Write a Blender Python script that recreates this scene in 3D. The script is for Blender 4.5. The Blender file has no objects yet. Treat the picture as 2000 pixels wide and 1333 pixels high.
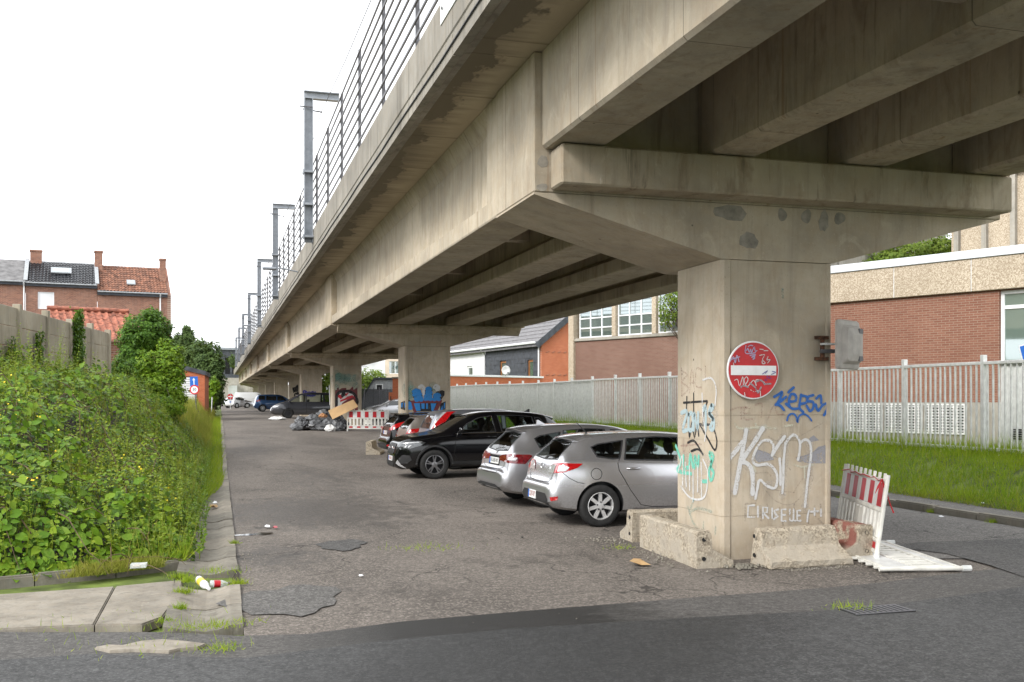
import bpy, bmesh, math, random
import numpy as np
from mathutils import Vector, Matrix
from mathutils.bvhtree import BVHTree
from mathutils.geometry import tessellate_polygon

# ------------------------------------------------------------------ camera, sky, sun, exposure
SC = bpy.context.scene
COL = SC.collection
CAM_H = 1.95
YAW = math.atan(573 / 1944.0)
camd = bpy.data.cameras.new("camera")
camd.lens = 35.0; camd.sensor_width = 36.0
camd.shift_y = (776 - 666.5) / 2000.0
camd.clip_end = 3000.0; camd.clip_start = 0.05
cam = bpy.data.objects.new("camera", camd)
cam.location = (0, 0, CAM_H); cam.rotation_euler = (math.pi / 2, 0, -YAW)
COL.objects.link(cam); SC.camera = cam

SUN_EL, SUN_AZ = math.radians(38), math.radians(-120)   # azimuth from +Y towards +X
wd = bpy.data.worlds.new("World"); SC.world = wd; wd.use_nodes = True
wn = wd.node_tree; wn.nodes.clear()
sky = wn.nodes.new("ShaderNodeTexSky"); sky.sky_type = 'NISHITA'; sky.sun_disc = False
sky.sun_elevation = SUN_EL; sky.sun_rotation = SUN_AZ; sky.dust_density = 6.0; sky.air_density = 1.0
hs = wn.nodes.new("ShaderNodeHueSaturation"); hs.inputs["Saturation"].default_value = 0.12
mx = wn.nodes.new("ShaderNodeMixRGB"); mx.inputs[0].default_value = 0.86     # cloud cover
mx.inputs[2].default_value = (11.6, 11.9, 12.3, 1)
bg = wn.nodes.new("ShaderNodeBackground"); bg.inputs["Strength"].default_value = 0.095
wo = wn.nodes.new("ShaderNodeOutputWorld")
wn.links.new(sky.outputs[0], hs.inputs["Color"]); wn.links.new(hs.outputs[0], mx.inputs[1])
wn.links.new(mx.outputs[0], bg.inputs[0]); wn.links.new(bg.outputs[0], wo.inputs[0])
sund = bpy.data.lights.new("sun", 'SUN'); sund.energy = 1.5; sund.angle = math.radians(20); sund.color = (1.0, 0.96, 0.9)
sun = bpy.data.objects.new("sun", sund)
sd = Vector((math.sin(SUN_AZ) * math.cos(SUN_EL), math.cos(SUN_AZ) * math.cos(SUN_EL), math.sin(SUN_EL)))
sun.rotation_euler = sd.to_track_quat('Z', 'Y').to_euler(); sun.location = (-20, 10, 40); COL.objects.link(sun)
SC.view_settings.view_transform = 'Standard'; SC.view_settings.look = 'None'
SC.view_settings.exposure = 1.08; SC.view_settings.gamma = 1.0; SC.view_settings.use_curve_mapping = False
SC.cycles.max_bounces = 8; SC.cycles.diffuse_bounces = 5; SC.cycles.transparent_max_bounces = 12

R = random.Random(7)
NR = np.random.default_rng(11)

# ------------------------------------------------------------------ survey helpers
FPX = 1944.0; HY = 776.0
_c, _s = math.cos(YAW), math.sin(YAW)
def ray(px, py):
    a = (px - 1000.0) / FPX
    return Vector((a * _c + _s, -a * _s + _c, (HY - py) / FPX))
def P(px, py, d):                      # a surveyed point: picture bearing and distance in metres
    return Vector((0, 0, CAM_H)) + ray(px, py) * d
def G(px, py, z=0.0):
    r = ray(px, py); return Vector((0, 0, CAM_H)) + r * ((z - CAM_H) / r.z)
def onY(px, py, y):
    r = ray(px, py); return Vector((0, 0, CAM_H)) + r * (y / r.y)
def onX(px, py, x):
    r = ray(px, py); return Vector((0, 0, CAM_H)) + r * (x / r.x)
def sm(t):
    t = min(1.0, max(0.0, t)); return t * t * (3 - 2 * t)
def gz(y):
    return 0.55 * sm((y - 18) / 54.0)

# ------------------------------------------------------------------ object helpers
def tag(o, label=None, cat=None, group=None, kind=None):
    if label: o["label"] = label
    if cat: o["category"] = cat
    if group: o["group"] = group
    if kind: o["kind"] = kind
    return o
def thing(name, label, cat, loc=(0, 0, 0), rz=0.0, group=None):
    o = bpy.data.objects.new(name, None); o.location = loc; o.rotation_euler = (0, 0, rz)
    o.empty_display_size = 0.2; COL.objects.link(o)
    return tag(o, label, cat, group)
def adopt(o, parent, local=False):
    if parent is not None:
        o.parent = parent
        if not local:
            m = Matrix.Identity(4); q = parent
            chain = []
            while q is not None:
                chain.append(q); q = q.parent
            for q in reversed(chain):
                m = m @ q.matrix_parent_inverse @ q.matrix_basis if q.parent else q.matrix_basis.copy()
            o.matrix_parent_inverse = m.inverted()
    return o
def mesh(name, vs, fs, mat, smooth=False):
    me = bpy.data.meshes.new(name)
    me.from_pydata([tuple(v) for v in vs], [], fs)
    for m in (mat if isinstance(mat, (list, tuple)) else [mat]): me.materials.append(m)
    if smooth: me.polygons.foreach_set("use_smooth", [True] * len(me.polygons))
    me.update(); return me
def obj(name, vs, fs, mat, parent=None, smooth=False, local=False):
    o = bpy.data.objects.new(name, mesh(name, vs, fs, mat, smooth)); COL.objects.link(o)
    return adopt(o, parent, local)
def link(name, me, parent=None, local=False, loc=None, rot=None, scale=None):
    o = bpy.data.objects.new(name, me); COL.objects.link(o)
    if loc is not None: o.location = loc
    if rot is not None: o.rotation_euler = rot
    if scale is not None: o.scale = scale
    return adopt(o, parent, local)
def bobj(name, bm, mat, parent=None, smooth=False, local=False):
    me = bpy.data.meshes.new(name); bm.to_mesh(me); bm.free()
    for m in (mat if isinstance(mat, (list, tuple)) else [mat]): me.materials.append(m)
    if smooth: me.polygons.foreach_set("use_smooth", [True] * len(me.polygons))
    o = bpy.data.objects.new(name, me); COL.objects.link(o)
    return adopt(o, parent, local)
def np_obj(name, V, F, mat, parent=None, smooth=False):
    """V (n,3) floats, F (m,k) ints"""
    me = bpy.data.meshes.new(name); m, k = F.shape
    me.vertices.add(len(V)); me.vertices.foreach_set("co", np.asarray(V, np.float32).ravel())
    me.loops.add(m * k); me.loops.foreach_set("vertex_index", F.astype(np.int32).ravel())
    me.polygons.add(m); me.polygons.foreach_set("loop_start", np.arange(0, m * k, k, dtype=np.int32))
    for q in (mat if isinstance(mat, (list, tuple)) else [mat]): me.materials.append(q)
    if smooth: me.polygons.foreach_set("use_smooth", np.ones(m, bool))
    me.update(calc_edges=True)
    o = bpy.data.objects.new(name, me); COL.objects.link(o); return adopt(o, parent)

class MB:
    """collects simple shapes into one mesh"""
    def __init__(s): s.v = []; s.f = []
    def add(s, vs, fs):
        b = len(s.v); s.v += [Vector(v) for v in vs]; s.f += [tuple(i + b for i in f) for f in fs]; return s
    def box(s, x0, x1, y0, y1, z0, z1):
        return s.add([(x0, y0, z0), (x1, y0, z0), (x1, y1, z0), (x0, y1, z0), (x0, y0, z1), (x1, y0, z1), (x1, y1, z1), (x0, y1, z1)],
                     [(3, 2, 1, 0), (4, 5, 6, 7), (0, 1, 5, 4), (1, 2, 6, 5), (2, 3, 7, 6), (3, 0, 4, 7)])
    def cbox(s, x0, x1, y0, y1, z0, z1, c=0.01):
        bm = bmesh.new(); r = bmesh.ops.create_cube(bm, size=1.0)
        for v in bm.verts:
            v.co = Vector(((x0 + x1) / 2 + v.co.x * (x1 - x0), (y0 + y1) / 2 + v.co.y * (y1 - y0), (z0 + z1) / 2 + v.co.z * (z1 - z0)))
        bmesh.ops.bevel(bm, geom=bm.edges[:], offset=c, segments=1, affect='EDGES')
        bm.verts.index_update(); s.add([v.co.copy() for v in bm.verts], [[v.index for v in f.verts] for f in bm.faces]); bm.free(); return s
    def beam(s, a, b, w, h, up=(0, 0, 1)):
        a, b = Vector(a), Vector(b); d = (b - a).normalized(); up = Vector(up)
        x = d.cross(up)
        if x.length < 1e-4: x = d.cross(Vector((1, 0, 0)))
        x.normalize(); y = x.cross(d)
        q = [(-w / 2, -h / 2), (w / 2, -h / 2), (w / 2, h / 2), (-w / 2, h / 2)]
        return s.add([p + x * i + y * j for p in (a, b) for i, j in q],
                     [(0, 1, 2, 3), (7, 6, 5, 4), (0, 4, 5, 1), (1, 5, 6, 2), (2, 6, 7, 3), (3, 7, 4, 0)])
    def tube(s, pts, r, n=6, closed=False, cap=True):
        pts = [Vector(p) for p in pts]; rr = r if isinstance(r, (list, tuple)) else [r] * len(pts)
        b = len(s.v); m = len(pts)
        for i, p in enumerate(pts):
            d = (pts[min(i + 1, m - 1)] - pts[max(i - 1, 0)]).normalized()
            u = d.cross(Vector((0, 0, 1)))
            if u.length < 1e-3: u = d.cross(Vector((1, 0, 0)))
            u.normalize(); w = d.cross(u)
            for k in range(n):
                a = 2 * math.pi * k / n; s.v.append(p + (u * math.cos(a) + w * math.sin(a)) * rr[i])
        for i in range(m - 1):
            for k in range(n):
                s.f.append((b + i * n + k, b + i * n + (k + 1) % n, b + (i + 1) * n + (k + 1) % n, b + (i + 1) * n + k))
        if cap: s.f.append(tuple(b + k for k in range(n))[::-1]); s.f.append(tuple(b + (m - 1) * n + k for k in range(n)))
        return s
    def prism(s, poly, ext):
        """poly: list of 3-D points, ext: vector"""
        n = len(poly); e = Vector(ext); poly = [Vector(p) for p in poly]
        return s.add(poly + [p + e for p in poly], [tuple(range(n))[::-1], tuple(range(n, 2 * n))] +
                     [(i, (i + 1) % n, n + (i + 1) % n, n + i) for i in range(n)])
    def lathe(s, prof, n=24, axis='Z', o=(0, 0, 0)):
        b = len(s.v); o = Vector(o)
        for r, z in prof:
            for k in range(n):
                a = 2 * math.pi * k / n; p = (r * math.cos(a), r * math.sin(a), z)
                if axis == 'Y': p = (p[0], p[2], p[1])
                if axis == 'X': p = (p[2], p[0], p[1])
                s.v.append(o + Vector(p))
        for i in range(len(prof) - 1):
            for k in range(n):
                s.f.append((b + i * n + k, b + i * n + (k + 1) % n, b + (i + 1) * n + (k + 1) % n, b + (i + 1) * n + k))
        return s
    def fan(s, pts):
        return s.add(pts, [tuple(range(len(pts)))])
    def build(s, name, mat, parent=None, smooth=False, local=False):
        o = obj(name, s.v, s.f, mat, parent, smooth, local)
        bm = bmesh.new(); bm.from_mesh(o.data); bmesh.ops.recalc_face_normals(bm, faces=bm.faces); bm.to_mesh(o.data); bm.free()
        return o

def catmull(pts, n=6, closed=False):
    pts = [Vector(p) for p in pts]; out = []; m = len(pts)
    for i in range(m if closed else m - 1):
        if closed: p0, p1, p2, p3 = pts[i - 1], pts[i], pts[(i + 1) % m], pts[(i + 2) % m]
        else: p0, p1, p2, p3 = pts[max(i - 1, 0)], pts[i], pts[i + 1], pts[min(i + 2, m - 1)]
        for k in range(n):
            t = k / n
            out.append(0.5 * ((2 * p1) + (p2 - p0) * t + (2 * p0 - 5 * p1 + 4 * p2 - p3) * t * t + (3 * p1 - p0 - 3 * p2 + p3) * t ** 3))
    if not closed: out.append(pts[-1])
    return out

def text_mesh(txt, size, mat):
    cu = bpy.data.curves.new("lettering", 'FONT'); cu.body = txt; cu.size = size; cu.align_x = 'CENTER'; cu.align_y = 'CENTER'
    o = bpy.data.objects.new("lettering", cu); COL.objects.link(o)
    dg = bpy.context.evaluated_depsgraph_get(); me = bpy.data.meshes.new_from_object(o.evaluated_get(dg))
    bpy.data.objects.remove(o); bpy.data.curves.remove(cu)
    me.materials.clear(); me.materials.append(mat); return me

# ------------------------------------------------------------------ material helpers
class NT:
    def __init__(s, name):
        s.m = bpy.data.materials.new(name); s.m.use_nodes = True; s.t = s.m.node_tree; s.t.nodes.clear()
        s.out = s.t.nodes.new("ShaderNodeOutputMaterial"); s.b = s.t.nodes.new("ShaderNodeBsdfPrincipled")
        s.t.links.new(s.b.outputs[0], s.out.inputs[0])
    def set(s, sock, v):
        if isinstance(v, bpy.types.NodeSocket): s.t.links.new(v, sock)
        elif isinstance(v, (tuple, list)):
            if len(v) == 3 and sock.type == 'RGBA': v = (*v, 1)
            sock.default_value = v
        else: sock.default_value = v
    def n(s, t, _ins=None, **kw):
        nd = s.t.nodes.new("ShaderNode" + t)
        for k, v in kw.items(): setattr(nd, k, v)
        for k, v in (_ins or {}).items(): s.set(nd.inputs[k], v)
        return nd
    def pos(s, scale=(1, 1, 1), obj=False, rot=(0, 0, 0)):
        src = s.n("TexCoord").outputs["Object"] if obj else s.n("NewGeometry").outputs["Position"]
        return s.n("Mapping", {"Vector": src, "Scale": scale, "Rotation": rot}).outputs[0]
    def noise(s, vec, scale=5, detail=4, rough=0.55, dist=0.0):
        return s.n("TexNoise", {"Vector": vec, "Scale": scale, "Detail": detail, "Roughness": rough, "Distortion": dist}).outputs["Fac"]
    def ramp(s, f, a, b, va=0.0, vb=1.0):
        r = s.n("MapRange", {0: f, 1: a, 2: b, 3: va, 4: vb}); r.clamp = True; return r.outputs[0]
    def math(s, op, a, b=0.0, c=0.0):
        return s.n("Math", {0: a, 1: b, 2: c}, operation=op).outputs[0]
    def mix(s, f, a, b, mode='MIX'):
        nd = s.n("MixRGB", {0: f, 1: a, 2: b}, blend_type=mode); return nd.outputs[0]
    def bump(s, h, strength=0.3, dist=0.01):
        s.set(s.b.inputs["Normal"], s.n("Bump", {"Height": h, "Strength": strength, "Distance": dist}).outputs[0])
    def p(s, col=None, rough=None, metal=None, spec=None):
        for k, v in (("Base Color", col), ("Roughness", rough), ("Metallic", metal), ("Specular IOR Level", spec)):
            if v is not None: s.set(s.b.inputs[k], v)
        return s.m

def plain(name, col, rough=0.6, metal=0.0, spec=0.4, vary=0.12, scale=8.0, coat=0.0):
    q = NT(name); v = q.noise(q.pos(), scale, 5)
    dk = tuple(c * (1 - vary * 2) for c in col); lt = tuple(min(1, c * (1 + vary)) for c in col)
    c = q.mix(q.ramp(v, 0.3, 0.7), dk, lt)
    q.p(c, q.ramp(v, 0.2, 0.8, rough * 0.88, min(1, rough * 1.1)), metal, spec)
    if coat: q.b.inputs["Coat Weight"].default_value = coat; q.b.inputs["Coat Roughness"].default_value = 0.04
    return q.m

def concrete(name, col=(0.36, 0.315, 0.25), dirt=0.5, streak=0.5, grain=0.25, dark=(0.075, 0.066, 0.052), sz=1.0, seam=0, drip=0.0):
    q = NT(name); P0 = q.pos()
    big = q.noise(P0, 0.55 * sz, 6, 0.6, 0.4)
    st = q.noise(q.pos((2.6 * sz, 2.6 * sz, 0.30)), 1.0, 6, 0.68, 0.8)
    st2 = q.noise(q.pos((22 * sz, 22 * sz, 0.5)), 1.0, 3, 0.6)
    fine = q.noise(P0, 38, 5, 0.7)
    mid = q.noise(P0, 5.5 * sz, 5, 0.6)
    c = q.mix(q.ramp(big, 0.34, 0.66), tuple(x * 0.66 for x in col), tuple(min(1, x * 1.12) for x in col))
    c = q.mix(q.ramp(mid, 0.42, 0.62, 0, 0.35), c, tuple(x * y for x, y in zip(col, (0.86, 0.78, 0.68))))
    blot = q.noise(q.pos((1.0, 1.0, 0.6)), 1.9 * sz, 7, 0.7, 1.2)
    c = q.mix(q.ramp(blot, 0.56, 0.68, 0, 0.30), c, tuple(x * 0.62 for x in col))
    c = q.mix(q.ramp(blot, 0.42, 0.34, 0, 0.30), c, tuple(min(1, x * 1.25 + 0.02) for x in col))
    c = q.mix(q.math('MULTIPLY', q.ramp(st, 0.5, 0.74), dirt), c, dark)
    pv = q.n("TexVoronoi", {"Vector": P0, "Scale": 2.6 * sz}); c = q.mix(q.math('MULTIPLY', q.ramp(pv.outputs["Distance"], 0.05, 0.03), q.math('GREATER_THAN', q.n("SeparateXYZ", {0: pv.outputs["Color"]}).outputs[0], 0.55)), c, tuple(x * 0.25 for x in col))
    if drip:
        d1 = q.noise(q.pos((26, 26, 3.0)), 1.0, 4, 0.7); d2 = q.noise(q.pos((3.2, 3.2, 0.9)), 1.0, 6, 0.7, 0.7); d3 = q.noise(q.pos((9, 9, 0.8)), 1.0, 5, 0.7, 0.4)
        c = q.mix(q.ramp(d2, 0.52, 0.66, 0, 0.55 * drip), c, (0.15, 0.095, 0.055)); c = q.mix(q.ramp(d3, 0.58, 0.68, 0, 0.6 * drip), c, (0.06, 0.05, 0.038)); c = q.mix(q.ramp(d1, 0.66, 0.72, 0, 0.6 * drip), c, (0.58, 0.54, 0.47))
    if seam:
        yy = q.n("SeparateXYZ", {0: P0}).outputs[1]; fr = q.math('FRACT', q.math('DIVIDE', yy, seam))
        c = q.mix(q.math('MULTIPLY', q.math('LESS_THAN', fr, 0.014 / seam), 0.65), c, dark)
        rust = q.noise(q.pos((9, 9, 0.15)), 1.0, 3, 0.5); c = q.mix(q.ramp(rust, 0.66, 0.74, 0, 0.45), c, (0.20, 0.10, 0.04))
    c = q.mix(q.math('MULTIPLY', q.ramp(st2, 0.56, 0.72), streak * q_one(0.5)), c, tuple(x * 1.9 for x in dark))
    c = q.mix(q.ramp(fine, 0.62, 0.75, 0, grain * 1.6), c, tuple(x * 0.45 for x in col))
    c = q.mix(q.ramp(fine, 0.38, 0.28, 0, grain), c, tuple(min(1, x * 1.3) for x in col))
    q.bump(q.math('ADD', q.math('MULTIPLY', fine, 0.5), q.math('MULTIPLY', mid, 0.8)), 0.35, 0.012)
    return q.p(c, 0.88, 0, 0.25)
def q_one(x): return x

def brick_mat(name, c1, c2, mortar, sc=1.0, axis='XZ', rot=0.0, w=0.22, h=0.065, vary=0.5):
    q = NT(name)
    src = q.n("TexCoord").outputs["Object"]
    sep = q.n("SeparateXYZ", {0: src}); cmb = q.n("CombineXYZ", {0: sep.outputs[0] if axis == 'XZ' else sep.outputs[1], 1: sep.outputs[2], 2: 0.0})
    bt = q.n("TexBrick", {"Vector": cmb.outputs[0], "Color1": c1, "Color2": c2, "Mortar": mortar, "Scale": 1.0, "Mortar Size": 0.006,
                          "Mortar Smooth": 0.2, "Brick Width": w, "Row Height": h, "Bias": 0.0})
    n1 = q.noise(src, 0.7, 5); n2 = q.noise(cmb.outputs[0], 30, 3)
    c = q.mix(q.ramp(n1, 0.3, 0.7, 0.0, 0.45), bt.outputs["Color"], tuple(x * 0.62 for x in c1), 'MIX')
    c = q.mix(q.ramp(n2, 0.5, 0.8, 0, vary), c, tuple(x * 0.5 for x in c2))
    q.bump(bt.outputs["Fac"], -0.4, 0.008)
    return q.p(c, 0.9, 0, 0.2)
# ------------------------------------------------------------------ shared materials
M = {}
M['conc'] = concrete("viaduct_concrete", (0.46, 0.40, 0.312), 0.25, 0.3, 0.4, seam=2.37, drip=0.4)
M['conc_pier'] = concrete("pier_concrete", (0.48, 0.415, 0.325), 0.25, 0.3, 0.55, drip=0.25)
M['conc_dark'] = concrete("girder_concrete_stained", (0.48, 0.41, 0.31), 0.45, 0.5, 0.35, seam=3.1, drip=0.6)
M['conc_ledge'] = concrete("ledge_concrete_streaked", (0.45, 0.385, 0.295), 0.25, 0.3, 0.4, drip=0.8)
M['conc_par'] = concrete("parapet_concrete_weathered", (0.29, 0.27, 0.235), 0.75, 0.8, 0.6)
M['conc_grey'] = concrete("grey_concrete", (0.36, 0.34, 0.30), 0.3, 0.3, 0.6, sz=2.0)
M['conc_wall'] = concrete("panel_wall_concrete", (0.40, 0.36, 0.285), 0.45, 0.5, 0.3)
M['patch'] = plain("mortar_patch", (0.285, 0.262, 0.225), 0.9, vary=0.2, scale=9)
M['steel'] = plain("painted_steel_grey", (0.27, 0.29, 0.32), 0.5, 0.2)
M['rail'] = plain("railing_steel_dark", (0.12, 0.12, 0.13), 0.5, 0.3)
M['galv'] = plain("galvanised_steel", (0.66, 0.67, 0.655), 0.55, 0.1, vary=0.1)
M['white_paint'] = plain("white_paint", (0.72, 0.72, 0.71), 0.5)
M['black'] = plain("matt_black", (0.012, 0.012, 0.013), 0.6)
M['rust'] = plain("rusty_steel", (0.11, 0.05, 0.028), 0.85, 0.1, vary=0.4, scale=30)

def deck_mat():
    q = NT("deck_soffit_concrete"); p = q.pos()
    sx = q.n("SeparateXYZ", {0: p})
    big = q.noise(q.pos((1.0, 0.35, 1)), 0.8, 6, 0.6); st = q.noise(q.pos((0.5, 5.0, 1)), 1.0, 5, 0.6); fine = q.noise(p, 40, 4)
    bl = q.noise(q.pos((1.2, 0.7, 1)), 1.0, 5, 0.65)
    c = q.mix(q.ramp(big, 0.3, 0.7), (0.38, 0.31, 0.22), (0.48, 0.405, 0.30))
    edge = q.ramp(q.math('ADD', sx.outputs[0], q.math('MULTIPLY', st, -1.1)), 2.3, 2.75, 1.0, 0.0)      # water stain creeping in from the drip edge
    edge2 = q.ramp(q.math('ADD', sx.outputs[0], q.math('MULTIPLY', bl, -1.8)), 1.98, 2.08, 1.0, 0.0)
    c = q.mix(q.math('MULTIPLY', q.math('MAXIMUM', edge2, q.math('MULTIPLY', edge, 0.8)), 0.7), c, (0.06, 0.053, 0.04))
    line = q.n("TexWave", {"Vector": p, "Scale": 0.15, "Distortion": 0.0}, wave_type='BANDS', bands_direction='Y', wave_profile='SAW').outputs["Fac"]
    c = q.mix(q.ramp(line, 0.965, 1.0, 0, 0.6), c, (0.1, 0.085, 0.06))
    q.bump(fine, 0.3, 0.01); return q.p(c, 0.9, 0, 0.2)
M['deck'] = deck_mat()

def asphalt(name, col, rough=0.9, patchy=0.35, crack=0.5, speck=0.5, wet=None):
    q = NT(name); p = q.pos()
    big = q.noise(q.pos((1, 0.45, 1)), 0.42, 6, 0.6, 0.6); mid = q.noise(p, 2.6, 6, 0.62); sp = q.noise(p, 46, 5, 0.8); vo = q.n("TexVoronoi", {"Vector": p, "Scale": 58.0}); sp2 = vo.outputs["Distance"]; vc = q.n("SeparateXYZ", {0: vo.outputs["Color"]}).outputs[0]
    c = q.mix(q.ramp(big, 0.35, 0.66), tuple(x * (1 - patchy * 1.2) for x in col), tuple(x * (1 + patchy * 0.6) for x in col))
    c = q.mix(q.ramp(mid, 0.35, 0.7, 0, 0.45), c, tuple(x * 0.72 for x in col))
    m2 = q.noise(p, 14, 5, 0.7); c = q.mix(q.ramp(m2, 0.5, 0.64, 0, 0.7), c, tuple(x * 0.5 for x in col)); c = q.mix(q.ramp(m2, 0.48, 0.34, 0, 0.6), c, tuple(min(1, x * 1.5) for x in col))
    c = q.mix(q.ramp(sp, 0.52, 0.72, 0, speck), c, tuple(min(1, x * 2.1) for x in col))
    c = q.mix(q.ramp(sp, 0.46, 0.30, 0, speck), c, tuple(x * 0.42 for x in col))
    c = q.mix(q.ramp(vc, 0.72, 0.95, 0, speck * 1.1), c, tuple(min(1, x * 1.9) for x in col)); c = q.mix(q.ramp(vc, 0.28, 0.05, 0, speck * 1.1), c, tuple(x * 0.45 for x in col))
    r = rough
    if crack:
        pd = q.n("VectorMath", {0: p, 1: q.n("VectorMath", {0: q.n("TexNoise", {"Vector": p, "Scale": 1.6, "Detail": 5.0}).outputs["Color"], "Scale": 0.9}, operation='SCALE').outputs[0]}, operation='ADD').outputs[0]
        v = q.n("TexVoronoi", {"Vector": pd, "Scale": 0.75}, feature='DISTANCE_TO_EDGE').outputs["Distance"]
        msk = q.ramp(q.noise(p, 0.5, 3), 0.46, 0.56)
        c = q.mix(q.math('MULTIPLY', q.math('MULTIPLY', q.ramp(v, 0.014, 0.002), msk), crack), c, tuple(x * 0.22 for x in col))
    if wet:
        wm = wet(q, p)
        c = q.mix(q.math('MULTIPLY', wm, 0.92), c, tuple(x * 0.2 for x in col)); r = q.ramp(wm, 0, 1, rough, 0.5)
    q.bump(q.math('ADD', sp, q.math('MULTIPLY', mid, 0.6)), 0.55, 0.012)
    return q.p(c, r, 0, 0.3)
def wet_lane(q, p):
    n = q.noise(q.pos((1.0, 0.55, 1)), 0.9, 6, 0.62)
    s = q.n("SeparateXYZ", {0: p})
    m = q.ramp(q.math('ABSOLUTE', q.math('SUBTRACT', s.outputs[1], 15.5)), 6.0, 2.5)
    n3 = q.noise(q.pos((1.6, 1.0, 1)), 2.2, 7, 0.7); tot = None
    for cx, cy, rx, ry, a in ((1.7, 17.3, 2.3, 3.4, 1.0), (0.7, 12.6, 0.8, 1.6, 0.8), (3.6, 11.3, 1.6, 0.8, 0.55), (2.3, 24, 1.2, 5.5, 0.7), (1.5, 10.0, 1.6, 0.9, 0.5), (6.5, 20.5, 3.0, 1.2, 0.6), (5.5, 14.6, 2.5, 0.8, 0.5), (1.2, 36, 1.0, 9, 0.6)):      # worn and patched areas of the lane
        ex = q.math('POWER', q.math('DIVIDE', q.math('SUBTRACT', s.outputs[0], cx), rx), 2.0); ey = q.math('POWER', q.math('DIVIDE', q.math('SUBTRACT', s.outputs[1], cy), ry), 2.0)
        e = q.math('MULTIPLY', q.ramp(q.math('ADD', ex, ey), 1.3, 0.0), a); tot = e if tot is None else q.math('MAXIMUM', tot, e)
    return q.math('MULTIPLY', q.ramp(q.math('ADD', q.math('MULTIPLY', n3, 0.9), q.math('MULTIPLY', tot, 0.42)), 0.60, 0.82), 0.62)
def wet_strip(q, p):
    s = q.n("SeparateXYZ", {0: p}); n = q.noise(q.pos((2.2, 5, 1)), 1.3, 6, 0.7)
    a = q.ramp(q.math('ADD', s.outputs[0], q.math('MULTIPLY', n, -1.6)), 2.3, 3.3, 1.0, 0.0)
    b = q.ramp(s.outputs[0], 0.3, 1.4); return q.math('MULTIPLY', a, b)
def wet_street(q, p):
    s = q.n("SeparateXYZ", {0: p}); n = q.noise(q.pos((2.5, 5, 1)), 1.0, 7, 0.72)
    t = q.math('ADD', s.outputs[0], q.math('MULTIPLY', q.math('SUBTRACT', s.outputs[1], 7.0), -0.9))
    a = q.ramp(q.math('ADD', t, q.math('MULTIPLY', n, -2.0)), 2.6, 3.9, 1.0, 0.0)
    e = q.ramp(q.math('ADD', t, q.math('MULTIPLY', n, -0.6)), -0.6, 1.0)
    return q.math('MULTIPLY', q.math('MULTIPLY', a, e), 0.6)
M['lane'] = asphalt("lane_asphalt_worn", (0.152, 0.133, 0.116), 0.88, 0.5, 0.9, 0.55, wet_lane)
M['street'] = asphalt("street_asphalt", (0.070, 0.070, 0.070), 0.82, 0.32, 0.3, 0.5, wet_street)
M['strip'] = asphalt("channel_asphalt", (0.09, 0.085, 0.08), 0.8, 0.2, 0.4, 0.4, wet_strip)
M['rlane'] = asphalt("side_road_asphalt_cracked", (0.15, 0.142, 0.133), 0.9, 0.28, 1.0, 0.5)
M['darkpatch'] = asphalt("asphalt_repair", (0.085, 0.082, 0.079), 0.85, 0.25, 0.4, 0.6)
M['rough_patch'] = asphalt("asphalt_repair_old", (0.115, 0.11, 0.104), 0.9, 0.35, 0.6, 0.6)
M['soil'] = plain("bare_soil", (0.028, 0.022, 0.014), 0.95, vary=0.35, scale=6)
M['grassland'] = plain("grass_ground", (0.11, 0.15, 0.026), 0.95, vary=0.35, scale=3)
M['slab'] = concrete("footway_slab_concrete", (0.27, 0.245, 0.205), 0.55, 0.3, 1.0, sz=3.0)
M['chan'] = concrete("channel_concrete_wet", (0.21, 0.195, 0.165), 0.8, 0.5, 0.9, sz=3.0)
M['kerb'] = concrete("kerb_concrete", (0.24, 0.225, 0.19), 0.5, 0.4, 0.5, sz=2.0)

# ------------------------------------------------------------------ ground, roads
def sheet(name, poly, z, mat, parent=None, step=None):
    bm = bmesh.new(); f = bm.faces.new([bm.verts.new((p[0], p[1], 0)) for p in poly])
    if step:
        xs = [p[0] for p in poly]; ys = [p[1] for p in poly]
        for ax, lo, hi in ((0, min(xs), max(xs)), (1, min(ys), max(ys))):
            k = math.floor(lo / step) * step + step
            while k < hi:
                co = Vector((k, 0, 0)) if ax == 0 else Vector((0, k, 0)); no = Vector((1, 0, 0)) if ax == 0 else Vector((0, 1, 0))
                bmesh.ops.bisect_plane(bm, geom=bm.verts[:] + bm.edges[:] + bm.faces[:], plane_co=co, plane_no=no); k += step
    for v in bm.verts: v.co.z = gz(v.co.y) + z + (0.012 * math.sin(v.co.x * 1.3 + 0.7 * v.co.y) * math.sin(v.co.y * 0.9 - v.co.x * 0.6) if step else 0)
    bm.normal_update()
    for ff in bm.faces:
        if ff.normal.z < 0: ff.normal_flip()
    return bobj(name, bm, mat, parent, smooth=True)
xs = [-900, -60, -15, -6, 0.15, 6, 12, 16, 40, 100, 900]; ys = [-300, -20, 0, 10, 18, 24, 30, 36, 42, 48, 54, 60, 66, 72, 110, 250, 1500]
gv = [(x, y, gz(y) - 0.06 + (0.12 if x >= 16 else 0)) for y in ys for x in xs]; nx = len(xs)
gf = [(j * nx + i, j * nx + i + 1, (j + 1) * nx + i + 1, (j + 1) * nx + i) for j in range(len(ys) - 1) for i in range(nx - 1)]
tag(obj("ground", gv, gf, M['grassland']), kind="structure")
lane = sheet("lane", [(0.2, 7.2), (11.4, 7.6), (11.4, 175), (0.3, 175)], 0.0, M['lane'], step=1.2); tag(lane, kind="structure")
side = sheet("side_road", [(7.75, 10.1), (11.42, 9.3), (11.42, 60), (8.6, 60)], 0.009, M['rlane'], step=1.2); tag(side, kind="structure")
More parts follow.
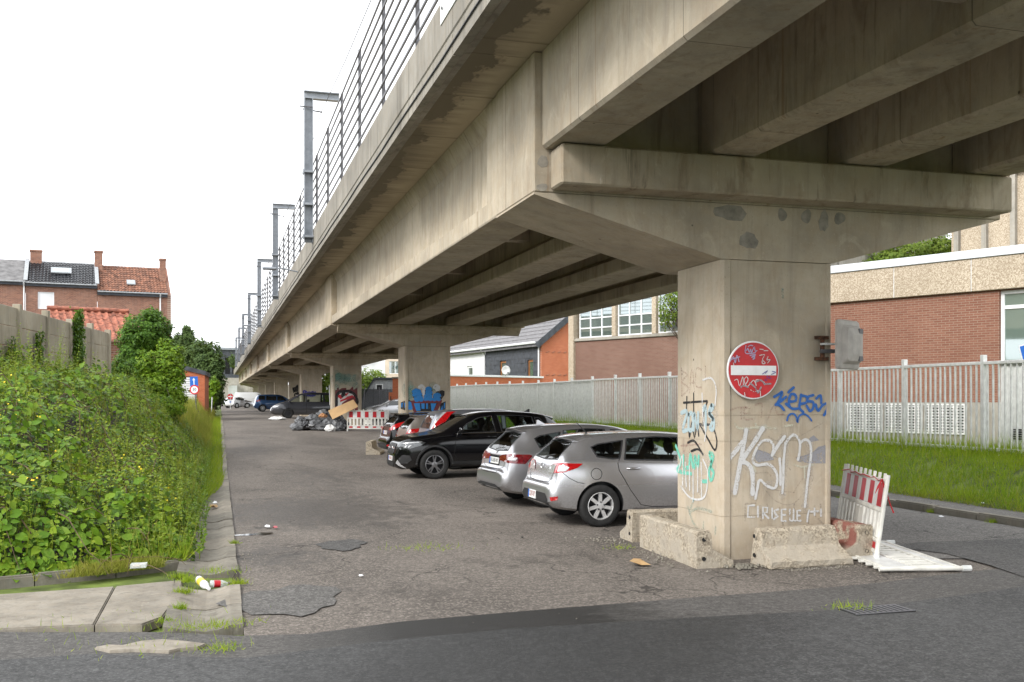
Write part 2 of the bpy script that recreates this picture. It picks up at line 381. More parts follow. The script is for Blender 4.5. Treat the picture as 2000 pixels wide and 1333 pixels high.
E_IN = [(-30, 6.2), (-2.2, 8.05), (-0.94, 8.12), (0.19, 7.63), (1.3, 7.85), (2.35, 7.97), (4.0, 7.86), (5.5, 7.81), (6.6, 8.0), (7.87, 8.25), (30, 12.5)]
street = sheet("street", [(-30, -8), (40, -8), (40, 14.5)] + E_IN[::-1], 0.022, M['street'], step=2.0); tag(street, kind="structure")
E_OUT = [(8.81, 9.3), (6.8, 8.95), (4.68, 8.74), (2.56, 8.62), (1.5, 8.5), (0.7, 8.28), (0.15, 8.4)]
strip = sheet("gutter_strip", [(-2.3, 7.6), (0.19, 7.3), (2.35, 7.6), (5.5, 7.5), (7.87, 7.9), (14, 9.2), (14, 10.4)] + E_OUT + [(-0.4, 8.72), (-1.75, 9.1), (-30, 9.3), (-30, 5.5)], 0.010, M['strip'], step=1.5)
tag(strip, kind="structure")
def blob(cx, cy, rx, ry, n=22, a=0.25, seed=0):
    r = random.Random(seed); ph = [r.uniform(0, 6.28) for _ in range(4)]
    return [(cx + math.cos(t) * rx * k, cy + math.sin(t) * ry * k) for t, k in
            ((2 * math.pi * i / n, 1 + a * (math.sin(2 * 6.28 * i / n + ph[0]) * 0.5 + math.sin(3 * 6.28 * i / n + ph[1]) * 0.5 + 0.4 * math.sin(7 * 6.28 * i / n + ph[2]))) for i in range(n))]
for cx, cy, rx, ry, m, sd_ in ((0.62, 9.75, 0.5, 0.75, 'rough_patch', 1), (1.55, 13.15, 0.32, 0.45, 'darkpatch', 2)):
    tag(sheet("asphalt_patch", blob(cx, cy, rx, ry, seed=sd_), 0.007, M[m], lane, step=0.6))
pr = sheet("asphalt_patch", [G(1735, 1070)[:2], G(1800, 1060)[:2], G(2010, 1054)[:2], (14, 9.0), G(2010, 1133)[:2], G(1935, 1108)[:2], G(1850, 1085)[:2]], 0.018, M['darkpatch'], side, step=1.2)

# footway slab, kerb edging, gutter slabs on the left
def slab(name, poly, z0, z1, mat, parent=None, ch=0.012):
    b = MB().prism([(p[0], p[1], z0) for p in poly], (0, 0, z1 - z0)); o = b.build(name, mat, parent)
    bm = bmesh.new(); bm.from_mesh(o.data)
    bmesh.ops.bevel(bm, geom=[e for e in bm.edges if e.verts[0].co.z > z1 - 1e-4 and e.verts[1].co.z > z1 - 1e-4], offset=ch, segments=2, affect='EDGES')
    bm.to_mesh(o.data); bm.free(); return o
foot = slab("footpath", [(-1.0, 9.06), (-0.62, 8.95), (-0.47, 9.2), (-0.36, 10.25), (-0.36, 11.0), (-1.0, 10.82)], -0.05, 0.034, M['slab']); tag(foot, kind="structure")
for x0, x1 in ((-2.3, -1.01), (-3.6, -2.31), (-4.9, -3.61)):
    slab("paving_slab", [(x0, 9.06 + 0.07 * (-1 - x0)), (x1, 9.06 + 0.07 * (-1 - x1)), (x1, 10.82 - 0.11 * (-1 - x1)), (x0, 10.82 - 0.11 * (-1 - x0))], -0.05, 0.034 + R.uniform(-.004, .004), M['slab'], foot)
ky = lambda x: 12.25 + (x + 0.33) * 0.52 if x > -1.2 else 11.8 + (x + 1.2) * 0.33
kx = -0.32
edging = None
while kx > -5.2:
    x1 = kx - 0.78
    o = slab("kerb_stone", [(kx, ky(kx)), (x1 + 0.012, ky(x1)), (x1 + 0.012, ky(x1) + 0.1), (kx, ky(kx) + 0.1)], -0.1, 0.075 + R.uniform(-.02, .014), M['kerb'], foot, 0.02); kx = x1
# dished gutter slabs
gy = 8.72; gi = 0
gut = None
prof_g = [(-0.45, 0.03), (-0.36, 0.018), (-0.24, -0.018), (-0.12, -0.032), (-0.02, -0.022), (0.09, 0.012), (0.20, 0.016)]
while gy < 70:
    L = 0.98 + R.uniform(-.05, .05) if gy < 30 else 2.0
    if abs(gy - 10.3) < 0.5 and gy < 10.9: L = 0.9
    drain = 10.45 < gy + L / 2 < 11.3
    tilt = R.uniform(-.007, .007); vs = []
    y0, y1 = gy, gy + L - 0.022
    dz = -0.16 if drain else 0.0
    for y, k in ((y0, -1), (y1, 1)):
        vs += [(x + R.uniform(-.01, .01) + 0.0007 * gy, y + R.uniform(-.012, .012), gz(y) + z + 0.012 + k * tilt + dz * (1 if -0.4 < x < 0.15 else 0)) for x, z in prof_g]
    n = len(prof_g); vs += [(v[0], v[1], v[2] - 0.16) for v in vs]
    fs = [(i, i + 1, n + i + 1, n + i) for i in range(n - 1)] + [(2 * n + i, i, i + 1, 2 * n + i + 1)[::-1] for i in range(n - 1)] + [(n + i, n + i + 1, 3 * n + i + 1, 3 * n + i)[::-1] for i in range(n - 1)] + [(n - 1, 3 * n - 1, 4 * n - 1, 2 * n - 1), (0, n, 3 * n, 2 * n)]
    o = obj("gutter" if gut is None else "gutter_slab", vs, fs, M['soil'] if drain else (M['chan'] if R.random() < .6 else M['slab']), gut)
    if gut is None: gut = o; tag(gut, kind="structure")
    gy += L
# broken concrete fragments at the street edge
for pts in ([(185, 1271), (212, 1266), (240, 1267), (275, 1259), (318, 1255), (362, 1259), (404, 1264), (386, 1272), (352, 1274), (330, 1279), (262, 1276), (215, 1278)],):
    slab("concrete_fragment", [G(*p)[:2] for p in pts], 0.0, 0.03, M['slab'], strip, 0.008)

# right kerb, footway and grass bank
VX = 15.2
def bank(x, y):
    t = sm((x - 12.3) / 2.6); return (gz(y) + 0.02 + 0.12 * sm((x - 12.15) / 0.3)) * (1 - t) + 0.74 * t + (0.03 * math.sin(x * 2.1 + y) * math.cos(y * 1.3))
ky_ = -8.0
kerb = None
while ky_ < 66:
    xk = 11.47
    o = slab("kerb" if kerb is None else "kerb_stone", [(xk, ky_), (xk + 0.16, ky_), (xk + 0.16, ky_ + 0.985), (xk, ky_ + 0.985)], -0.12, gz(ky_ + .5) + 0.125 + R.uniform(-.008, .008), M['kerb'], kerb, 0.02)
    if kerb is None: kerb = o; tag(kerb, kind="structure")
    ky_ += 1.0
fw = sheet("footway", [(11.63, -8), (12.45, -8), (12.5, 66), (11.63, 66)], 0.105, M['rlane'], step=1.5); tag(fw, kind="structure")
xs = np.linspace(12.2, 24, 30); ys = np.concatenate([np.linspace(-8, 70, 80), np.linspace(72, 120, 12)])
V = [(x, y, bank(x, y)) for y in ys for x in xs]; n = len(xs)
F = [(j * n + i, j * n + i + 1, (j + 1) * n + i + 1, (j + 1) * n + i) for j in range(len(ys) - 1) for i in range(n - 1)]
tag(obj("grass_bank", V, F, M['grassland'], smooth=True), kind="structure")

# left embankment terrain
def emb(x, y):
    t = sm((-0.45 - x) / (3.2 - 1.5 * sm((y - 15) / 10.0))); u = sm((y - 10.9) / 7.0)
    w = sm((y - 30) / 14.0)
    h = 1.7 * t * u * (1 - w) + w * (1.05 * sm((-0.35 - x) / 1.1) + 0.4 * sm((-2 - x) / 4))
    return gz(y) + 0.02 + h
xs = np.concatenate([np.linspace(-0.42, -6, 26), np.linspace(-7, -40, 14)]); ys = np.concatenate([np.linspace(10.9, 40, 46), np.linspace(42, 130, 40)])
V = []
for y in ys:
    for x in xs:
        yy = max(y, ky(max(x, -5.2)) + 0.1); V.append((x, yy, emb(x, yy)))
n = len(xs)
F = [(j * n + i, (j + 1) * n + i, (j + 1) * n + i + 1, j * n + i + 1) for j in range(len(ys) - 1) for i in range(n - 1)]
tag(obj("embankment", V, F, M['soil'], smooth=True), kind="structure")

# ------------------------------------------------------------------ the viaduct
via = thing("railway_viaduct", "long beige concrete railway viaduct on hammerhead piers running into the distance", "viaduct", (6.5, 10.69, 0))
PIERS = [(10.69, 5.76), (31.8, 5.76), (52.9, 5.76), (74.0, 5.76), (95.1, 6.35), (116.2, 6.1), (137.3, 6.0), (158.4, 5.9), (179, 5.76)]
CAPX0, CAPX1 = 3.41, 9.72
pier_objs = []
sp = [(0.035, 0), (0.11, 0), (0.13, 0.018), (1.43, 0.018), (1.45, 0), (1.485, 0), (1.52, .035), (1.52, 1.185), (1.485, 1.22), (.035, 1.22), (0, 1.185), (0, .035)]
for k, (py, pxx) in enumerate(PIERS):
    b = MB(); z0 = gz(py) - 0.3
    joints = [z0, 0.52, 1.42, 1.73, 3.6] if k == 0 else [z0, 1.6, 3.6]
    for a, c in zip(joints[:-1], joints[1:]):       # pour lifts with a small recessed joint between them
        b.prism([(pxx + u, py + v, a + 0.004) for u, v in sp], (0, 0, c - a - 0.008))
        b.prism([(pxx + 0.006 + u * (1.508 / 1.52), py + 0.006 + v * (1.208 / 1.22), a - 0.005) for u, v in sp], (0, 0, 0.010))
    pier = b.build("pier", M['conc_pier'], via); pier_objs.append(pier)
    y1 = py + 1.59
    # flared head
    hb = MB()
    front = [(pxx + 0.0, 3.602), (CAPX0, 4.24), (CAPX0, 4.262), (CAPX1, 4.262), (CAPX1, 4.24), (pxx + 1.52, 3.602)]
    hb.prism([(x, py + 0.004, z) for x, z in front], (0, y1 - py - 0.004, 0))
    hb.build("flared_head", M['conc_pier'], pier)
    cb = MB().cbox(CAPX0, CAPX1 + 0.1, py, y1, 4.268, 5.845, 0.012); cb.build("crossbeam", M['conc'] if k == 0 else M['conc_dark'], pier)
    lb = MB()
    if k == 0: lb.cbox(3.6, 9.64, py - 0.40, py - 0.004, 4.29, 4.735, 0.02)
    else: lb.prism([(3.6, py - 0.3, 4.26), (3.6, py - 0.3, 4.18), (3.6, py - 0.004, 3.98), (3.6, py - 0.004, 4.26)], (6.0, 0, 0))
    lb.build("bearing_ledge", M['conc_ledge'] if k == 0 else M['conc_dark'], pier)
    if k == 0:
        for (xa, za, xb, zb) in ((3.45, 4.55, 3.58, 4.67), (3.44, 4.28, 3.57, 4.36), ):
            MB().prism([(x, py - 0.003, z) for x, z in blob((xa + xb) / 2, (za + zb) / 2, (xb - xa) / 1.9, (zb - za) / 1.9, 14, 0.16, int(za * 90))], (0, 0.02, 0)).build("mortar_patch", M['patch'], pier)
        for px0, py0, px1, py1 in ((1446, 455, 1479, 486), (1398, 402, 1456, 430), (1520, 408, 1536, 432), (1566, 410, 1584, 436), (1600, 413, 1618, 452), (1630, 416, 1650, 438)):
            A = onY(px0, py1, py); B = onY(px1, py0, py)
            MB().prism([(x, py + 0.001, z) for x, z in blob((A.x + B.x) / 2, (A.z + B.z) / 2, (B.x - A.x) / 1.9, (B.z - A.z) / 1.9, 14, 0.18, px0)], (0, 0.02, 0)).build("mortar_patch", M['patch'], pier)
# girders
def girder(x0, x1, y0, y1, zb, zt, web=0.16, endblock=True, mat='conc'):
    """I-shaped beam along Y with thickened ends"""
    cx = (x0 + x1) / 2; prof = [(x0 + 0.01, zb), (x1 - 0.01, zb), (x1, zb + 0.02), (x1, zb + 0.24), (x1 - web, zb + 0.36), (x1 - web, zt - 0.26), (x1 - 0.02, zt), (x0 + 0.02, zt), (x0 + web, zt - 0.26), (x0 + web, zb + 0.36), (x0, zb + 0.24), (x0, zb + 0.02)]
    b = MB().prism([(x, y0, z) for x, z in prof], (0, y1 - y0, 0))
    if endblock: b.cbox(x0 + 0.004, x1 - 0.004, y0 - 0.0, y0 + 0.55, zb + 0.004, zt - 0.004, 0.01)
    return b.build("girder", M[mat], via)
def rect_girder(x0, x1, y0, y1, zb, zt, mat):
    prof = [(x0 + 0.035, zb), (x1 - 0.035, zb), (x1, zb + 0.035), (x1, zt), (x0, zt), (x0, zb + 0.035)]
    return MB().prism([(x, y0, z) for x, z in prof], (0, y1 - y0, 0)).build("girder", M[mat], via)
for i, (a, b_) in enumerate(((3.5, 4.15), (5.44, 6.02), (7.2, 7.8), (9.04, 9.62))):
    rect_girder(a, b_, -9.0, 10.66, 4.75, 5.845, 'conc' if i == 0 else 'conc_dark')
GX = [(3.43, 4.13), (5.2, 5.92), (7.08, 7.8), (8.98, 9.68)]
for k in range(len(PIERS) - 1):
    y0 = PIERS[k][0] + 1.595; y1 = PIERS[k + 1][0] - 0.02
    for i, (a, b_) in enumerate(GX):
        girder(a, b_, y0, y1, 4.272, 5.845, mat='conc' if i == 0 else 'conc_dark')
    for t in (0.25, 0.5, 0.75):          # cross diaphragms
        yd = y0 + (y1 - y0) * t
        for (a, b_), (c, d) in zip(GX[:-1], GX[1:]):
            MB().box(b_ - 0.15, c + 0.15, yd - 0.13, yd + 0.13, 4.75, 5.845).build("diaphragm", M['conc_dark'], via)
for yd in (1.5, 6.2):
    for a, c in ((4.15, 5.44), (6.02, 7.2), (7.8, 9.04)):
        MB().box(a + 0.002, c - 0.002, yd - 0.12, yd + 0.12, 4.95, 5.845).build("diaphragm", M['conc_dark'], via)
# deck and parapets, cast in lengths
PX = 2.53
ydk = -9.0
segs = [-9.0, -3.2, 2.6, 8.0, 10.95] + [10.95 + 5.275 * i for i in range(1, 33)]
for a, b_ in zip(segs[:-1], segs[1:]):
    MB().prism([(PX + 0.05, a, 5.852), (10.5, a, 5.852), (10.5, a, 6.12), (PX + 0.05, a, 6.12)], (0, b_ - a - 0.012, 0)).build("deck_slab", M['deck'], via)
    pr_ = [(PX, 5.80), (PX + 0.10, 5.80), (PX + 0.14, 5.84), (PX + 0.22, 5.848), (PX + 0.22, 6.63), (PX + 0.19, 6.66), (PX + 0.03, 6.66), (PX, 6.63), (PX, 6.10), (PX + 0.015, 6.085), (PX + 0.015, 6.06), (PX, 6.045)]
    MB().prism([(x, a + 0.006, z) for x, z in pr_], (0, b_ - a - 0.018, 0)).build("parapet_panel", M['conc_par'], via)
MB().box(10.28, 10.5, -9, 178, 6.13, 6.9).build("far_parapet", M['conc_par'], via)
# cable clipped along the parapet
MB().tube([(PX - 0.012, 4 + i * 1.5, 5.93 + 0.012 * math.sin(i * 2.1)) for i in range(70)], 0.011, 5).build("cable", M['black'], via)
# railing
posts = [10.6 + 2.93 * i for i in range(-3, 55)]
rg = thing("railing", "tall dark bar railing along the top edge of the viaduct parapet", "railing", (PX + 0.1, 10.7, 6.66))
pmesh = mesh("post", *(lambda b: (b.v, b.f))(MB().box(-0.03, 0.03, -0.014, 0.014, 0.0, 2.04)), M['rail'])
rmesh = mesh("rail", *(lambda b: (b.v, b.f))(MB().box(-0.013, 0.013, 0.0, 2.93, -0.019, 0.019)), M['rail'])
far = MB()
for i, y in enumerate(posts):
    link("post", pmesh, rg, loc=(PX + 0.1, y, 6.662))
    for j in range(8):
        z = 6.85 + j * 0.245
        if i < 36: link("rail", rmesh, rg, loc=(PX + 0.055, y, z))
        else: far.box(PX + 0.04, PX + 0.07, y, y + 2.93, z - 0.018, z + 0.018)
tag(far.build("far_rails", M['rail'], rg), kind="stuff")
# riveted plate on the near parapet
pl = MB().box(PX - 0.012, PX - 0.002, 8.6, 11.55, 6.35, 7.1)
plate = pl.build("cover_plate", M['galv']); tag(plate, "flat grey riveted metal plate on the parapet at the top of the picture", "metal plate")
for i in range(4):
    for zz in (6.5, 6.95): MB().lathe([(0.02, 0), (0.02, 0.008), (0, 0.012)], 8, 'X', (PX - 0.03, 11.4 - i * 0.5, zz)).build("rivet", M['rail'], plate)
# catenary masts
MAST = [28.2, 45.0, 63.2, 84, 105, 126, 147]
ORD = ["nearest", "second", "third", "fourth", "fifth", "sixth", "farthest"]
for k, y in enumerate(MAST):
    t = thing("catenary_mast", "%s of the grey steel masts rising along the viaduct railing, counted from the right" % ORD[k], "mast", (2.42, y, 6.1), group="catenary masts on the viaduct")
    w = 0.24
    b = MB(); 
    for s_ in (-1, 1): b.box(2.40 - w / 2 + (0 if s_ < 0 else w - 0.02), 2.40 - w / 2 + (0.02 if s_ < 0 else w), y - w / 2, y + w / 2, 6.25, 10.25)
    b.box(2.40 - w / 2 + 0.021, 2.40 + w / 2 - 0.021, y - 0.012, y + 0.012, 6.25, 10.25); b.build("column", M['steel'], t)
    b = MB(); b.box(2.28, 3.25, y - 0.1, y + 0.1, 10.252, 10.275).box(2.28, 3.25, y - 0.1, y + 0.1, 10.44, 10.465).box(2.28, 3.25, y - 0.012, y + 0.012, 10.276, 10.439)
    b.build("arm", M['steel'], t)
    for zz in (6.4, 7.3, 8.2): MB().cbox(2.26, 2.53, y - 0.19, y + 0.19, zz - 0.03, zz + 0.03, 0.006).cbox(2.24, 2.27, y - 0.2, y - 0.12, zz - 0.07, zz + 0.07, 0.004).build("clamp", M['steel'], t)
    MB().tube([(2.5, y - 0.13, 10.0), (2.15, y - 0.13, 10.0)], 0.02).tube([(2.25, y + .13, 10.0), (2.8, y + .13, 9.95)], 0.02).build("insulator_bracket", M['rail'], t)
for nm, x, z, lab in (("overhead_wire", 2.75, 9.9, "thin dark overhead wire strung along the masts above the railing"), ("overhead_wire", 4.9, 10.1, "thin dark overhead wire over the tracks behind the railing")):
    pts = []
    ys_ = [-6.0] + MAST
    for a, b_ in zip(ys_[:-1], ys_[1:]):
        for j in range(6): u = j / 6; pts.append((x, a + (b_ - a) * u, z - 0.55 * 4 * u * (1 - u) * ((b_ - a) / 30)))
    pts.append((x, ys_[-1], z))
    tag(MB().tube(pts, 0.010, 4).build(nm, M['rail']), lab, "wire")
# parapet floodlights
for k, (px_, py_, d) in enumerate(((578, 521, 33.0), (512, 622, 59.0), (497, 655, 74.0))):
    p0 = Vector((PX, P(px_, py_, d).y, 6.1))
    t = thing("floodlight", "small grey floodlight on a bracket at the parapet, %s of three" % ("nearest", "middle", "farthest")[k], "floodlight", p0, group="floodlights on the viaduct parapet")
    MB().tube([p0, p0 + Vector((-0.5, 0, 0.10)), p0 + Vector((-0.75, 0, 0.08))], 0.025).build("arm", M['steel'], t)
    MB().cbox(p0.x - 1.15, p0.x - 0.7, p0.y - 0.12, p0.y + 0.12, p0.z + 0.04, p0.z + 0.12, 0.02).build("lamp_head", M['steel'], t)
# ------------------------------------------------------------------ building helpers (local frame: x right, y into the building, z up)
def wall_holes(name, x0, x1, z0, z1, holes, mat, parent, y=0.0, r=0.14):
    xs = sorted({x0, x1, *[h[0] for h in holes], *[h[1] for h in holes]}); zs = sorted({z0, z1, *[h[2] for h in holes], *[h[3] for h in holes]})
    b = MB()
    inh = lambda x, z: any(h[0] < x < h[1] and h[2] < z < h[3] for h in holes)
    for xa, xb in zip(xs[:-1], xs[1:]):
        for za, zb in zip(zs[:-1], zs[1:]):
            if not inh((xa + xb) / 2, (za + zb) / 2): b.add([(xa, y, za), (xb, y, za), (xb, y, zb), (xa, y, zb)], [(0, 1, 2, 3)])
    for h in holes:
        a, c, d, e = h; b.add([(a, y, d), (c, y, d), (c, y, e), (a, y, e), (a, y + r, d), (c, y + r, d), (c, y + r, e), (a, y + r, e)], [(0, 4, 5, 1), (1, 5, 6, 2), (2, 6, 7, 3), (3, 7, 4, 0)])
    return obj(name, b.v, b.f, mat, parent, local=True)
def window(parent, x0, x1, z0, z1, nx=1, zsplit=(), y=0.08, fm=None, gm=None, fw=0.06):
    fm = fm or M['white_frame']; gm = gm or M['glass']; b = MB(); g = 0.004
    b.box(x0 + g, x1 - g, y, y + 0.05, z0 + g, z0 + fw).box(x0 + g, x1 - g, y, y + 0.05, z1 - fw, z1 - g)
    xb = [x0 + (x1 - x0) * i / nx for i in range(nx + 1)]
    for i, x in enumerate(xb):
        a, c = (x + g, x + fw) if i == 0 else ((x - fw, x - g) if i == nx else (x - fw / 2, x + fw / 2))
        b.box(a, c, y + 0.002, y + 0.048, z0 + fw + .001, z1 - fw - .001)
    zb = [z0] + [z for z in zsplit] + [z1]
    for z in zsplit: b.box(x0 + fw, x1 - fw, y + 0.004, y + 0.046, z - fw / 2, z + fw / 2)
    w = b.build("window", fm, parent, local=True)
    for xa, xc in zip(xb[:-1], xb[1:]):
        for za, zc in zip(zb[:-1], zb[1:]):
            t = R.uniform(-.004, .004); u = R.uniform(-.004, .004)
            obj("pane", [(xa + .02, y + .03 + t, za + .02), (xc - .02, y + .03 - t, za + .02), (xc - .02, y + .03 - t + u, zc - .02), (xa + .02, y + .03 + t + u, zc - .02)], [(0, 1, 2, 3)], gm, w, local=True)
    return w
def lbox(name, parent, mat, *a, c=0.0):
    b = MB(); (b.cbox(*a, c) if c else b.box(*a)); return b.build(name, mat, parent, local=True)
def glass_mat(name, col, rough=0.04, mixv=0.28):
    q = NT(name); q.p(col, rough, 0, 0.9)
    gl = q.n("BsdfGlossy", {"Color": (0.85, 0.92, 0.95), "Roughness": 0.03}); mxs = q.n("MixShader", {0: mixv, 1: q.b.outputs[0], 2: gl.outputs[0]})
    q.t.links.new(mxs.outputs[0], q.out.inputs[0]); return q.m
M['glass'] = glass_mat("window_glass", (0.10, 0.14, 0.13), 0.05, 0.35)
M['glass_green'] = glass_mat("greenish_window_glass", (0.16, 0.22, 0.19), 0.05, 0.3)
M['white_frame'] = plain("white_window_frame", (0.75, 0.76, 0.77), 0.4, vary=0.05)
M['brick_school'] = brick_mat("school_brick", (0.27, 0.125, 0.085), (0.205, 0.085, 0.058), (0.33, 0.27, 0.21), w=0.21, h=0.062)
M['brick_old'] = brick_mat("school_brick_weathered", (0.235, 0.125, 0.095), (0.185, 0.09, 0.068), (0.27, 0.22, 0.18), w=0.15, h=0.045)
M['brick_orange'] = brick_mat("orange_brick", (0.52, 0.15, 0.065), (0.42, 0.105, 0.045), (0.42, 0.25, 0.17), w=0.22, h=0.07)
M['brick_orange_y'] = brick_mat("orange_brick_gable", (0.50, 0.15, 0.07), (0.41, 0.10, 0.045), (0.42, 0.26, 0.18), axis='YZ', w=0.15, h=0.048)
M['brick_house'] = brick_mat("old_house_brick", (0.31, 0.145, 0.095), (0.17, 0.075, 0.055), (0.48, 0.41, 0.34), w=0.24, h=0.085, vary=0.3)
M['brick_house_y'] = brick_mat("old_house_brick_gable", (0.29, 0.13, 0.09), (0.17, 0.075, 0.055), (0.42, 0.35, 0.28), axis='YZ', w=0.24, h=0.085, vary=0.3)
def pebble():
    q = NT("exposed_pebble_concrete"); p = q.pos(); v = q.n("TexVoronoi", {"Vector": p, "Scale": 42.0})
    n_ = q.noise(p, 1.2, 4)
    c = q.mix(q.ramp(q.n("SeparateXYZ", {0: v.outputs["Color"]}).outputs[0], 0.1, 0.9), (0.30, 0.235, 0.165), (0.60, 0.52, 0.41))
    c = q.mix(q.ramp(n_, 0.3, 0.7, 0, 0.3), c, (0.26, 0.21, 0.15)); q.bump(v.outputs["Distance"], -0.5, 0.02); return q.p(c, 0.9, 0, 0.25)
M['pebble'] = pebble()
M['roof_metal'] = plain("pale_roof_trim", (0.62, 0.65, 0.68), 0.45, 0.1, vary=0.06)
M['slate'] = plain("slate_cladding", (0.055, 0.06, 0.072), 0.6, vary=0.25, scale=3)
M['tile_grey'] = plain("grey_roof_tile", (0.16, 0.155, 0.16), 0.7, vary=0.2, scale=4)
M['tile_black'] = plain("black_glazed_tile", (0.022, 0.023, 0.027), 0.3, spec=0.6, vary=0.2, scale=4)
M['tile_orange'] = plain("clay_roof_tile", (0.22, 0.10, 0.062), 0.8, vary=0.35, scale=2.5)
M['tile_red'] = plain("red_clay_tile", (0.33, 0.12, 0.075), 0.75, vary=0.35, scale=6)
M['slate_roof'] = plain("old_slate_roof", (0.17, 0.165, 0.165), 0.8, vary=0.25, scale=2)
M['lead'] = plain("lead_flashing", (0.33, 0.345, 0.36), 0.6, vary=0.15)
M['render_white'] = plain("white_render", (0.74, 0.74, 0.75), 0.8, vary=0.06, scale=1)
M['wood'] = plain("varnished_wood", (0.28, 0.11, 0.03), 0.5)
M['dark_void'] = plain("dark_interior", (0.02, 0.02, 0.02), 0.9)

# ------------------------------------------------------------------ palisade fence on the right
fz = lambda y: bank(VX, y)
fence = thing("palisade_fence", "long pale grey metal bar fence on the grass bank before the brick buildings", "fence", (VX, 20, fz(20)))
slat_me = mesh("slat", *(lambda b: (b.v, b.f))(MB().box(-0.015, 0.015, -0.016, 0.016, -0.12, 1.872)), M['galv'])
post_me = mesh("post", *(lambda b: (b.v, b.f))(MB().cbox(-0.05, 0.05, -0.05, 0.05, -0.3, 2.08, 0.006)), M['galv'])
fb = MB(); y = 12.0; cnt = 0
M['sheet'] = plain("slat_sheet_grey", (0.74, 0.76, 0.73), 0.5, 0.0, vary=0.08, scale=1)
while y < 78:
    L = 2.5; lean = R.uniform(-.012, .012); z0 = fz(y + L / 2)
    link("post", post_me, fence, loc=(VX, y, z0), rot=(lean, R.uniform(-.012, .012), 0))
    for zz in (0.10, 1.88): MB().cbox(VX - 0.075, VX + 0.03, y + 0.052, y + L - 0.052, z0 + zz, z0 + zz + 0.065, 0.005).build("rail", M['galv'], fence)
    for i in range(1, 16):
        yy = y + L * i / 16
        if cnt < 297: link("slat", slat_me, fence, loc=(VX - 0.053, yy, z0), rot=(R.uniform(-.006, .006), 0, R.uniform(-.05, .05))); cnt += 1
        else: fb.box(VX - 0.068, VX - 0.038, yy - 0.016, yy + 0.016, z0 - 0.1, z0 + 1.872)
    if y > 38: MB().box(VX + 0.035, VX + 0.045, y + 0.06, y + L - 0.06, z0 + 0.15, z0 + 1.9).build("slat_sheet", M['sheet'], fence)  # solid sheet stands for the far slats, which look closed when seen obliquely
    y += L
tag(fb.build("far_slats", M['galv'], fence), kind="stuff")

# ------------------------------------------------------------------ school building, low wing (A) and window wing (B)
A0 = P(1950, 776, 25.0); A0.z = 0.0
rzA = math.atan2(-0.916, 0.400)
sch = thing("school_wing", "low brown brick building with pebbled concrete fascia and white roof edge behind the fence", "building", A0, rzA)
wall_holes("brick_wall", -7.0, 9.0, 1.82, 4.64, [(0.02, 1.85, 2.2, 4.62), (3.4, 5.2, 2.2, 4.62)], M['brick_school'], sch)
lbox("plinth", sch, M['conc_grey'], -7.0, 9.0, -0.03, 0.2, 0.2, 1.815)
for x0, x1 in ((0.02, 1.85), (3.4, 5.2)): window(sch, x0, x1, 2.2, 4.62, 1, (2.72, 4.2), gm=M['glass_green'], fw=0.09)
for x0 in (-6.98, -4.87, -2.76, -0.65, 1.46, 3.57, 5.68): lbox("fascia_panel", sch, M['pebble'], x0 + 0.012, x0 + 2.098, -0.10, 0.25, 4.645, 5.48, c=0.012)
for x0 in (-6.98, -4.87, -2.76, -0.65, 1.46, 3.57, 5.68, 7.79): lbox("joint_strip", sch, M['white_paint'], x0 - 0.01, x0 + 0.01, -0.085, 0.2, 4.65, 5.475)
lbox("roof_edge", sch, M['roof_metal'], -7.1, 9.1, -0.14, 0.4, 5.485, 5.70, c=0.01)
lbox("roof", sch, M['slate_roof'], -7.0, 9.0, 0.41, 14, 5.3, 5.6)
lbox("side_wall", sch, M['conc_grey'], -7.0, -6.8, 0.2, 14, 0.2, 5.3)
for x0 in (-4.2, -3.06, -1.92):
    b = MB().box(x0, x0 + 1.1, -0.075, -0.035, 0.98, 1.03).box(x0, x0 + 1.1, -0.075, -0.035, 1.73, 1.78)
    for i in range(12): xx = x0 + 0.02 + i * 0.0955; b.box(xx, xx + 0.028, -0.073, -0.037, 1.031, 1.729)
    for i in range(9): zz = 1.06 + i * 0.077; b.box(x0 + 0.02, x0 + 1.08, -0.071, -0.039, zz, zz + 0.03)
    g_ = b.build("ventilation_grille", M['white_paint'], sch, local=True)
    lbox("grille_back", g_, M['dark_void'], x0 + 0.01, x0 + 1.09, -0.0345, -0.031, 0.985, 1.775)
KB = 1.41
B0 = A0 * KB; B0.z = CAM_H * (1 - KB)
sb = thing("school_hall", "tall brown brick hall with white framed window bays and beige concrete pilasters", "building", B0, rzA); sb.scale = (KB, KB, KB)
def sx(px):            # facade coordinate of a bearing on the common facade line
    a = (px - 1000) / FPX; return -((12.2 - 25 * a) / (0.643 + 0.766 * a)) * 1.0
xL = sx(1108); yB = 0.35
bays = [(sx(1115), sx(1181)), (sx(1190), sx(1259)), (sx(1269), sx(1345)), (sx(1357), sx(1440))]
wall_holes("brick_wall", xL, -6.0, 0.2, 4.02, [], M['brick_old'], sb, y=yB)
lbox("sill", sb, M['conc_grey'], xL, -6.0, yB - 0.06, yB + 0.3, 4.025, 4.13, c=0.01)
pil = [sx(1108)] + [(a[1] + b[0]) / 2 for a, b in zip(bays[:-1], bays[1:])] + [-6.0]
lbox("pilaster", sb, M['pebble'], sx(1100), sx(1110), yB - 0.12, yB + 0.4, 0.2, 8.6, c=0.01)
for a, b_ in zip(bays[:-1], bays[1:]): lbox("pilaster", sb, M['pebble'], a[1] + 0.02, b_[0] - 0.02, yB - 0.05, yB + 0.4, 4.135, 8.6, c=0.01)
for a, c in bays: window(sb, a, c, 4.14, 8.3, 3, (4.5, 4.86, 6.3), y=yB + 0.06, fw=0.045)
lbox("roof_fascia", sb, M['pebble'], sx(1098), -5.9, yB - 0.15, yB + 9, 8.61, 9.3)
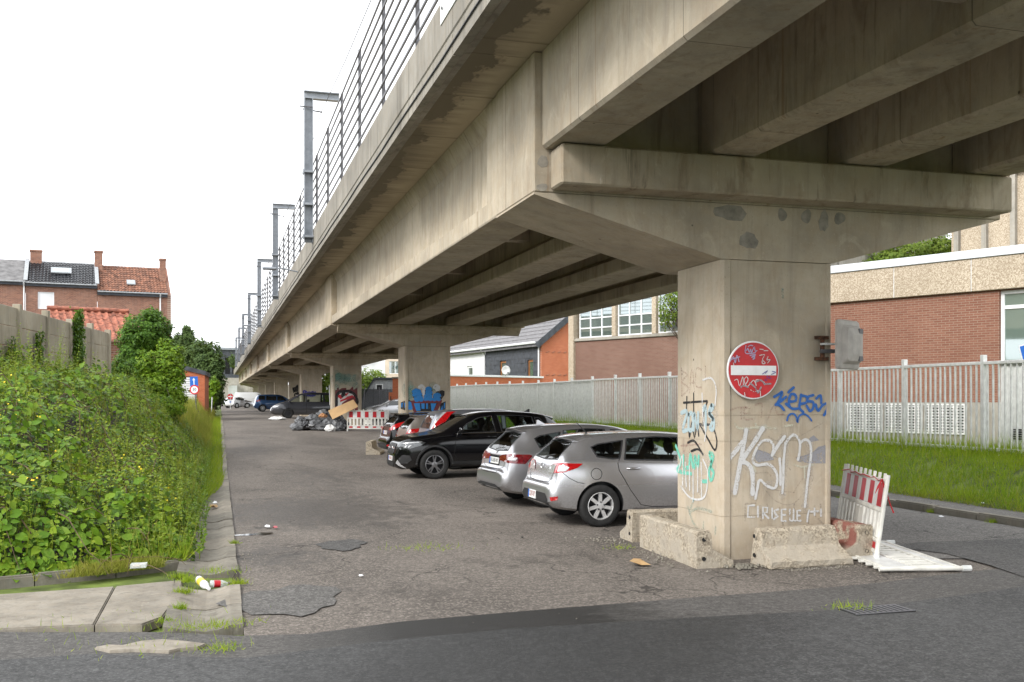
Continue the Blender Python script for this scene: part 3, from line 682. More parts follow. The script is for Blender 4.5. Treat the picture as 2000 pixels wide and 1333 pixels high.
lbox("back_wall", sb, M['dark_void'], xL + .1, -6.0, yB + 2.0, yB + 2.1, 4.0, 8.6)
lbox("side_wall", sb, M['conc_grey'], xL, xL + 0.2, yB + 0.41, yB + 9, 0.2, 8.6); lbox("side_wall", sb, M['conc_grey'], -6.2, -6.0, yB + 0.01, yB + 9, 0.2, 8.6)
# ribbed concrete tower block far right
T0 = P(1858, 776, 42.0); T0.z = 0
tb = thing("ribbed_building", "beige exposed concrete building with vertical ribs above the school roof at right", "building", T0, rzA)
lbox("wall", tb, M['pebble'], 0, 14, 0, 8, 0.3, 10.95); lbox("roof_edge", tb, M['conc_grey'], -0.1, 14.1, -0.2, 8, 10.96, 11.3)
for i in range(10): lbox("rib", tb, M['conc_grey'], i * 1.15 + 0.2, i * 1.15 + 0.4, -0.22, -0.003, 0.3, 10.95)
# electrical cabinet and signs at the right edge, behind the fence
C0 = P(1953, 776, 22.2)
cab = thing("steel_cabinet", "grey ribbed steel cabinet behind the fence at the right edge", "cabinet", (C0.x, C0.y, bank(C0.x, C0.y)), -math.pi / 2 + 0.1)
lbox("body", cab, M['galv'], 0, 2.2, 0.02, 1.0, -0.2, 1.93)
for i in range(18): lbox("rib", cab, M['galv'], 0.06 + i * 0.12, 0.10 + i * 0.12, 0, 0.019, 0.05, 1.9)
lbox("lid", cab, M['lead'], -0.06, 2.26, -0.06, 1.06, 1.935, 2.02, c=0.01)
b = MB()
for i in range(5): b.box(0.36, 0.8, -0.012, 0.0, 0.28 + i * 0.05, 0.31 + i * 0.05)
b.build("vent_slots", M['black'], cab, local=True)
M['sign_red'] = plain("sign_red", (0.55, 0.02, 0.025), 0.45, vary=0.06, spec=0.4)
M['sign_blue'] = plain("sign_blue", (0.01, 0.12, 0.50), 0.4, vary=0.08)
lbox("warning_plate", cab, M['white_paint'], 0.55, 0.95, -0.012, -0.004, 1.12, 1.42)
MB().lathe([(0.13, 0), (0.13, 0.004), (0.10, 0.004), (0.10, 0)], 20, 'Y', (0.75, -0.018, 1.27)).beam((0.66, -0.017, 1.36), (0.84, -0.017, 1.18), 0.003, 0.03, (0, 1, 0)).build("prohibition_ring", M['sign_red'], cab, local=True)
S0 = P(2012, 690, 20.0)
bs = thing("blue_sign", "tilted blue road sign with white border at the right edge above the fence", "road sign", (S0.x, S0.y, bank(S0.x, S0.y)), -YAW)
h0 = S0.z - bank(S0.x, S0.y)
MB().tube([(0, 0.03, -0.2), (0.0, 0.03, h0 + 0.3)], 0.03, 8).build("post", M['galv'], bs, local=True)
def rot_rect(w, h, y, ang, cz): return [(x * math.cos(ang) - z * math.sin(ang), y, cz + x * math.sin(ang) + z * math.cos(ang)) for x, z in ((-w, -h), (w, -h), (w, h), (-w, h))]
MB().prism(rot_rect(0.2, 0.2, -0.012, 0.25, h0), (0, 0.01, 0)).build("panel", M['white_frame'], bs, local=True)
MB().prism(rot_rect(0.18, 0.18, -0.016, 0.25, h0), (0, 0.003, 0)).build("blue_face", M['sign_blue'], bs, local=True)

# ------------------------------------------------------------------ house with grey roof, slate and white walls; annex
KH = 1.57
H0 = P(1055, 776, 52.0 * KH); H0.z = CAM_H + (0.4 - CAM_H) * KH
hs_ = thing("grey_roof_house", "long house with grey tiled roof, slate and white walls and orange brick gable", "house", H0, math.atan2(-0.990, 0.139)); hs_.scale = (KH, KH, KH)
ez = 4.33
wall_holes("slate_wall", -7.36, 0, 0, ez, [(-5.25, -4.35, 2.35, 3.6), (-1.55, -0.85, 2.35, 3.55)], M['slate'], hs_)
wall_holes("white_wall", -20, -7.37, 0, ez, [(-10.3, -9.35, 2.3, 3.45), (-14.6, -13.6, 2.3, 3.45)], M['render_white'], hs_)
for x0, x1, z0, z1, fm in ((-5.25, -4.35, 2.35, 3.6, 'wood'), (-1.55, -0.85, 2.35, 3.55, 'wood'), (-10.3, -9.35, 2.3, 3.45, 'white_frame'), (-14.6, -13.6, 2.3, 3.45, 'white_frame')):
    window(hs_, x0, x1, z0, z1, 1, (), 0.06, M[fm], M['glass'], 0.12)
for i in range(9):            # slate courses, each a thin lapped board
    for j in range(9):
        x0 = -7.34 + j * 0.93 - (0.46 if i % 2 else 0); x1 = min(x0 + 0.915, -0.02); x0 = max(x0, -7.34); z0 = 1.95 + i * 0.24
        if x1 - x0 < 0.1 or any(a < x1 and c > x0 and d < z0 + .22 and e > z0 for a, c, d, e in ((-5.27, -4.33, 2.35, 3.6), (-1.57, -0.83, 2.35, 3.55))): continue
        MB().prism([(x0, -0.022, z0), (x0, -0.004, z0), (x0, -0.004, z0 + 0.25), (x0, -0.009, z0 + 0.25)], (x1 - x0, 0, 0)).build("slate_board", M['slate'], hs_, local=True)
lbox("eaves_board", hs_, M['slate'], -20, 0, -0.25, 0.0, ez, ez + 0.12)
g_ = MB().prism([(0.002, 0, 0), (0.002, 8.4, 0), (0.002, 8.4, ez), (0.002, 4.2, ez + 3.4), (0.002, 0, ez)], (0.16, 0, 0)).build("gable_wall", M['brick_orange_y'], hs_, local=True)
for zz in (1.6, 2.7, 3.9):
    for i in range(7): MB().beam((0.175, 0.25 + i * 0.34, zz - 0.03), (0.175, 0.45 + i * 0.34, zz + 0.05), 0.03, 0.02, (1, 0, 0)).build("relief_brick", M['brick_house_y'], hs_, local=True)
sl = 3.4 / 4.2
for i in range(16):           # tile courses
    y0, y1 = -0.3 + i * 0.285, -0.3 + (i + 1) * 0.285 + 0.03
    MB().prism([(-20, y0, ez + 0.13 + y0 * sl + 0.05), (-20, y0, ez + 0.10 + y0 * sl), (-20, y1, ez + 0.10 + y1 * sl), (-20, y1, ez + 0.13 + y1 * sl)], (20.25, 0, 0)).build("tile_course", M['tile_grey'], hs_, local=True)
MB().prism([(-20, 4.25, ez + 3.5), (-20, 8.7, ez - 0.1), (-20, 8.7, ez - 0.2), (-20, 4.25, ez + 3.4)], (20.25, 0, 0)).build("rear_roof", M['tile_grey'], hs_, local=True)
MB().beam((0.3, -0.35, ez - 0.12), (0.3, 4.25, ez + 3.55), 0.05, 0.3, (0, 0, 1)).build("barge_board", M['slate'], hs_, local=True)
MB().tube([(-20, -0.36, ez + 0.06), (0.1, -0.36, ez + 0.06)], 0.06, 8).tube([(-7.36, -0.3, ez), (-7.36, -0.06, ez - 0.3), (-7.36, -0.06, 2.0)], 0.05, 6).tube([(-0.06, -0.06, ez), (-0.06, -0.06, 1.0)], 0.045, 6).build("gutter_and_downpipe", M['white_frame'], hs_, local=True)
a0, a1 = P(1060, 776, 80.4), P(845, 776, 71.3)
dirA = (a0 - a1); dirA.z = 0; LA = dirA.length
an = thing("brick_annex", "low orange brick annex wall with white coping in front of the grey roof house", "building", (a1.x, a1.y, 0.5), math.atan2(dirA.y, dirA.x))
wall_holes("brick_wall", 0, LA, 0, 2.97, [(1.6, 2.9, 1.0, 2.05)], M['brick_orange'], an)
window(an, 1.6, 2.9, 1.0, 2.05, 2, (), 0.06, M['wood']); lbox("coping", an, M['white_frame'], -0.05, LA + 0.05, -0.08, 0.3, 2.975, 3.12, c=0.01); lbox("flat_roof", an, M['slate_roof'], 0, LA, 0.31, 2.5, 2.7, 2.95)
dp = P(988, 723, 76.6)
ds = thing("satellite_dish", "round off-white satellite dish standing on the annex coping", "satellite dish", (dp.x, dp.y, 3.62), -YAW + 0.35); ds.scale = (1.5, 1.5, 1.5)
MB().lathe([(0.0, 0.05), (0.1, 0.045), (0.18, 0.02), (0.235, -0.02), (0.24, -0.03), (0.18, 0.005), (0.0, 0.035)], 24, 'Y', (0, 0, 0.26)).build("reflector", M['render_white'], ds, smooth=True, local=True)
MB().tube([(0, 0.06, -0.02), (0, 0.06, 0.26)], 0.02).tube([(0, 0.0, 0.06), (0.02, -0.25, 0.12)], 0.012).cbox(-0.03, 0.07, -0.31, -0.25, 0.08, 0.16, 0.01).build("arm", M['rail'], ds, local=True)
# apartment block, small grey house, brick pillar, far away to the right of the third pier
b0 = P(660, 776, 125); ap = thing("apartment_block", "pale apartment block with balconies and white windows far behind the piers", "building", (b0.x, b0.y, 0.5), -0.1)
M['cream'] = plain("cream_render", (0.62, 0.52, 0.42), 0.85, vary=0.08, scale=1)
fl = [1.5, 4.4, 7.3, 10.2]
hol = [(x, x + 1.5, z, z + 1.6) for z in fl for x in (0.8, 4.6, 6.4, 9.2, 11.2)]
wall_holes("wall", 0, 5.9, 0, 13, [h for h in hol if h[1] < 6], M['render_white'], ap); wall_holes("wall", 5.91, 14, 0, 13, [h for h in hol if h[0] > 6], M['cream'], ap)
for h in hol: window(ap, *h, 2, (), 0.08)
for z in fl:
    lbox("balcony", ap, M['render_white'], 0.2, 3.6, -1.3, -0.003, z - 0.2, z - 0.02); b = MB().box(0.2, 3.6, -1.3, -1.26, z + 0.85, z + 0.9)
    for i in range(18): b.box(0.22 + i * 0.195, 0.25 + i * 0.195, -1.29, -1.27, z - 0.01, z + 0.85)
    b.build("balcony_railing", M['steel'], ap, local=True)
lbox("roof", ap, M['slate_roof'], -0.2, 14.2, -0.2, 9, 13.01, 13.4)
b0 = P(705, 776, 74); g2 = thing("grey_gable_house", "small light grey house with dark sloping roof edge behind the red white barrier", "house", (b0.x, b0.y, 0.5), -YAW)
MB().prism([(0, 0, 0), (3.4, 0, 0), (3.4, 0, 2.75), (1.0, 0, 2.75), (0, 0, 1.1)], (0, 5, 0)).build("wall", M['lead'], g2, local=True)
MB().beam((-0.1, 2.4, 1.06), (1.02, 2.4, 2.83), 5.2, 0.1, (-.86, 0, .5)).box(1.0, 3.5, -0.15, 5.1, 2.76, 2.9).build("roof", M['slate'], g2, local=True)
b0 = P(741, 757, 70); bh = thing("basketball_hoop", "white framed basketball backboard on a pole before the grey house", "basketball hoop", (b0.x, b0.y, 0.5), -YAW)
zb_ = b0.z - 0.5
b = MB()
for q_ in ((-.26, .26, -.24, -.17), (-.26, .26, .17, .24), (-.26, -.19, -.17, .17), (.19, .26, -.17, .17)): b.box(q_[0], q_[1], 0, 0.03, zb_ + q_[2], zb_ + q_[3])
b.build("backboard_frame", M['white_frame'], bh, local=True); lbox("backboard", bh, M['black'], -.19, .19, 0.008, 0.022, zb_ - .17, zb_ + .17)
MB().tube([(0, 0.1, 0), (0, 0.1, zb_)], 0.04, 8).tube([(0.2 * math.cos(t), -0.22 + 0.2 * math.sin(t), zb_ - 0.2) for t in [i * 0.5236 for i in range(13)]], 0.012, 5).build("pole", M['rail'], bh, local=True)
b0 = P(735, 790, 68); tr = thing("trampoline", "round trampoline with dark net and curved poles beside the grey house", "trampoline", (b0.x, b0.y, 0.5), 0)
MB().lathe([(1.3, 0.55), (1.36, 0.58), (1.3, 0.61)], 24).build("rim", M['rail'], tr, local=True)
b = MB()
for k in range(8): t = k * math.pi / 4; b.tube([(1.33 * math.cos(t), 1.33 * math.sin(t), 0), (1.42 * math.cos(t), 1.42 * math.sin(t), 1.0), (1.3 * math.cos(t), 1.3 * math.sin(t), 1.9), (1.2 * math.cos(t), 1.2 * math.sin(t), 2.1)], 0.025, 5)
b.build("poles", M['rail'], tr, local=True)
q = NT("safety_net"); tp = q.n("BsdfTransparent"); ms = q.n("MixShader", {0: 0.55, 1: tp.outputs[0], 2: q.b.outputs[0]}); q.p((0.03, 0.03, 0.035), 0.9); q.t.links.new(ms.outputs[0], q.out.inputs[0])
MB().lathe([(1.28, 0.6), (1.3, 1.3), (1.22, 2.0)], 24).build("net", q.m, tr, local=True)
b0 = P(763, 776, 62); bp = thing("brick_pier", "narrow dark orange brick pillar just left of the second concrete pier", "brick pillar", (b0.x, b0.y, 0.2), -YAW)
lbox("shaft", bp, M['brick_orange'], 0.12, 0.6, 0, 0.5, 0, 2.9); lbox("lower_block", bp, M['brick_orange'], -0.12, 0.115, 0.02, 0.5, 0, 2.05); lbox("cap", bp, M['kerb'], 0.08, 0.64, -0.04, 0.54, 2.905, 3.0); lbox("slot", bp, M['dark_void'], -0.03, 0.03, 0.01, 0.018, 0.9, 1.8)

# ------------------------------------------------------------------ left side: panel wall, shed roof, row houses, garage
W0 = Vector((-4.45, 18.6, 0)); W1 = Vector((-3.02, 30.4, 0))
wl = thing("panel_wall", "weathered concrete panel wall with posts at the top of the bramble bank", "wall", (W0.x, W0.y, 1.5), math.atan2(W1.y - W0.y, W1.x - W0.x))
Lw = (W1 - W0).length; nb = 6; bay = Lw / nb
for i in range(nb + 1):
    x = i * bay; zt = 2.36 + (0.04 if i % 2 else 0)
    lbox("post", wl, M['conc_wall'], x - 0.07, x + 0.07, -0.075, 0.075, -0.9, zt, c=0.008)
    if i < nb:
        for j in range(6):
            z0 = -0.12 + j * 0.40; lbox("panel", wl, M['conc_wall'], x + 0.072, x + bay - 0.072, -0.022 + R.uniform(-.006, .006), 0.022, z0 + R.uniform(.002, .006), z0 + 0.394, c=0.006)
wl.location.z = 1.5
wr = thing("panel_wall", "short return of the concrete panel wall at its right end beside the ivy bush", "wall", (W1.x, W1.y, 1.3), 2.2)
for i in range(3):
    x = i * 0.95 + 0.15; lbox("post", wr, M['conc_wall'], x - 0.07, x + 0.07, -0.075, 0.075, -0.7, 2.3 - i * 0.1, c=0.008)
    if i < 2:
        for j in range(6): lbox("panel", wr, M['conc_wall'], x + 0.072, x + 0.878, -0.022, 0.022, -0.15 + j * 0.38, 0.225 + j * 0.38, c=0.006)
# shed roof of red pantiles behind the wall
def pantile(w, l):
    b = MB(); n = 6; v = []
    for yy in (0, l):
        for i in range(n + 1):
            u = i / n; z = 0.045 * math.sin(u * 2 * math.pi) * (1 if u < .5 else 0.35); v.append((u * w, yy, z + (0.012 if yy == 0 else 0)))
    f = [(i, i + 1, n + 2 + i, n + 1 + i) for i in range(n)]
    v += [(p[0], p[1], p[2] - 0.02) for p in v]; m = 2 * (n + 1)
    f += [(m + i, i, i + 1, m + i + 1)[::-1] for i in range(n)]
    return v, f
s0 = P(92, 600, 37); s1 = P(244, 607, 38.5)
dS = s1 - s0; rzS = math.atan2(dS.y, dS.x)
shed = thing("shed", "low shed with red clay pantile roof behind the concrete panel wall", "shed", (s0.x, s0.y, 1.0), rzS)
tm = mesh("tile", *pantile(0.27, 0.36), M['tile_red']); Ls = math.hypot(dS.x, dS.y); sn = math.radians(32)
for r_ in range(7):
    for c_ in range(int(Ls / 0.25) + 1):
        k = 6 - r_
        link("tile", tm, shed, local=True, loc=(c_ * 0.25, -(k + 1) * 0.31 * math.cos(sn), s0.z - 1.0 - 0.1 - (k + 1) * 0.31 * math.sin(sn) + R.uniform(-.006, .006)), rot=(sn, R.uniform(-.03, .03), R.uniform(-.02, .02)))
for c_ in range(int(Ls / 0.36) + 1): MB().tube([(c_ * 0.36, 0, s0.z - 1.04), (c_ * 0.36 + 0.38, 0, s0.z - 1.02)], 0.09, 8).build("ridge_tile", M['tile_red'], shed, local=True)
lbox("wall", shed, M['brick_house'], 0, Ls, -1.6, 2.0, -0.5, s0.z - 2.3)
# row houses
h0 = P(0, 776, 80); rzH = math.atan2(0.132, 0.991)
def hx(px): a = (px - 1000) / FPX; return (80 * a + 41.15) / (0.9135 - 0.4067 * a)
def roof_tiles(name, x0, x1, ze, zr, dep, mat, parent, step=0.26, rows=12, amp=0.035):
    n = int((x1 - x0) / step) * 4; V = []; F = []
    for r_ in range(rows):
        for e, t in enumerate((r_ / rows, (r_ + 1.06) / rows)):
            for i in range(n + 1):
                x = x0 + (x1 - x0) * i / n; V.append((x, -0.25 + (dep + 0.25) * t, ze + (zr - ze) * t + amp * math.sin((x - x0) / step * 2 * math.pi) + (0.05 if e == 0 else 0.0)))
        b = r_ * 2 * (n + 1); F += [(b + i, b + i + 1, b + n + 2 + i, b + n + 1 + i) for i in range(n)]
        if r_: F += [(b + i + 1, b + i, b - (n + 1) + i, b - (n + 1) + i + 1) for i in range(n)]
    o = obj(name, V, F, mat, parent, local=True); return tag(o, kind="stuff")
def rowhouse(label, xa, xb, ez, rz_, roofm, holes, tile=True):
    t = thing("row_house", label, "house", (h0.x, h0.y, 0), rzH, group="row houses behind the wall")
    wall_holes("wall", xa, xb, 1.5, ez - 0.1, holes, M['brick_house'], t)
    for h in holes: window(t, *h, 1, (), 0.05, M['white_frame'], M['render_white'], 0.08)
    if tile: roof_tiles("roof", xa - 0.05, xb - 0.02, ez + 0.05, rz_, 4.2, roofm, t)
    else:
        for i in range(14):
            y0 = -0.25 + i * 0.32; zz = ez + 0.05 + (rz_ - ez) * i / 14
            MB().prism([(xa, y0, zz + 0.02), (xa, y0, zz), (xa, y0 + 0.34, zz + (rz_ - ez) / 14), (xa, y0 + 0.34, zz + (rz_ - ez) / 14 + 0.02)], (xb - xa, 0, 0)).build("slate_course", roofm, t, local=True)
    MB().prism([(xa, 4.25, rz_ + 0.02), (xa, 8.4, ez), (xa, 8.4, ez - 0.1), (xa, 4.25, rz_ - 0.1)], (xb - xa, 0, 0)).build("rear_roof", roofm, t, local=True)
    lbox("eaves_fascia", t, M['slate'], xa, xb, -0.22, 0, ez - 0.28, ez - 0.02); MB().tube([(xa, -0.3, ez - 0.02), (xb, -0.3, ez - 0.02)], 0.07, 6).build("gutter", M['lead'], t, local=True)
    return t
x1_, x2_, x3_ = hx(50), hx(190), hx(327)
ra = rowhouse("brick row house with worn grey slate roof, leftmost at the picture edge", -7, x1_, 11.3, 13.5, M['slate_roof'], [], False)
rb = rowhouse("brick row house with glossy black tile roof, skylight and shuttered window", x1_ + 0.02, x2_, 11.25, 13.55, M['tile_black'], [(hx(74), hx(106), 9.15, 10.55)])
rc = rowhouse("brick row house with orange clay tile roof and tall end chimney", x2_ + 0.02, x3_, 10.75, 13.45, M['tile_orange'], [])
MB().prism([(x3_ + 0.002, 0, 1.5), (x3_ + 0.002, 8.4, 1.5), (x3_ + 0.002, 8.4, 10.7), (x3_ + 0.002, 4.2, 13.5), (x3_ + 0.002, 0, 10.7)], (0.3, 0, 0)).build("gable_wall", M['brick_house_y'], rc, local=True)
for t, x, y, z0, z1, w, dd in ((rb, hx(68), 4.0, 12.6, 14.3, 0.9, 0.6), (rb, hx(195), 3.6, 12.6, 14.45, 0.62, 0.8), (rc, x3_ - 0.2, 2.2, 11.6, 13.9, 0.5, 0.6)):
    lbox("chimney", t, M['brick_house'], x - w / 2, x + w / 2, y - dd / 2, y + dd / 2, z0, z1); lbox("chimney_cap", t, M['brick_house'], x - w / 2 - 0.05, x + w / 2 + 0.05, y - dd / 2 - .05, y + dd / 2 + .05, z1 + .003, z1 + 0.14)
def on_roof(x, t, ez, rz_, up=0.09): return Vector((x, -0.25 + 4.45 * t, ez + 0.05 + (rz_ - ez) * t + up))
for t, xa, xb, ta, tb_, ez_, rr in ((rb, hx(99), hx(140), 0.38, 0.62, 11.25, 13.55), (rc, hx(249), hx(266), 0.22, 0.38, 10.75, 13.45)):
    a_, b__, c__, d__ = on_roof(xa, ta, ez_, rr), on_roof(xb, ta, ez_, rr), on_roof(xb, tb_, ez_, rr), on_roof(xa, tb_, ez_, rr)
    MB().prism([a_, b__, c__, d__], (0, -0.05, 0.08)).build("skylight_frame", M['lead'], t, local=True)
    i_ = 0.12; ctr = (a_ + b__ + c__ + d__) / 4; MB().prism([ctr + (p - ctr) * 0.82 + Vector((0, -0.052, 0.084)) for p in (a_, b__, c__, d__)], (0, -0.004, 0.006)).build("skylight_glass", M['glass'], t, local=True)
for t, xx, zt, zb__ in ((rb, hx(47), 11.2, 8.0), (rc, hx(313), 10.7, 6.0)): MB().tube([(xx, -0.32, zt), (xx, -0.1, zt - 0.3), (xx, -0.1, zb__)], 0.06, 6).build("downpipe", M['white_frame'], t, local=True)
for (xa, ez_, rr) in ((x1_, 11.25, 13.55), (x2_, 11.2, 13.5)):
    MB().beam(on_roof(xa, 0.0, ez_, rr, 0.12), on_roof(xa, 1.0, ez_, rr, 0.12), 0.3, 0.06).build("flashing", M['lead'], rb, local=True)
# garage
g0 = P(333, 776, 60); g1 = P(400, 776, 60.5); rzG = math.atan2(g1.y - g0.y, g1.x - g0.x); Lg = (g1 - g0).length
ga = thing("garage", "small orange brick garage with white roller door and sloping grey roof edge", "garage", (g0.x, g0.y, 1.2), rzG)
MB().prism([(0, 0, -0.5), (Lg, 0, -0.5), (Lg, 0, 2.1), (0, 0, 2.6)], (0, 0.12, 0)).build("front_wall", M['brick_orange'], ga, local=True)
MB().prism([(Lg, 0.121, -0.5), (Lg, 6, -0.5), (Lg, 6, 2.1), (Lg, 0.121, 2.1)], (-0.2, 0, 0)).build("side_wall", M['brick_orange_y'], ga, local=True)
MB().prism([(-0.1, -0.08, 2.6), (Lg + 0.08, -0.08, 2.07), (Lg + 0.08, -0.08, 2.32), (-0.1, -0.08, 2.88)], (0, 6.2, 0)).build("roof_edge", M['slate'], ga, local=True)
rd = lbox("door_frame", ga, M['dark_void'], 0.05, Lg - 0.45, -0.012, -0.003, -0.45, 2.0)
for i in range(18): lbox("roller_slat", ga, M['render_white'], 0.08, Lg - 0.48, -0.045, -0.014, -0.42 + i * 0.132, -0.42 + i * 0.132 + 0.112, c=0.008)
# far end: dark station building and grey walls under the last span
b0 = P(424, 776, 205); st_ = thing("station_building", "dark grey building with arched openings at the far end of the viaduct", "building", (b0.x, b0.y, 0.5), 0)
wall_holes("wall", 0, 9, 0, 11.2, [(1.6, 2.6, 6.2, 9.6), (3.0, 4.8, 6.2, 9.9)], M['slate'], st_, r=0.6); lbox("inside", st_, M['black'], 1, 6, 0.65, 0.7, 6, 10); lbox("roof", st_, M['steel'], -0.3, 9.3, -0.4, 6, 11.21, 11.7); lbox("lower_block", st_, M['conc_grey'], 0.6, 4.4, -12, -10, 0, 5.2)
b0 = P(447, 776, 185); en = thing("end_block", "pale concrete block wall closing the far end under the viaduct", "building", (b0.x, b0.y, 0.5), 0)
lbox("wall", en, M['render_white'], 0, 1.5, 0, 4, 0, 3.6); lbox("wall", en, M['conc_grey'], 1.51, 12, 0.5, 4, 0, 3.8); lbox("opening", en, M['dark_void'], 2.6, 7.0, 0.44, 0.49, 0, 2.4); lbox("balcony_slab", en, M['conc_grey'], -4.6, 0.4, -3, 1, 4.2, 4.9)
# ------------------------------------------------------------------ cars
def pchip(pts):
    X = np.array([p[0] for p in pts], float); Y = np.array([p[1] for p in pts], float); h = np.diff(X); d = np.diff(Y) / h
    m = np.zeros(len(X)); m[0] = d[0]; m[-1] = d[-1]
    for i in range(1, len(X) - 1):
        if d[i - 1] * d[i] > 0: w1, w2 = 2 * h[i] + h[i - 1], h[i] + 2 * h[i - 1]; m[i] = (w1 + w2) / (w1 / d[i - 1] + w2 / d[i])
    def f(x):
        x = min(max(x, X[0]), X[-1]); i = min(int(np.searchsorted(X, x, side='right')) - 1, len(X) - 2); t = (x - X[i]) / h[i]
        return float((2 * t**3 - 3 * t * t + 1) * Y[i] + (t**3 - 2 * t * t + t) * h[i] * m[i] + (-2 * t**3 + 3 * t * t) * Y[i + 1] + (t**3 - t * t) * h[i] * m[i + 1])
    return f
def paint(name, col, metal=0.6, rough=0.38, film=0.55):
    q = NT(name); n_ = q.noise(q.pos((1, 1, 1), True), 3.0, 4); d = q.noise(q.pos((1, 1, 1), True), 40, 3)
    c = q.mix(q.ramp(n_, 0.3, 0.7, 0, 0.22), col, tuple(x * 0.8 for x in col))
    sz = q.n("SeparateXYZ", {0: q.n("TexCoord").outputs["Object"]})
    dirt = q.math('MULTIPLY', q.ramp(sz.outputs[2], 0.62, 0.2), q.ramp(d, 0.35, 0.7, film * 0.3, film))      # road film on the sills
    c = q.mix(dirt, c, (0.16, 0.14, 0.12)); q.p(c, q.ramp(dirt, 0, .5, rough, 0.65), metal, 0.5)
    q.b.inputs["Coat Weight"].default_value = 0.9; q.b.inputs["Coat Roughness"].default_value = 0.03; return q.m
M['p_silver'] = paint("silver_metallic_paint", (0.58, 0.58, 0.60), 0.85, 0.27)
M['p_silver2'] = paint("grey_metallic_paint", (0.48, 0.48, 0.50), 0.85, 0.29)
M['p_black'] = paint("black_paint", (0.003, 0.003, 0.004), 0.0, 0.12, 0.12); M['p_black'].node_tree.nodes["Principled BSDF"].inputs["Coat Weight"].default_value = 0.25
M['p_beige'] = paint("champagne_metallic_paint", (0.25, 0.225, 0.20), 0.7, 0.38)
M['p_van'] = paint("slate_metallic_paint", (0.26, 0.27, 0.30), 0.7, 0.38)
M['p_char'] = paint("charcoal_paint", (0.035, 0.037, 0.045), 0.4, 0.35)
M['p_blue'] = paint("blue_metallic_paint", (0.035, 0.10, 0.24), 0.5, 0.35)
M['p_white'] = paint("white_paint_gloss", (0.62, 0.63, 0.64), 0.0, 0.35)
M['plastic'] = plain("black_bumper_plastic", (0.022, 0.022, 0.023), 0.55, vary=0.1)
M['tyre'] = plain("tyre_rubber", (0.018, 0.018, 0.018), 0.8, vary=0.2, scale=20)
M['alloy'] = plain("alloy_wheel", (0.68, 0.68, 0.68), 0.4, 0.5, vary=0.08)
M['alloy_dk'] = plain("dark_alloy_wheel", (0.05, 0.05, 0.055), 0.35, 0.6)
M['alloy_mid'] = plain('machined_alloy_wheel', (0.30, 0.30, 0.31), 0.3, 0.8)
M['chrome'] = plain("chrome", (0.7, 0.7, 0.71), 0.12, 1.0, vary=0.03)
M['cabin'] = plain("car_interior", (0.02, 0.02, 0.022), 0.85)
M['seat'] = plain("seat_fabric", (0.022, 0.022, 0.024), 0.9)
M['lamp_red'] = plain("red_lamp_lens", (0.42, 0.008, 0.01), 0.08, spec=0.8, vary=0.25, scale=25, coat=1.0)
M['lamp_dred'] = plain("dark_red_lamp_lens", (0.16, 0.006, 0.01), 0.08, spec=0.8, vary=0.25, scale=25, coat=1.0)
M['lamp_clear'] = plain("clear_lamp_lens", (0.55, 0.55, 0.56), 0.08, 0.3, 0.8, 0.2, 30, 1.0)
M['lamp_dark'] = plain("headlamp_lens", (0.06, 0.065, 0.07), 0.05, 0.2, 0.9, 0.3, 25, 1.0)
M['plate'] = plain("number_plate_white", (0.72, 0.72, 0.70), 0.4, vary=0.05)
M['plate_red'] = plain("plate_letter_red", (0.30, 0.01, 0.02), 0.5)
M['seam'] = plain("panel_gap", (0.006, 0.006, 0.006), 0.9)
def carglass():
    q = NT("car_glass"); tp = q.n("BsdfTransparent", {0: (0.80, 0.87, 0.85, 1)}); gl = q.n("BsdfGlossy", {"Roughness": 0.015, "Color": (1, 1, 1, 1)})
    fr = q.n("Fresnel", {"IOR": 1.5}); f = q.ramp(fr.outputs[0], 0.0, 1.0, 0.03, 1.0)
    ms = q.n("MixShader", {0: f, 1: tp.outputs[0], 2: gl.outputs[0]}); q.t.links.new(ms.outputs[0], q.out.inputs[0]); return q.m
M['cglass'] = carglass()
M['cglass_dk'] = glass_mat("tinted_car_glass", (0.012, 0.014, 0.015), 0.04, 0.0)

def boolean(o, cutter):
    md = o.modifiers.new("cut", 'BOOLEAN'); md.operation = 'DIFFERENCE'; md.solver = 'EXACT'; md.object = cutter; md.material_mode = 'TRANSFER'
    dg = bpy.context.evaluated_depsgraph_get(); dg.update(); me = bpy.data.meshes.new_from_object(o.evaluated_get(dg))
    o.modifiers.clear(); old = o.data; o.data = me; bpy.data.meshes.remove(old); bpy.data.objects.remove(cutter)

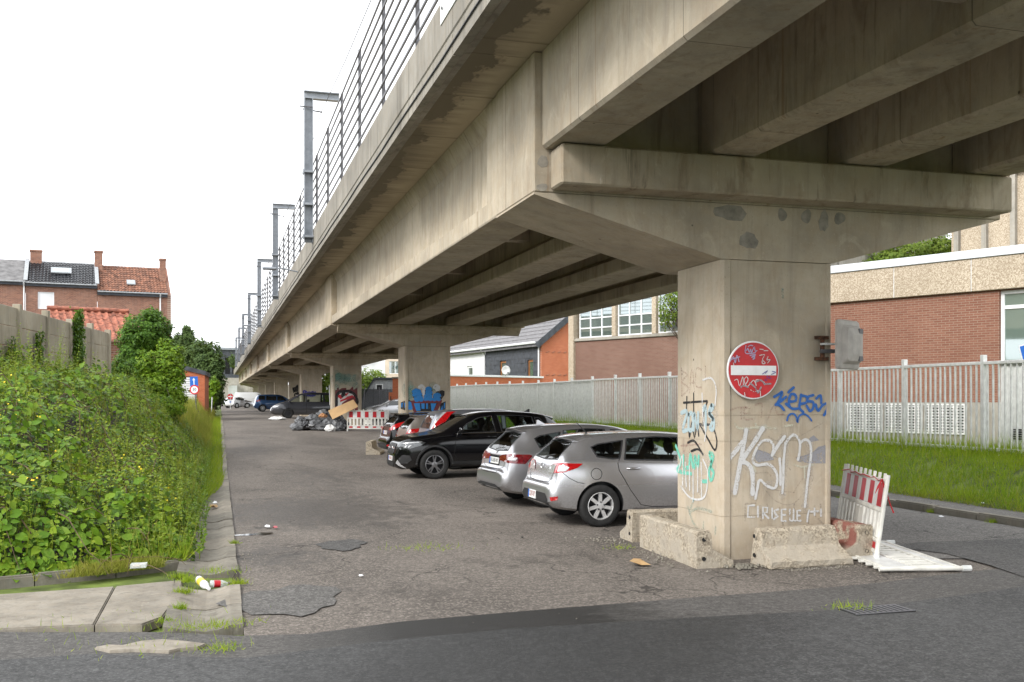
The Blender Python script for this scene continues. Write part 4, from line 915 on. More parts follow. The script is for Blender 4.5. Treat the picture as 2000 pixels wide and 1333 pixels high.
RT = [0.05, 0.3, 0.55, 0.76, 0.89, 0.955, 0.985, 0.997, 1.0]
class Car:
    def __init__(s, name, label, sp, root_loc, rz, group=None, far=False):
        s.sp = sp; s.L = sp['L']; s.W = sp['W'] / 2; s.far = far
        s.top, s.bot, s.belt, s.wid, s.wr = (pchip(sp[k]) for k in ('top', 'bot', 'belt', 'wid', 'wr'))
        s.root = thing(name, label, "car", root_loc, rz, group)
        s.body()
    def ring(s, x, ins=0.0, zfloor=None):
        zb = s.bot(x) if zfloor is None else zfloor; zt = s.top(x) - ins; w = s.wid(x) - ins * 1.3; zs = min(s.belt(x), zt - 0.035); wr = min(s.wr(x) - ins * 0.6, w * 0.93); gh = zt - zs; hb = zs - zb
        if zfloor is None: h = [(0.0, zb), (w * .62, zb), (w * .86, zb + .012), (w * .95, zb + .05), (w * .985, zb + hb * .22), (w, zb + hb * .46), (w * .997, zb + hb * .68), (w * .985, zb + hb * .85), (w * .962, zb + hb * .955), (w * .945, zs)]
        else: h = [(0.0, zb), (w * .9, zb), (w * .95, zb + hb * .5), (w * .945, zs)]
        w0 = w * .938
        for t in RT:
            if t <= 0.76: y = w0 + (wr - w0) * (t / 0.89) ** 1.15
            else: y = {0.89: wr * 0.965, 0.955: wr * .87, 0.985: wr * .68, 0.997: wr * .36, 1.0: 0.0}[t]
            h.append((y, zs + gh * t))
        return h
    def loft(s, xs, **k):
        rings = []
        for x in xs:
            h = s.ring(x, **k); rings.append([(x, -y, z) for y, z in h] + [(x, y, z) for y, z in h[-2:0:-1]])
        n = len(rings[0]); V = [v for r in rings for v in r]; F = []
        for i in range(len(rings) - 1):
            for j in range(n): F.append((i * n + j, i * n + (j + 1) % n, (i + 1) * n + (j + 1) % n, (i + 1) * n + j))
        F.append(tuple(range(n))[::-1]); F.append(tuple((len(rings) - 1) * n + j for j in range(n)))
        return V, F
    def body(s):
        sp = s.sp; L = s.L; N = 40 if s.far else 78
        xs = [L * (0.5 - 0.5 * math.cos(math.pi * (0.02 + 0.96 * i / N))) for i in range(N + 1)]; xs[0] = 0; xs[-1] = L
        xs = sorted(set(xs) | ({0.012, 0.03, 0.055, L - 0.012, L - 0.035} if not s.far else set()))
        V, F = s.loft(xs); bm = bmesh.new(); vs = [bm.verts.new(v) for v in V]
        for f in F: bm.faces.new([vs[i] for i in f])
        bmesh.ops.recalc_face_normals(bm, faces=bm.faces)
        s.bvh = BVHTree.FromBMesh(bm)
        o = bobj("body", bm, [sp['paint'], M['cabin'], M['plastic']], None, smooth=True); s.b = o
        c = MB()
        for ax in sp['axles']:
            for sy in (-1, 1): c.lathe([(0.0, -0.0), (sp['rad'] * 1.15, 0.0), (sp['rad'] * 1.15, 0.5), (0.0, 0.5)], 32, 'Y', (ax, sy * (s.W - 0.02) - 0.25, sp['rad'] * 1.02))
        cu = c.build("cut", M['plastic']); boolean(o, cu)
        if not s.far and sp.get('cabin'):
            xa, xb = sp['cabin']; V, F = s.loft([xa + (xb - xa) * i / 26 for i in range(27)], ins=0.055, zfloor=0.52)
            cu = obj("cut", V, F, M['cabin']); bm = bmesh.new(); bm.from_mesh(cu.data); bmesh.ops.recalc_face_normals(bm, faces=bm.faces); bm.to_mesh(cu.data); bm.free(); boolean(o, cu)
            for kind, view, poly in sp['glass']:
                if view == 'S': pr = [(p[0], -1.4, p[1]) for p in poly]; e = (0, 2.8, 0)
                elif view == 'R': pr = [(-0.3, p[0], p[1]) for p in poly]; e = (sp.get('rdepth', 1.15), 0, 0)
                else: pr = [(L - 0.2, p[0], p[1]) for p in poly]; e = (-(L - 0.2 - sp.get('fdepth', 2.45)), 0, 0)
                cu = MB().prism(pr, e).build("cut", sp['paint']); boolean(o, cu)
        # keep paint creases crisp
        me = o.data; me.polygons.foreach_set("use_smooth", [True] * len(me.polygons))
        try: me.set_sharp_from_angle(angle=math.radians(42))
        except Exception: pass
        adopt(o, s.root, True)
        s.off = Vector((-L / 2, 0, 0)); s.shift(o)
        for kind, view, poly in sp['glass']:
            ctr = [sum(p[i] for p in poly) / len(poly) for i in (0, 1)]
            big = [((p[0] - ctr[0]) * 1.03 + ctr[0], (p[1] - ctr[1]) * 1.03 + ctr[1]) for p in poly]
            see = (not s.far and sp.get('cabin'))
            s.decal(kind, view, big if see else poly, M['cglass'] if see else M['cglass_dk'], -0.012 if see else 0.004)
            if not s.far: s.line("window_trim", view, list(poly) + [poly[0]], 0.022, M['plastic'], 0.003)
        for d in sp.get('decals', []): s.decal(*d)
        for d in sp.get('lines', []): s.line(*d)
        for ax in sp['axles']:
            for sy in (-1, 1): s.wheel(ax, sy)
        if not s.far and sp.get('cabin'): s.seats()
        s.extras()
    def shift(s, o):
        for v in o.data.vertices: v.co += s.off
    def views(s, view):
        L, W = s.L, s.W
        if view == 'S': return [(lambda u, v: Vector((u, -2, v)), Vector((0, 1, 0))), (lambda u, v: Vector((u, 2, v)), Vector((0, -1, 0)))]
        if view == 'SR': return [(lambda u, v: Vector((u, -2, v)), Vector((0, 1, 0)))]
        if view == 'SL': return [(lambda u, v: Vector((u, 2, v)), Vector((0, -1, 0)))]
        if view == 'R': return [(lambda u, v: Vector((-1, u, v)), Vector((1, 0, 0)))]
        if view == 'F': return [(lambda u, v: Vector((L + 1, u, v)), Vector((-1, 0, 0)))]
        if view == 'T': return [(lambda u, v: Vector((u, v, 3)), Vector((0, 0, -1)))]
        r = math.sqrt(.5)
        if view == 'Q': return [(lambda u, v, k=k: Vector((0.12, k * W * 0.86, v)) + Vector((r, k * r, 0)) * u - Vector((r, -k * r, 0)) * 1.5, Vector((r, -k * r, 0))) for k in (-1, 1)]
        if view == 'QF': return [(lambda u, v, k=k: Vector((L - 0.12, k * W * 0.86, v)) + Vector((-r, k * r, 0)) * u + Vector((r, k * r, 0)) * 1.5, Vector((-r, -k * r, 0))) for k in (-1, 1)]
    def hit(s, o, d, off):
        h = s.bvh.ray_cast(o, d)
        if h[0] is None: h = s.bvh.find_nearest(o + d * 1.4)
        n_ = h[1]; n_ = n_ if n_.dot(d) < 0 else -n_
        return h[0] + n_ * off, n_
    def decal(s, name, view, poly, mat, off=0.004, lab=None):
        outs = []
        for fn, d in s.views(view):
            bm = bmesh.new(); f = bm.faces.new([bm.verts.new((p[0], p[1], 0)) for p in poly]); bmesh.ops.triangulate(bm, faces=[f])
            st = 0.12 if s.far else 0.05
            for ax in (0, 1):
                lo = min(p[ax] for p in poly); hi = max(p[ax] for p in poly); k = math.floor(lo / st) * st + st
                while k < hi:
                    co = Vector((k, 0, 0)) if ax == 0 else Vector((0, k, 0)); no = Vector((1, 0, 0)) if ax == 0 else Vector((0, 1, 0))
                    bmesh.ops.bisect_plane(bm, geom=bm.verts[:] + bm.edges[:] + bm.faces[:], plane_co=co, plane_no=no); k += st
            for v in bm.verts: v.co = s.hit(fn(v.co.x, v.co.y), d, off)[0] + s.off
            bm.normal_update()
            for ff in bm.faces:
                if ff.normal.dot(d) > 0: ff.normal_flip()
            outs.append(bobj(name, bm, mat, s.root, smooth=True, local=True))
        return outs
    def line(s, name, view, pts, w, mat, off=0.002, both=True):
        for fn, d in s.views(view):
            den = []
            for a, b in zip(pts[:-1], pts[1:]):
                n_ = max(1, int(math.hypot(b[0] - a[0], b[1] - a[1]) / 0.05))
                den += [(a[0] + (b[0] - a[0]) * i / n_, a[1] + (b[1] - a[1]) * i / n_) for i in range(n_)]
            den.append(pts[-1]); P3 = [s.hit(fn(*p), d, off) for p in den]; V = []; F = []
            for i, (p, n_) in enumerate(P3):
                t = (P3[min(i + 1, len(P3) - 1)][0] - P3[max(i - 1, 0)][0]); l = t.cross(n_)
                l = l.normalized() * w / 2 if l.length > 1e-6 else Vector((0, 0, w / 2)); V += [p - l + s.off, p + l + s.off]
            F = [(2 * i, 2 * i + 2, 2 * i + 3, 2 * i + 1) for i in range(len(P3) - 1)]
            obj(name, V, F, mat, s.root, True, True)
    def wheel(s, ax, sy):
        sp = s.sp; r = sp['rad']; tw = 0.205; yc = sy * (s.W - tw / 2 - 0.012); o = Vector((ax, yc, r)) + s.off
        b = MB().lathe([(r * .64, -tw * .42), (r * .80, -tw * .5), (r * .93, -tw * .47), (r * .985, -tw * .38), (r, -tw * .3), (r, tw * .3), (r * .985, tw * .38), (r * .93, tw * .47), (r * .80, tw * .5), (r * .64, tw * .42)], 36 if not s.far else 20, 'Y', o)
        w = b.build("wheel", M['tyre'], s.root, smooth=True, local=True)
        rm = MB().lathe([(r * .66, -tw * .3), (r * .665, tw * .42), (r * .62, tw * .44), (r * .605, tw * .34), (r * .59, -tw * .25)], 36 if not s.far else 20, 'Y', Vector((0, 0, 0)))
        n_, dbl, wi, wo = sp.get('spokes', (5, False, .09, .06)); yo = tw * .36
        for k in range(n_):
            for e in ((-0.11, 0.11) if dbl else (0,)):
                a0 = 2 * math.pi * k / n_ + math.pi / 2 + e * 0.5; a1 = 2 * math.pi * k / n_ + math.pi / 2 + e * 1.5
                q0 = Vector((math.cos(a0), 0, math.sin(a0))); q1 = Vector((math.cos(a1), 0, math.sin(a1))); l0 = Vector((-q0.z, 0, q0.x)); l1 = Vector((-q1.z, 0, q1.x))
                ra, rb = r * .12, r * .62; f = 1 / r * .318
                pts = [q0 * ra - l0 * wi / 2, q0 * ra + l0 * wi / 2, q1 * rb + l1 * wo / 2, q1 * rb - l1 * wo / 2]
                rm.add([p + Vector((0, yy, 0)) for yy in (yo - 0.045, yo + 0.004) for p in pts], [(0, 1, 2, 3), (4, 5, 6, 7), (0, 4, 5, 1), (1, 5, 6, 2), (2, 6, 7, 3), (3, 7, 4, 0)])
        rm.lathe([(r * .20, yo - 0.03), (r * .19, yo + 0.008), (r * .09, yo + 0.014), (0.0, yo + 0.014)], 20, 'Y')
        for v in rm.v: v.y *= sy; v += o
        rim = rm.build("rim", sp.get('rim', M['alloy']), w, local=True)
        MB().lathe([(r * .6, -0.02), (r * .6, 0.0), (0, 0.0)], 24, 'Y', o + Vector((0, sy * -0.01, 0))).build("dark_wheel_disc", M['cabin'], w, local=True)  # plain dark disc closing the rim behind the spokes
        if sp.get('lugs') and not s.far:
            for k in range(5):
                a = 2 * math.pi * k / 5 + math.pi / 2; MB().lathe([(0.016, 0), (0.016, 0.006), (0.0, 0.006)], 8, 'Y', o + Vector((math.cos(a) * r * .17, sy * (yo + 0.016), math.sin(a) * r * .17))).build("wheel_nut", M['alloy_dk'], w, local=True)
    def seats(s):
        for x, zb in s.sp['seats']:
            for y in ((-0.36, 0.36) if zb else (-0.36, 0.0, 0.36)):
                t = 0.0
                b = MB().cbox(-0.06, 0.06, -0.24, 0.24, 0.5, 1.02, 0.05); b.cbox(-0.045, 0.045, -0.13, 0.13, 1.06, 1.26, 0.045)
                b.box(-0.01, 0.01, -0.06, -0.045, 1.0, 1.08).box(-0.01, 0.01, 0.045, 0.06, 1.0, 1.08)
                b.cbox(0.0, 0.5, -0.24, 0.24, 0.42, 0.56, 0.04)
                for v in b.v: v.x += x - (v.z - 0.5) * 0.22; v.y += y; v += s.off
                b.build("seat", M['seat'], s.root, smooth=False, local=True)
    def extras(s):
        sp = s.sp
        for k in (-1, 1):
            for hx_, hz_ in sp.get('handles', []):
                p, n_ = s.hit(Vector((hx_, k * 2, hz_)), Vector((0, -k, 0)), 0.022); p = p + s.off
                b = MB().tube([p + Vector((-0.1, -n_.y * 0.02, 0)), p + Vector((-0.08, 0, 0)), p + Vector((0.08, 0, 0.004)), p + Vector((0.1, -n_.y * 0.02, 0))], [0.012, 0.016, 0.016, 0.012], 8)
                b.build("door_handle", sp.get('hmat', sp['paint']), s.root, smooth=True, local=True)
            if 'mirror' in sp:
                mx_, mz_ = sp['mirror']; p, n_ = s.hit(Vector((mx_, k * 2, mz_)), Vector((0, -k, 0)), 0.0); p = p + s.off
                b = MB(); nn = 10
                prof = [(0.0, 0.0), (0.5, 0.05), (0.85, 0.12), (1.0, 0.3), (0.97, 0.7), (0.8, 0.9), (0.0, 1.0)]
                for (rr, t) in prof:
                    for i in range(nn):
                        a = 2 * math.pi * i / nn; b.v.append(p + Vector((0.055 + math.cos(a) * 0.06 * rr - 0.02, k * (0.03 + 0.2 * t), 0.06 + math.sin(a) * 0.075 * rr)))
                for i in range(len(prof) - 1):
                    for j in range(nn): b.f.append((i * nn + j, i * nn + (j + 1) % nn, (i + 1) * nn + (j + 1) % nn, (i + 1) * nn + j))
                b.beam(p + Vector((0.04, -k * 0.02, 0.0)), p + Vector((0.04, k * 0.08, 0.03)), 0.05, 0.03)
                mo = b.build("wing_mirror", sp.get('mmat', sp['paint']), s.root, smooth=True, local=True)
        for (txt, view, u, v, w, h, cm) in sp.get('plates', []):
            fn, d = s.views(view)[0]; p, n_ = s.hit(fn(u, v), d, 0.014); n_ = Vector((-d.x, 0, 0.08)).normalized(); x_ = Vector((0, -1, 0)) if d.x > 0 else Vector((0, 1, 0)); z_ = n_.cross(x_); p = p + s.off
            b = MB().prism([p + x_ * a * w / 2 + z_ * c * h / 2 for a, c in ((-1, -1), (1, -1), (1, 1), (-1, 1))], -n_ * 0.012); pl_ = b.build("number_plate", M['plate'], s.root, local=True)
            MB().prism([p + n_ * 0.003 + x_ * a + z_ * c * h / 2 for a, c in ((-w / 2, -.98), (-w / 2 + 0.045, -.98), (-w / 2 + 0.045, .98), (-w / 2, .98))], -n_ * 0.002).build("plate_band", M['sign_blue'], pl_, local=True)
            me = text_mesh(txt, h * 0.92, cm); rx = max(v.co.x for v in me.vertices) * 2; kx = (w - 0.09) / rx
            for q_ in me.vertices: q_.co = p + n_ * 0.004 + x_ * (q_.co.x * kx + 0.02) + z_ * q_.co.y
            link("plate_lettering", me, pl_, local=True)
        for k, fn in enumerate(sp.get('parts', [])): fn(s)

def scaled(base, L, W, H, **kw):
    kx, kz = L / base['L'], H / base['H']; sp = dict(base); sp.update(L=L, W=W, H=H)
    for k in ('top', 'bot', 'belt'): sp[k] = [(x * kx, z * kz) for x, z in base[k]]
    for k in ('wid', 'wr'): sp[k] = [(x * kx, y * W / base['W']) for x, y in base[k]]
    sp['axles'] = [a * kx for a in base['axles']]
    sp['glass'] = [(n, v, [(x * (kx if v == 'S' else W / base['W']), z * kz) for x, z in p]) for n, v, p in base['glass']]
    if base.get('cabin'): sp['cabin'] = tuple(x * kx for x in base['cabin'])
    sp['seats'] = [(x * kx, b) for x, b in base['seats']]; sp['handles'] = [(x * kx, z * kz) for x, z in base['handles']]; sp['mirror'] = (base['mirror'][0] * kx, base['mirror'][1] * kz)
    sp['decals'] = []; sp['lines'] = []; sp['plates'] = []; sp['parts'] = []; sp.update(kw); return sp

def spoiler(x0, x1, z, hw, zd):
    def f(s):
        b = MB(); V = []
        for i in range(13):
            y = -hw + 2 * hw * i / 12; e = 1 - (abs(y) / hw) ** 6 * 0.25; xe = x0 + (abs(y) / hw) ** 2 * 0.10
            zt, _ = s.hit(Vector((x1, y * 0.97, 3)), Vector((0, 0, -1)), 0.003)
            V += [(xe, y, z - (abs(y) / hw) ** 2 * zd), ((xe + x1) / 2, y, (z + zt.z) / 2 + 0.006 - (abs(y) / hw) ** 2 * zd * .5), (x1, y, zt.z), (x1 - 0.02, y, zt.z - 0.05), (xe + 0.012, y, z - 0.022 - (abs(y) / hw) ** 2 * zd)]
        F = [(i * 5 + j, i * 5 + (j + 1) % 5, (i + 1) * 5 + (j + 1) % 5, (i + 1) * 5 + j) for i in range(12) for j in range(5)] + [tuple(range(5)), tuple(60 + j for j in range(5))[::-1]]
        b.add(V, F)
        for v in b.v: v += s.off
        o = b.build("roof_spoiler", s.sp['paint'], s.root, smooth=True, local=True)
        try: o.data.set_sharp_from_angle(angle=math.radians(40))
        except Exception: pass
    return f
def wiper(y0, z0, y1, z1):
    def f(s):
        a, n0 = s.hit(Vector((-1, y0, z0)), Vector((1, 0, 0)), 0.02); b_, n1 = s.hit(Vector((-1, y1, z1)), Vector((1, 0, 0)), 0.018)
        MB().tube([a + s.off, (a + b_) / 2 + s.off + n0 * 0.01, b_ + s.off], 0.011, 6).build("rear_wiper", M['plastic'], s.root, local=True)
    return f
def antenna(x, y, l, back):
    def f(s):
        p, _ = s.hit(Vector((x, y, 3)), Vector((0, 0, -1)), 0.0); p = p + s.off
        MB().tube([p, p + Vector((-0.02, 0, 0.02)), p + Vector((-back, 0, l))], [0.025, 0.01, 0.005], 6).build("antenna", M['plastic'], s.root, local=True)
    return f
def fin(x):
    def f(s):
        p, _ = s.hit(Vector((x, 0, 3)), Vector((0, 0, -1)), -0.004); p = p + s.off
        MB().prism([p + Vector((0.12, -0.02, 0)), p + Vector((-0.02, -0.012, 0.085)), p + Vector((-0.05, -0.012, 0.085)), p + Vector((-0.06, -0.02, 0))], (0, 0.035, 0)).build("roof_fin", s.sp['paint'], s.root, local=True)
    return f
def badge(view, u, v, r):
    def f(s):
        fn, d = s.views(view)[0]; p, n_ = s.hit(fn(u, v), d, 0.006); p = p + s.off
        pts = [p + (Vector((0, math.cos(t), 0)) + Vector((0, 0, math.sin(t) * 0.9))) * r for t in [i * 0.5236 for i in range(13)]]
        b = MB().tube(pts, 0.007, 6, cap=False).tube([p + Vector((0, -r * .8, r * .3)), p + Vector((0, 0, -r * .15)), p + Vector((0, r * .8, r * .3))], 0.006, 5); b.build("badge", M['chrome'], s.root, smooth=True, local=True)
    return f
def inside_top(s): pass

MAZDA = dict(L=4.46, W=1.755, H=1.47, rad=0.318, axles=(0.87, 3.51), paint=M['p_silver'],
    top=[(0, .56), (.02, .615), (.06, .655), (.095, .70), (.13, .86), (.19, 1.0), (.36, 1.21), (.55, 1.385), (.72, 1.425), (1.2, 1.46), (1.75, 1.47), (2.2, 1.45), (2.6, 1.385), (2.95, 1.22), (3.4, .985), (3.6, .945), (4.0, .86), (4.25, .75), (4.4, .62), (4.46, .50)],
    bot=[(0, .34), (.15, .27), (.5, .22), (.87, .2), (3.5, .19), (4.2, .2), (4.46, .30)],
    belt=[(0, .60), (.09, .72), (.16, .90), (.3, 1.0), (.9, .985), (1.6, .955), (2.6, .925), (3.4, .90), (4.0, .80), (4.46, .45)],
    wid=[(0, .66), (.02, .70), (.07, .745), (.16, .785), (.35, .825), (.6, .855), (.95, .872), (2.4, .8775), (3.5, .868), (3.9, .84), (4.2, .75), (4.38, .62), (4.46, .50)],
    wr=[(0, .56), (.1, .60), (.2, .60), (.5, .56), (.8, .565), (1.4, .585), (2.2, .585), (2.7, .62), (3.1, .70), (3.5, .77), (4.0, .72), (4.46, .45)],
    glass=[("quarter_window", 'S', [(.74, 1.06), (.98, 1.02), (1.10, 1.03), (1.21, 1.33), (.80, 1.27), (.68, 1.22)]),
           ("side_window", 'S', [(1.17, 1.005), (2.08, .975), (2.14, 1.37), (1.75, 1.385), (1.28, 1.355)]),
           ("side_window", 'S', [(2.22, .97), (3.05, .945), (2.78, 1.20), (2.50, 1.345), (2.27, 1.365)]),
           ("rear_window", 'R', [(-.53, 1.01), (0, .985), (.53, 1.01), (.46, 1.30), (0, 1.325), (-.46, 1.30)]),
           ("windscreen", 'F', [(-.62, 1.02), (0, 1.0), (.62, 1.02), (.52, 1.35), (0, 1.375), (-.52, 1.35)])],
    cabin=(.42, 3.15), seats=[(1.25, 0), (2.25, 1)], handles=[(1.30, .865), (2.28, .845)], mirror=(2.98, .97), spokes=(7, False, .048, .050), rim=M['alloy'], lugs=True, rdepth=0.9, fdepth=2.6)
MAZDA['decals'] = [
    ("rear_bumper_insert", 'R', [(-.60, .30), (.60, .30), (.64, .42), (.52, .50), (-.52, .50), (-.64, .42)], M['plastic'], .006),
    ("tail_light", 'Q', [(-.30, .80), (-.16, .80), (.10, .83), (.245, .89), (.31, .955), (.02, .965), (-.17, .945), (-.25, .90)], M['lamp_red'], .007),
    ("reversing_lens", 'Q', [(-.31, .80), (-.12, .80), (-.08, .925), (-.17, .935), (-.25, .89)], M['lamp_clear'], .012),
    ("indicator_lens", 'Q', [(-.02, .835), (.10, .845), (.15, .90), (.08, .935), (.0, .925)], M['lamp_clear'], .012),
    ("reflector", 'Q', [(-.10, .40), (.0, .42), (.01, .475), (-.11, .455)], M['lamp_red'], .010),
    ("sill", 'S', [(1.3, .20), (3.1, .19), (3.1, .27), (1.3, .28)], M['p_silver2'], .004), ("headlight", 'QF', [(-.25, .60), (.1, .66), (.35, .78), (.3, .84), (0, .76), (-.25, .68)], M['lamp_clear'], .006),
    ("grille", 'F', [(-.5, .32), (.5, .32), (.42, .52), (-.42, .52)], M['plastic'], .006)]
MAZDA['lines'] = [
    ("door_seam", 'S', [(1.10, 1.03), (1.05, .95), (1.06, .85), (1.24, .55), (1.42, .32), (1.6, .285), (2.05, .28), (2.13, .40), (2.16, .94)], .010, M['seam']),
    ("door_seam", 'S', [(2.16, .94), (2.13, .40), (2.08, .285), (3.0, .275), (3.1, .5), (3.08, .93)], .010, M['seam']),
    ("fuel_flap", 'SR', [(.70 + .085 * math.cos(t), .80 + .085 * math.sin(t)) for t in [i * .3927 for i in range(17)]], .008, M['seam']),
    ("tailgate_seam", 'R', [(-.60, 1.02), (-.58, .88), (-.52, .72), (-.44, .665), (0, .645), (.44, .665), (.52, .72), (.58, .88), (.60, 1.02)], .010, M['seam']),
    ("bumper_seam", 'Q', [(.06, .83), (.16, .74), (.26, .68), (.34, .66)], .008, M['seam'])]
MAZDA['plates'] = [("2-DFT-477", 'R', 0.10, .44, .36, .125, M['plate_red'])]
MAZDA['parts'] = [spoiler(.40, .74, 1.375, .55, .06), wiper(-.02, 1.0, -.36, 1.06), antenna(.86, 0, .17, .17), badge('R', .0, .87, .055)]

PEUG = scaled(MAZDA, 4.25, 1.80, 1.46, paint=M['p_silver2'], spokes=(5, True, .05, .05), rim=M['alloy'])
PEUG['top'] = [(0, .52), (.02, .63), (.07, .66), (.11, .70), (.14, .86), (.20, 1.0), (.42, 1.24), (.60, 1.39), (.8, 1.43), (1.3, 1.458), (1.8, 1.46), (2.2, 1.43), (2.6, 1.34), (3.1, 1.06), (3.3, .98), (3.7, .9), (4.05, .78), (4.2, .64), (4.25, .5)]
PEUG['decals'] = [("tail_light", 'Q', [(-.34, .82), (-.1, .80), (.26, .775), (.29, .81), (.12, .835), (.12, .89), (.36, .915), (.32, .94), (0, .945), (-.26, .92), (-.34, .88)], M['lamp_dred'], .008),
    ("reversing_lens", 'Q', [(-.04, .84), (.12, .84), (.15, .885), (.0, .895)], M['lamp_clear'], .014),
    ("rear_bumper_lower", 'R', [(-.6, .30), (.6, .30), (.64, .36), (.42, .40), (-.42, .40), (-.64, .36)], M['plastic'], .006), ("plate_recess", 'R', [(-.30, .72), (.30, .72), (.30, .90), (-.30, .90)], M['seam'], .003),
    ("headlight", 'QF', [(-.25, .60), (.1, .66), (.35, .78), (.3, .84), (0, .76), (-.25, .68)], M['lamp_clear'], .006)]
PEUG['lines'] = [("tailgate_seam", 'R', [(-.62, .98), (-.58, .80), (-.54, .70), (-.3, .665), (.3, .665), (.54, .70), (.58, .80), (.62, .98)], .010, M['seam']), ("bumper_crease", 'R', [(-.5, .655), (-.4, .60), (.4, .60), (.5, .655)], .012, M['seam']),
    ("door_seam", 'S', [(1.08, 1.0), (1.05, .85), (1.3, .36), (1.6, .28), (2.0, .28), (2.08, .94)], .010, M['seam'])]
PEUG['plates'] = [("DG-658-WX", 'R', 0.0, .80, .50, .11, M['seam'])]
PEUG['parts'] = [spoiler(.42, .86, 1.385, .54, .06), wiper(.05, 1.0, -.3, 1.03), fin(1.0), badge('R', 0, .955, .035)]

GLA = dict(L=4.42, W=1.834, H=1.60, rad=0.345, axles=(0.80, 3.53), paint=M['p_black'],
    top=[(0, .62), (.03, .76), (.07, .92), (.12, 1.06), (.3, 1.24), (.52, 1.44), (.7, 1.52), (1.2, 1.575), (1.8, 1.60), (2.2, 1.58), (2.6, 1.49), (3.0, 1.29), (3.35, 1.10), (3.6, 1.055), (4.0, .995), (4.25, .90), (4.36, .78), (4.42, .60)],
    bot=[(0, .40), (.2, .32), (.6, .27), (3.4, .26), (3.9, .26), (4.25, .22), (4.42, .28)],
    belt=[(0, .66), (.08, .95), (.2, 1.08), (.9, 1.075), (1.8, 1.06), (2.8, 1.04), (3.4, 1.02), (3.9, .95), (4.25, .84), (4.42, .52)],
    wid=[(0, .66), (.03, .74), (.1, .80), (.25, .86), (.5, .895), (.9, .917), (2.4, .90), (3.4, .915), (3.75, .90), (4.05, .85), (4.25, .76), (4.37, .66), (4.42, .56)],
    wr=[(0, .58), (.2, .62), (.5, .58), (.9, .59), (1.6, .60), (2.3, .60), (2.8, .66), (3.2, .75), (3.6, .80), (4.1, .72), (4.42, .5)],
    glass=[("quarter_window", 'S', [(.66, 1.16), (.93, 1.13), (.98, 1.44), (.85, 1.42)]), ("side_window", 'S', [(.99, 1.125), (1.86, 1.10), (1.93, 1.49), (1.5, 1.49), (1.05, 1.455)]),
           ("side_window", 'S', [(2.02, 1.10), (2.98, 1.075), (2.70, 1.30), (2.42, 1.43), (2.07, 1.485)]),
           ("rear_window", 'R', [(-.5, 1.12), (.5, 1.12), (.44, 1.42), (-.44, 1.42)]), ("windscreen", 'F', [(-.64, 1.13), (.64, 1.13), (.54, 1.46), (0, 1.5), (-.54, 1.46)])],
    cabin=(.42, 3.05), seats=[(1.2, 0), (2.1, 1)], handles=[(1.12, .99), (2.12, .985)], mirror=(2.86, 1.10), spokes=(5, True, .030, .022), rim=M['alloy_mid'], rdepth=1.0, fdepth=2.5)
GLA['decals'] = [("sill_cladding", 'S', [(1.2, .27), (3.1, .27), (3.1, .42), (1.2, .42)], M['plastic'], .006),
    ("headlight", 'QF', [(-.20, .74), (-.06, .70), (.18, .73), (.36, .79), (.46, .86), (.36, .90), (.10, .875), (-.16, .85)], M['lamp_dark'], .008),
    ("headlight_strip", 'QF', [(.02, .835), (.36, .87), (.40, .885), (.12, .865), (-.10, .84)], M['lamp_clear'], .014), ("headlight_strip", 'QF', [(.02, .745), (.06, .745), (.10, .80), (.06, .80)], M['lamp_clear'], .014), ("headlight_strip", 'QF', [(.11, .75), (.15, .755), (.19, .81), (.15, .81)], M['lamp_clear'], .014),
    ("grille", 'F', [(-.36, .58), (.36, .58), (.44, .72), (.36, .83), (-.36, .83), (-.44, .72)], M['plastic'], .010), ("grille_bar", 'F', [(-.42, .70), (-.1, .70), (-.1, .73), (-.42, .73)], M['chrome'], .018), ("grille_bar", 'F', [(.1, .70), (.42, .70), (.42, .73), (.1, .73)], M['chrome'], .018),
    ("lower_intake", 'F', [(-.4, .27), (.4, .27), (.46, .40), (-.46, .40)], M['plastic'], .010), ("side_intake", 'QF', [(-.14, .36), (.10, .38), (.20, .46), (.16, .56), (.0, .58), (-.10, .50)], M['plastic'], .010),
    ("intake_blade", 'QF', [(-.20, .38), (-.12, .33), (-.02, .28), (.06, .27), (-.06, .36), (-.14, .46)], M['lamp_clear'], .016), ("arch_trim", 'S', [(3.53 + r_ * math.cos(t), .35 + r_ * math.sin(t)) for r_, ts in ((.415, range(0, 13)), (.455, range(12, -1, -1))) for t in [math.pi * i / 12 for i in ts]], M['plastic'], .006),
    ("tail_light", 'Q', [(-.2, .88), (.2, .88), (.28, .98), (-.2, .98)], M['lamp_red'], .006)]
GLA['lines'] = [("door_seam", 'S', [(1.98, 1.08), (1.94, .46), (1.94, .43), (2.98, .43), (3.06, .6), (3.0, 1.06)], .010, M['seam']), ("door_seam", 'S', [(1.96, .43), (1.35, .43), (1.15, .65), (.96, .9), (.96, 1.1)], .010, M['seam']),
    ("bonnet_seam", 'SL', [(3.1, 1.03), (3.6, .975), (4.0, .90)], .008, M['seam']), ("window_line", 'S', [(.66, 1.11), (1.9, 1.085), (3.02, 1.06)], .016, M['chrome'], .006), ("shoulder_crease", 'S', [(1.0, .965), (2.0, .95), (3.05, .93), (3.3, .92)], .014, M['p_black'], .010)]
GLA['plates'] = [("1-XBR-482", 'F', 0, .47, .46, .11, M['plate_red'])]
GLA['parts'] = [spoiler(.36, .72, 1.46, .56, .05), fin(.95), badge('F', 0, .715, .07)]
GLA['hmat'] = M['p_black']

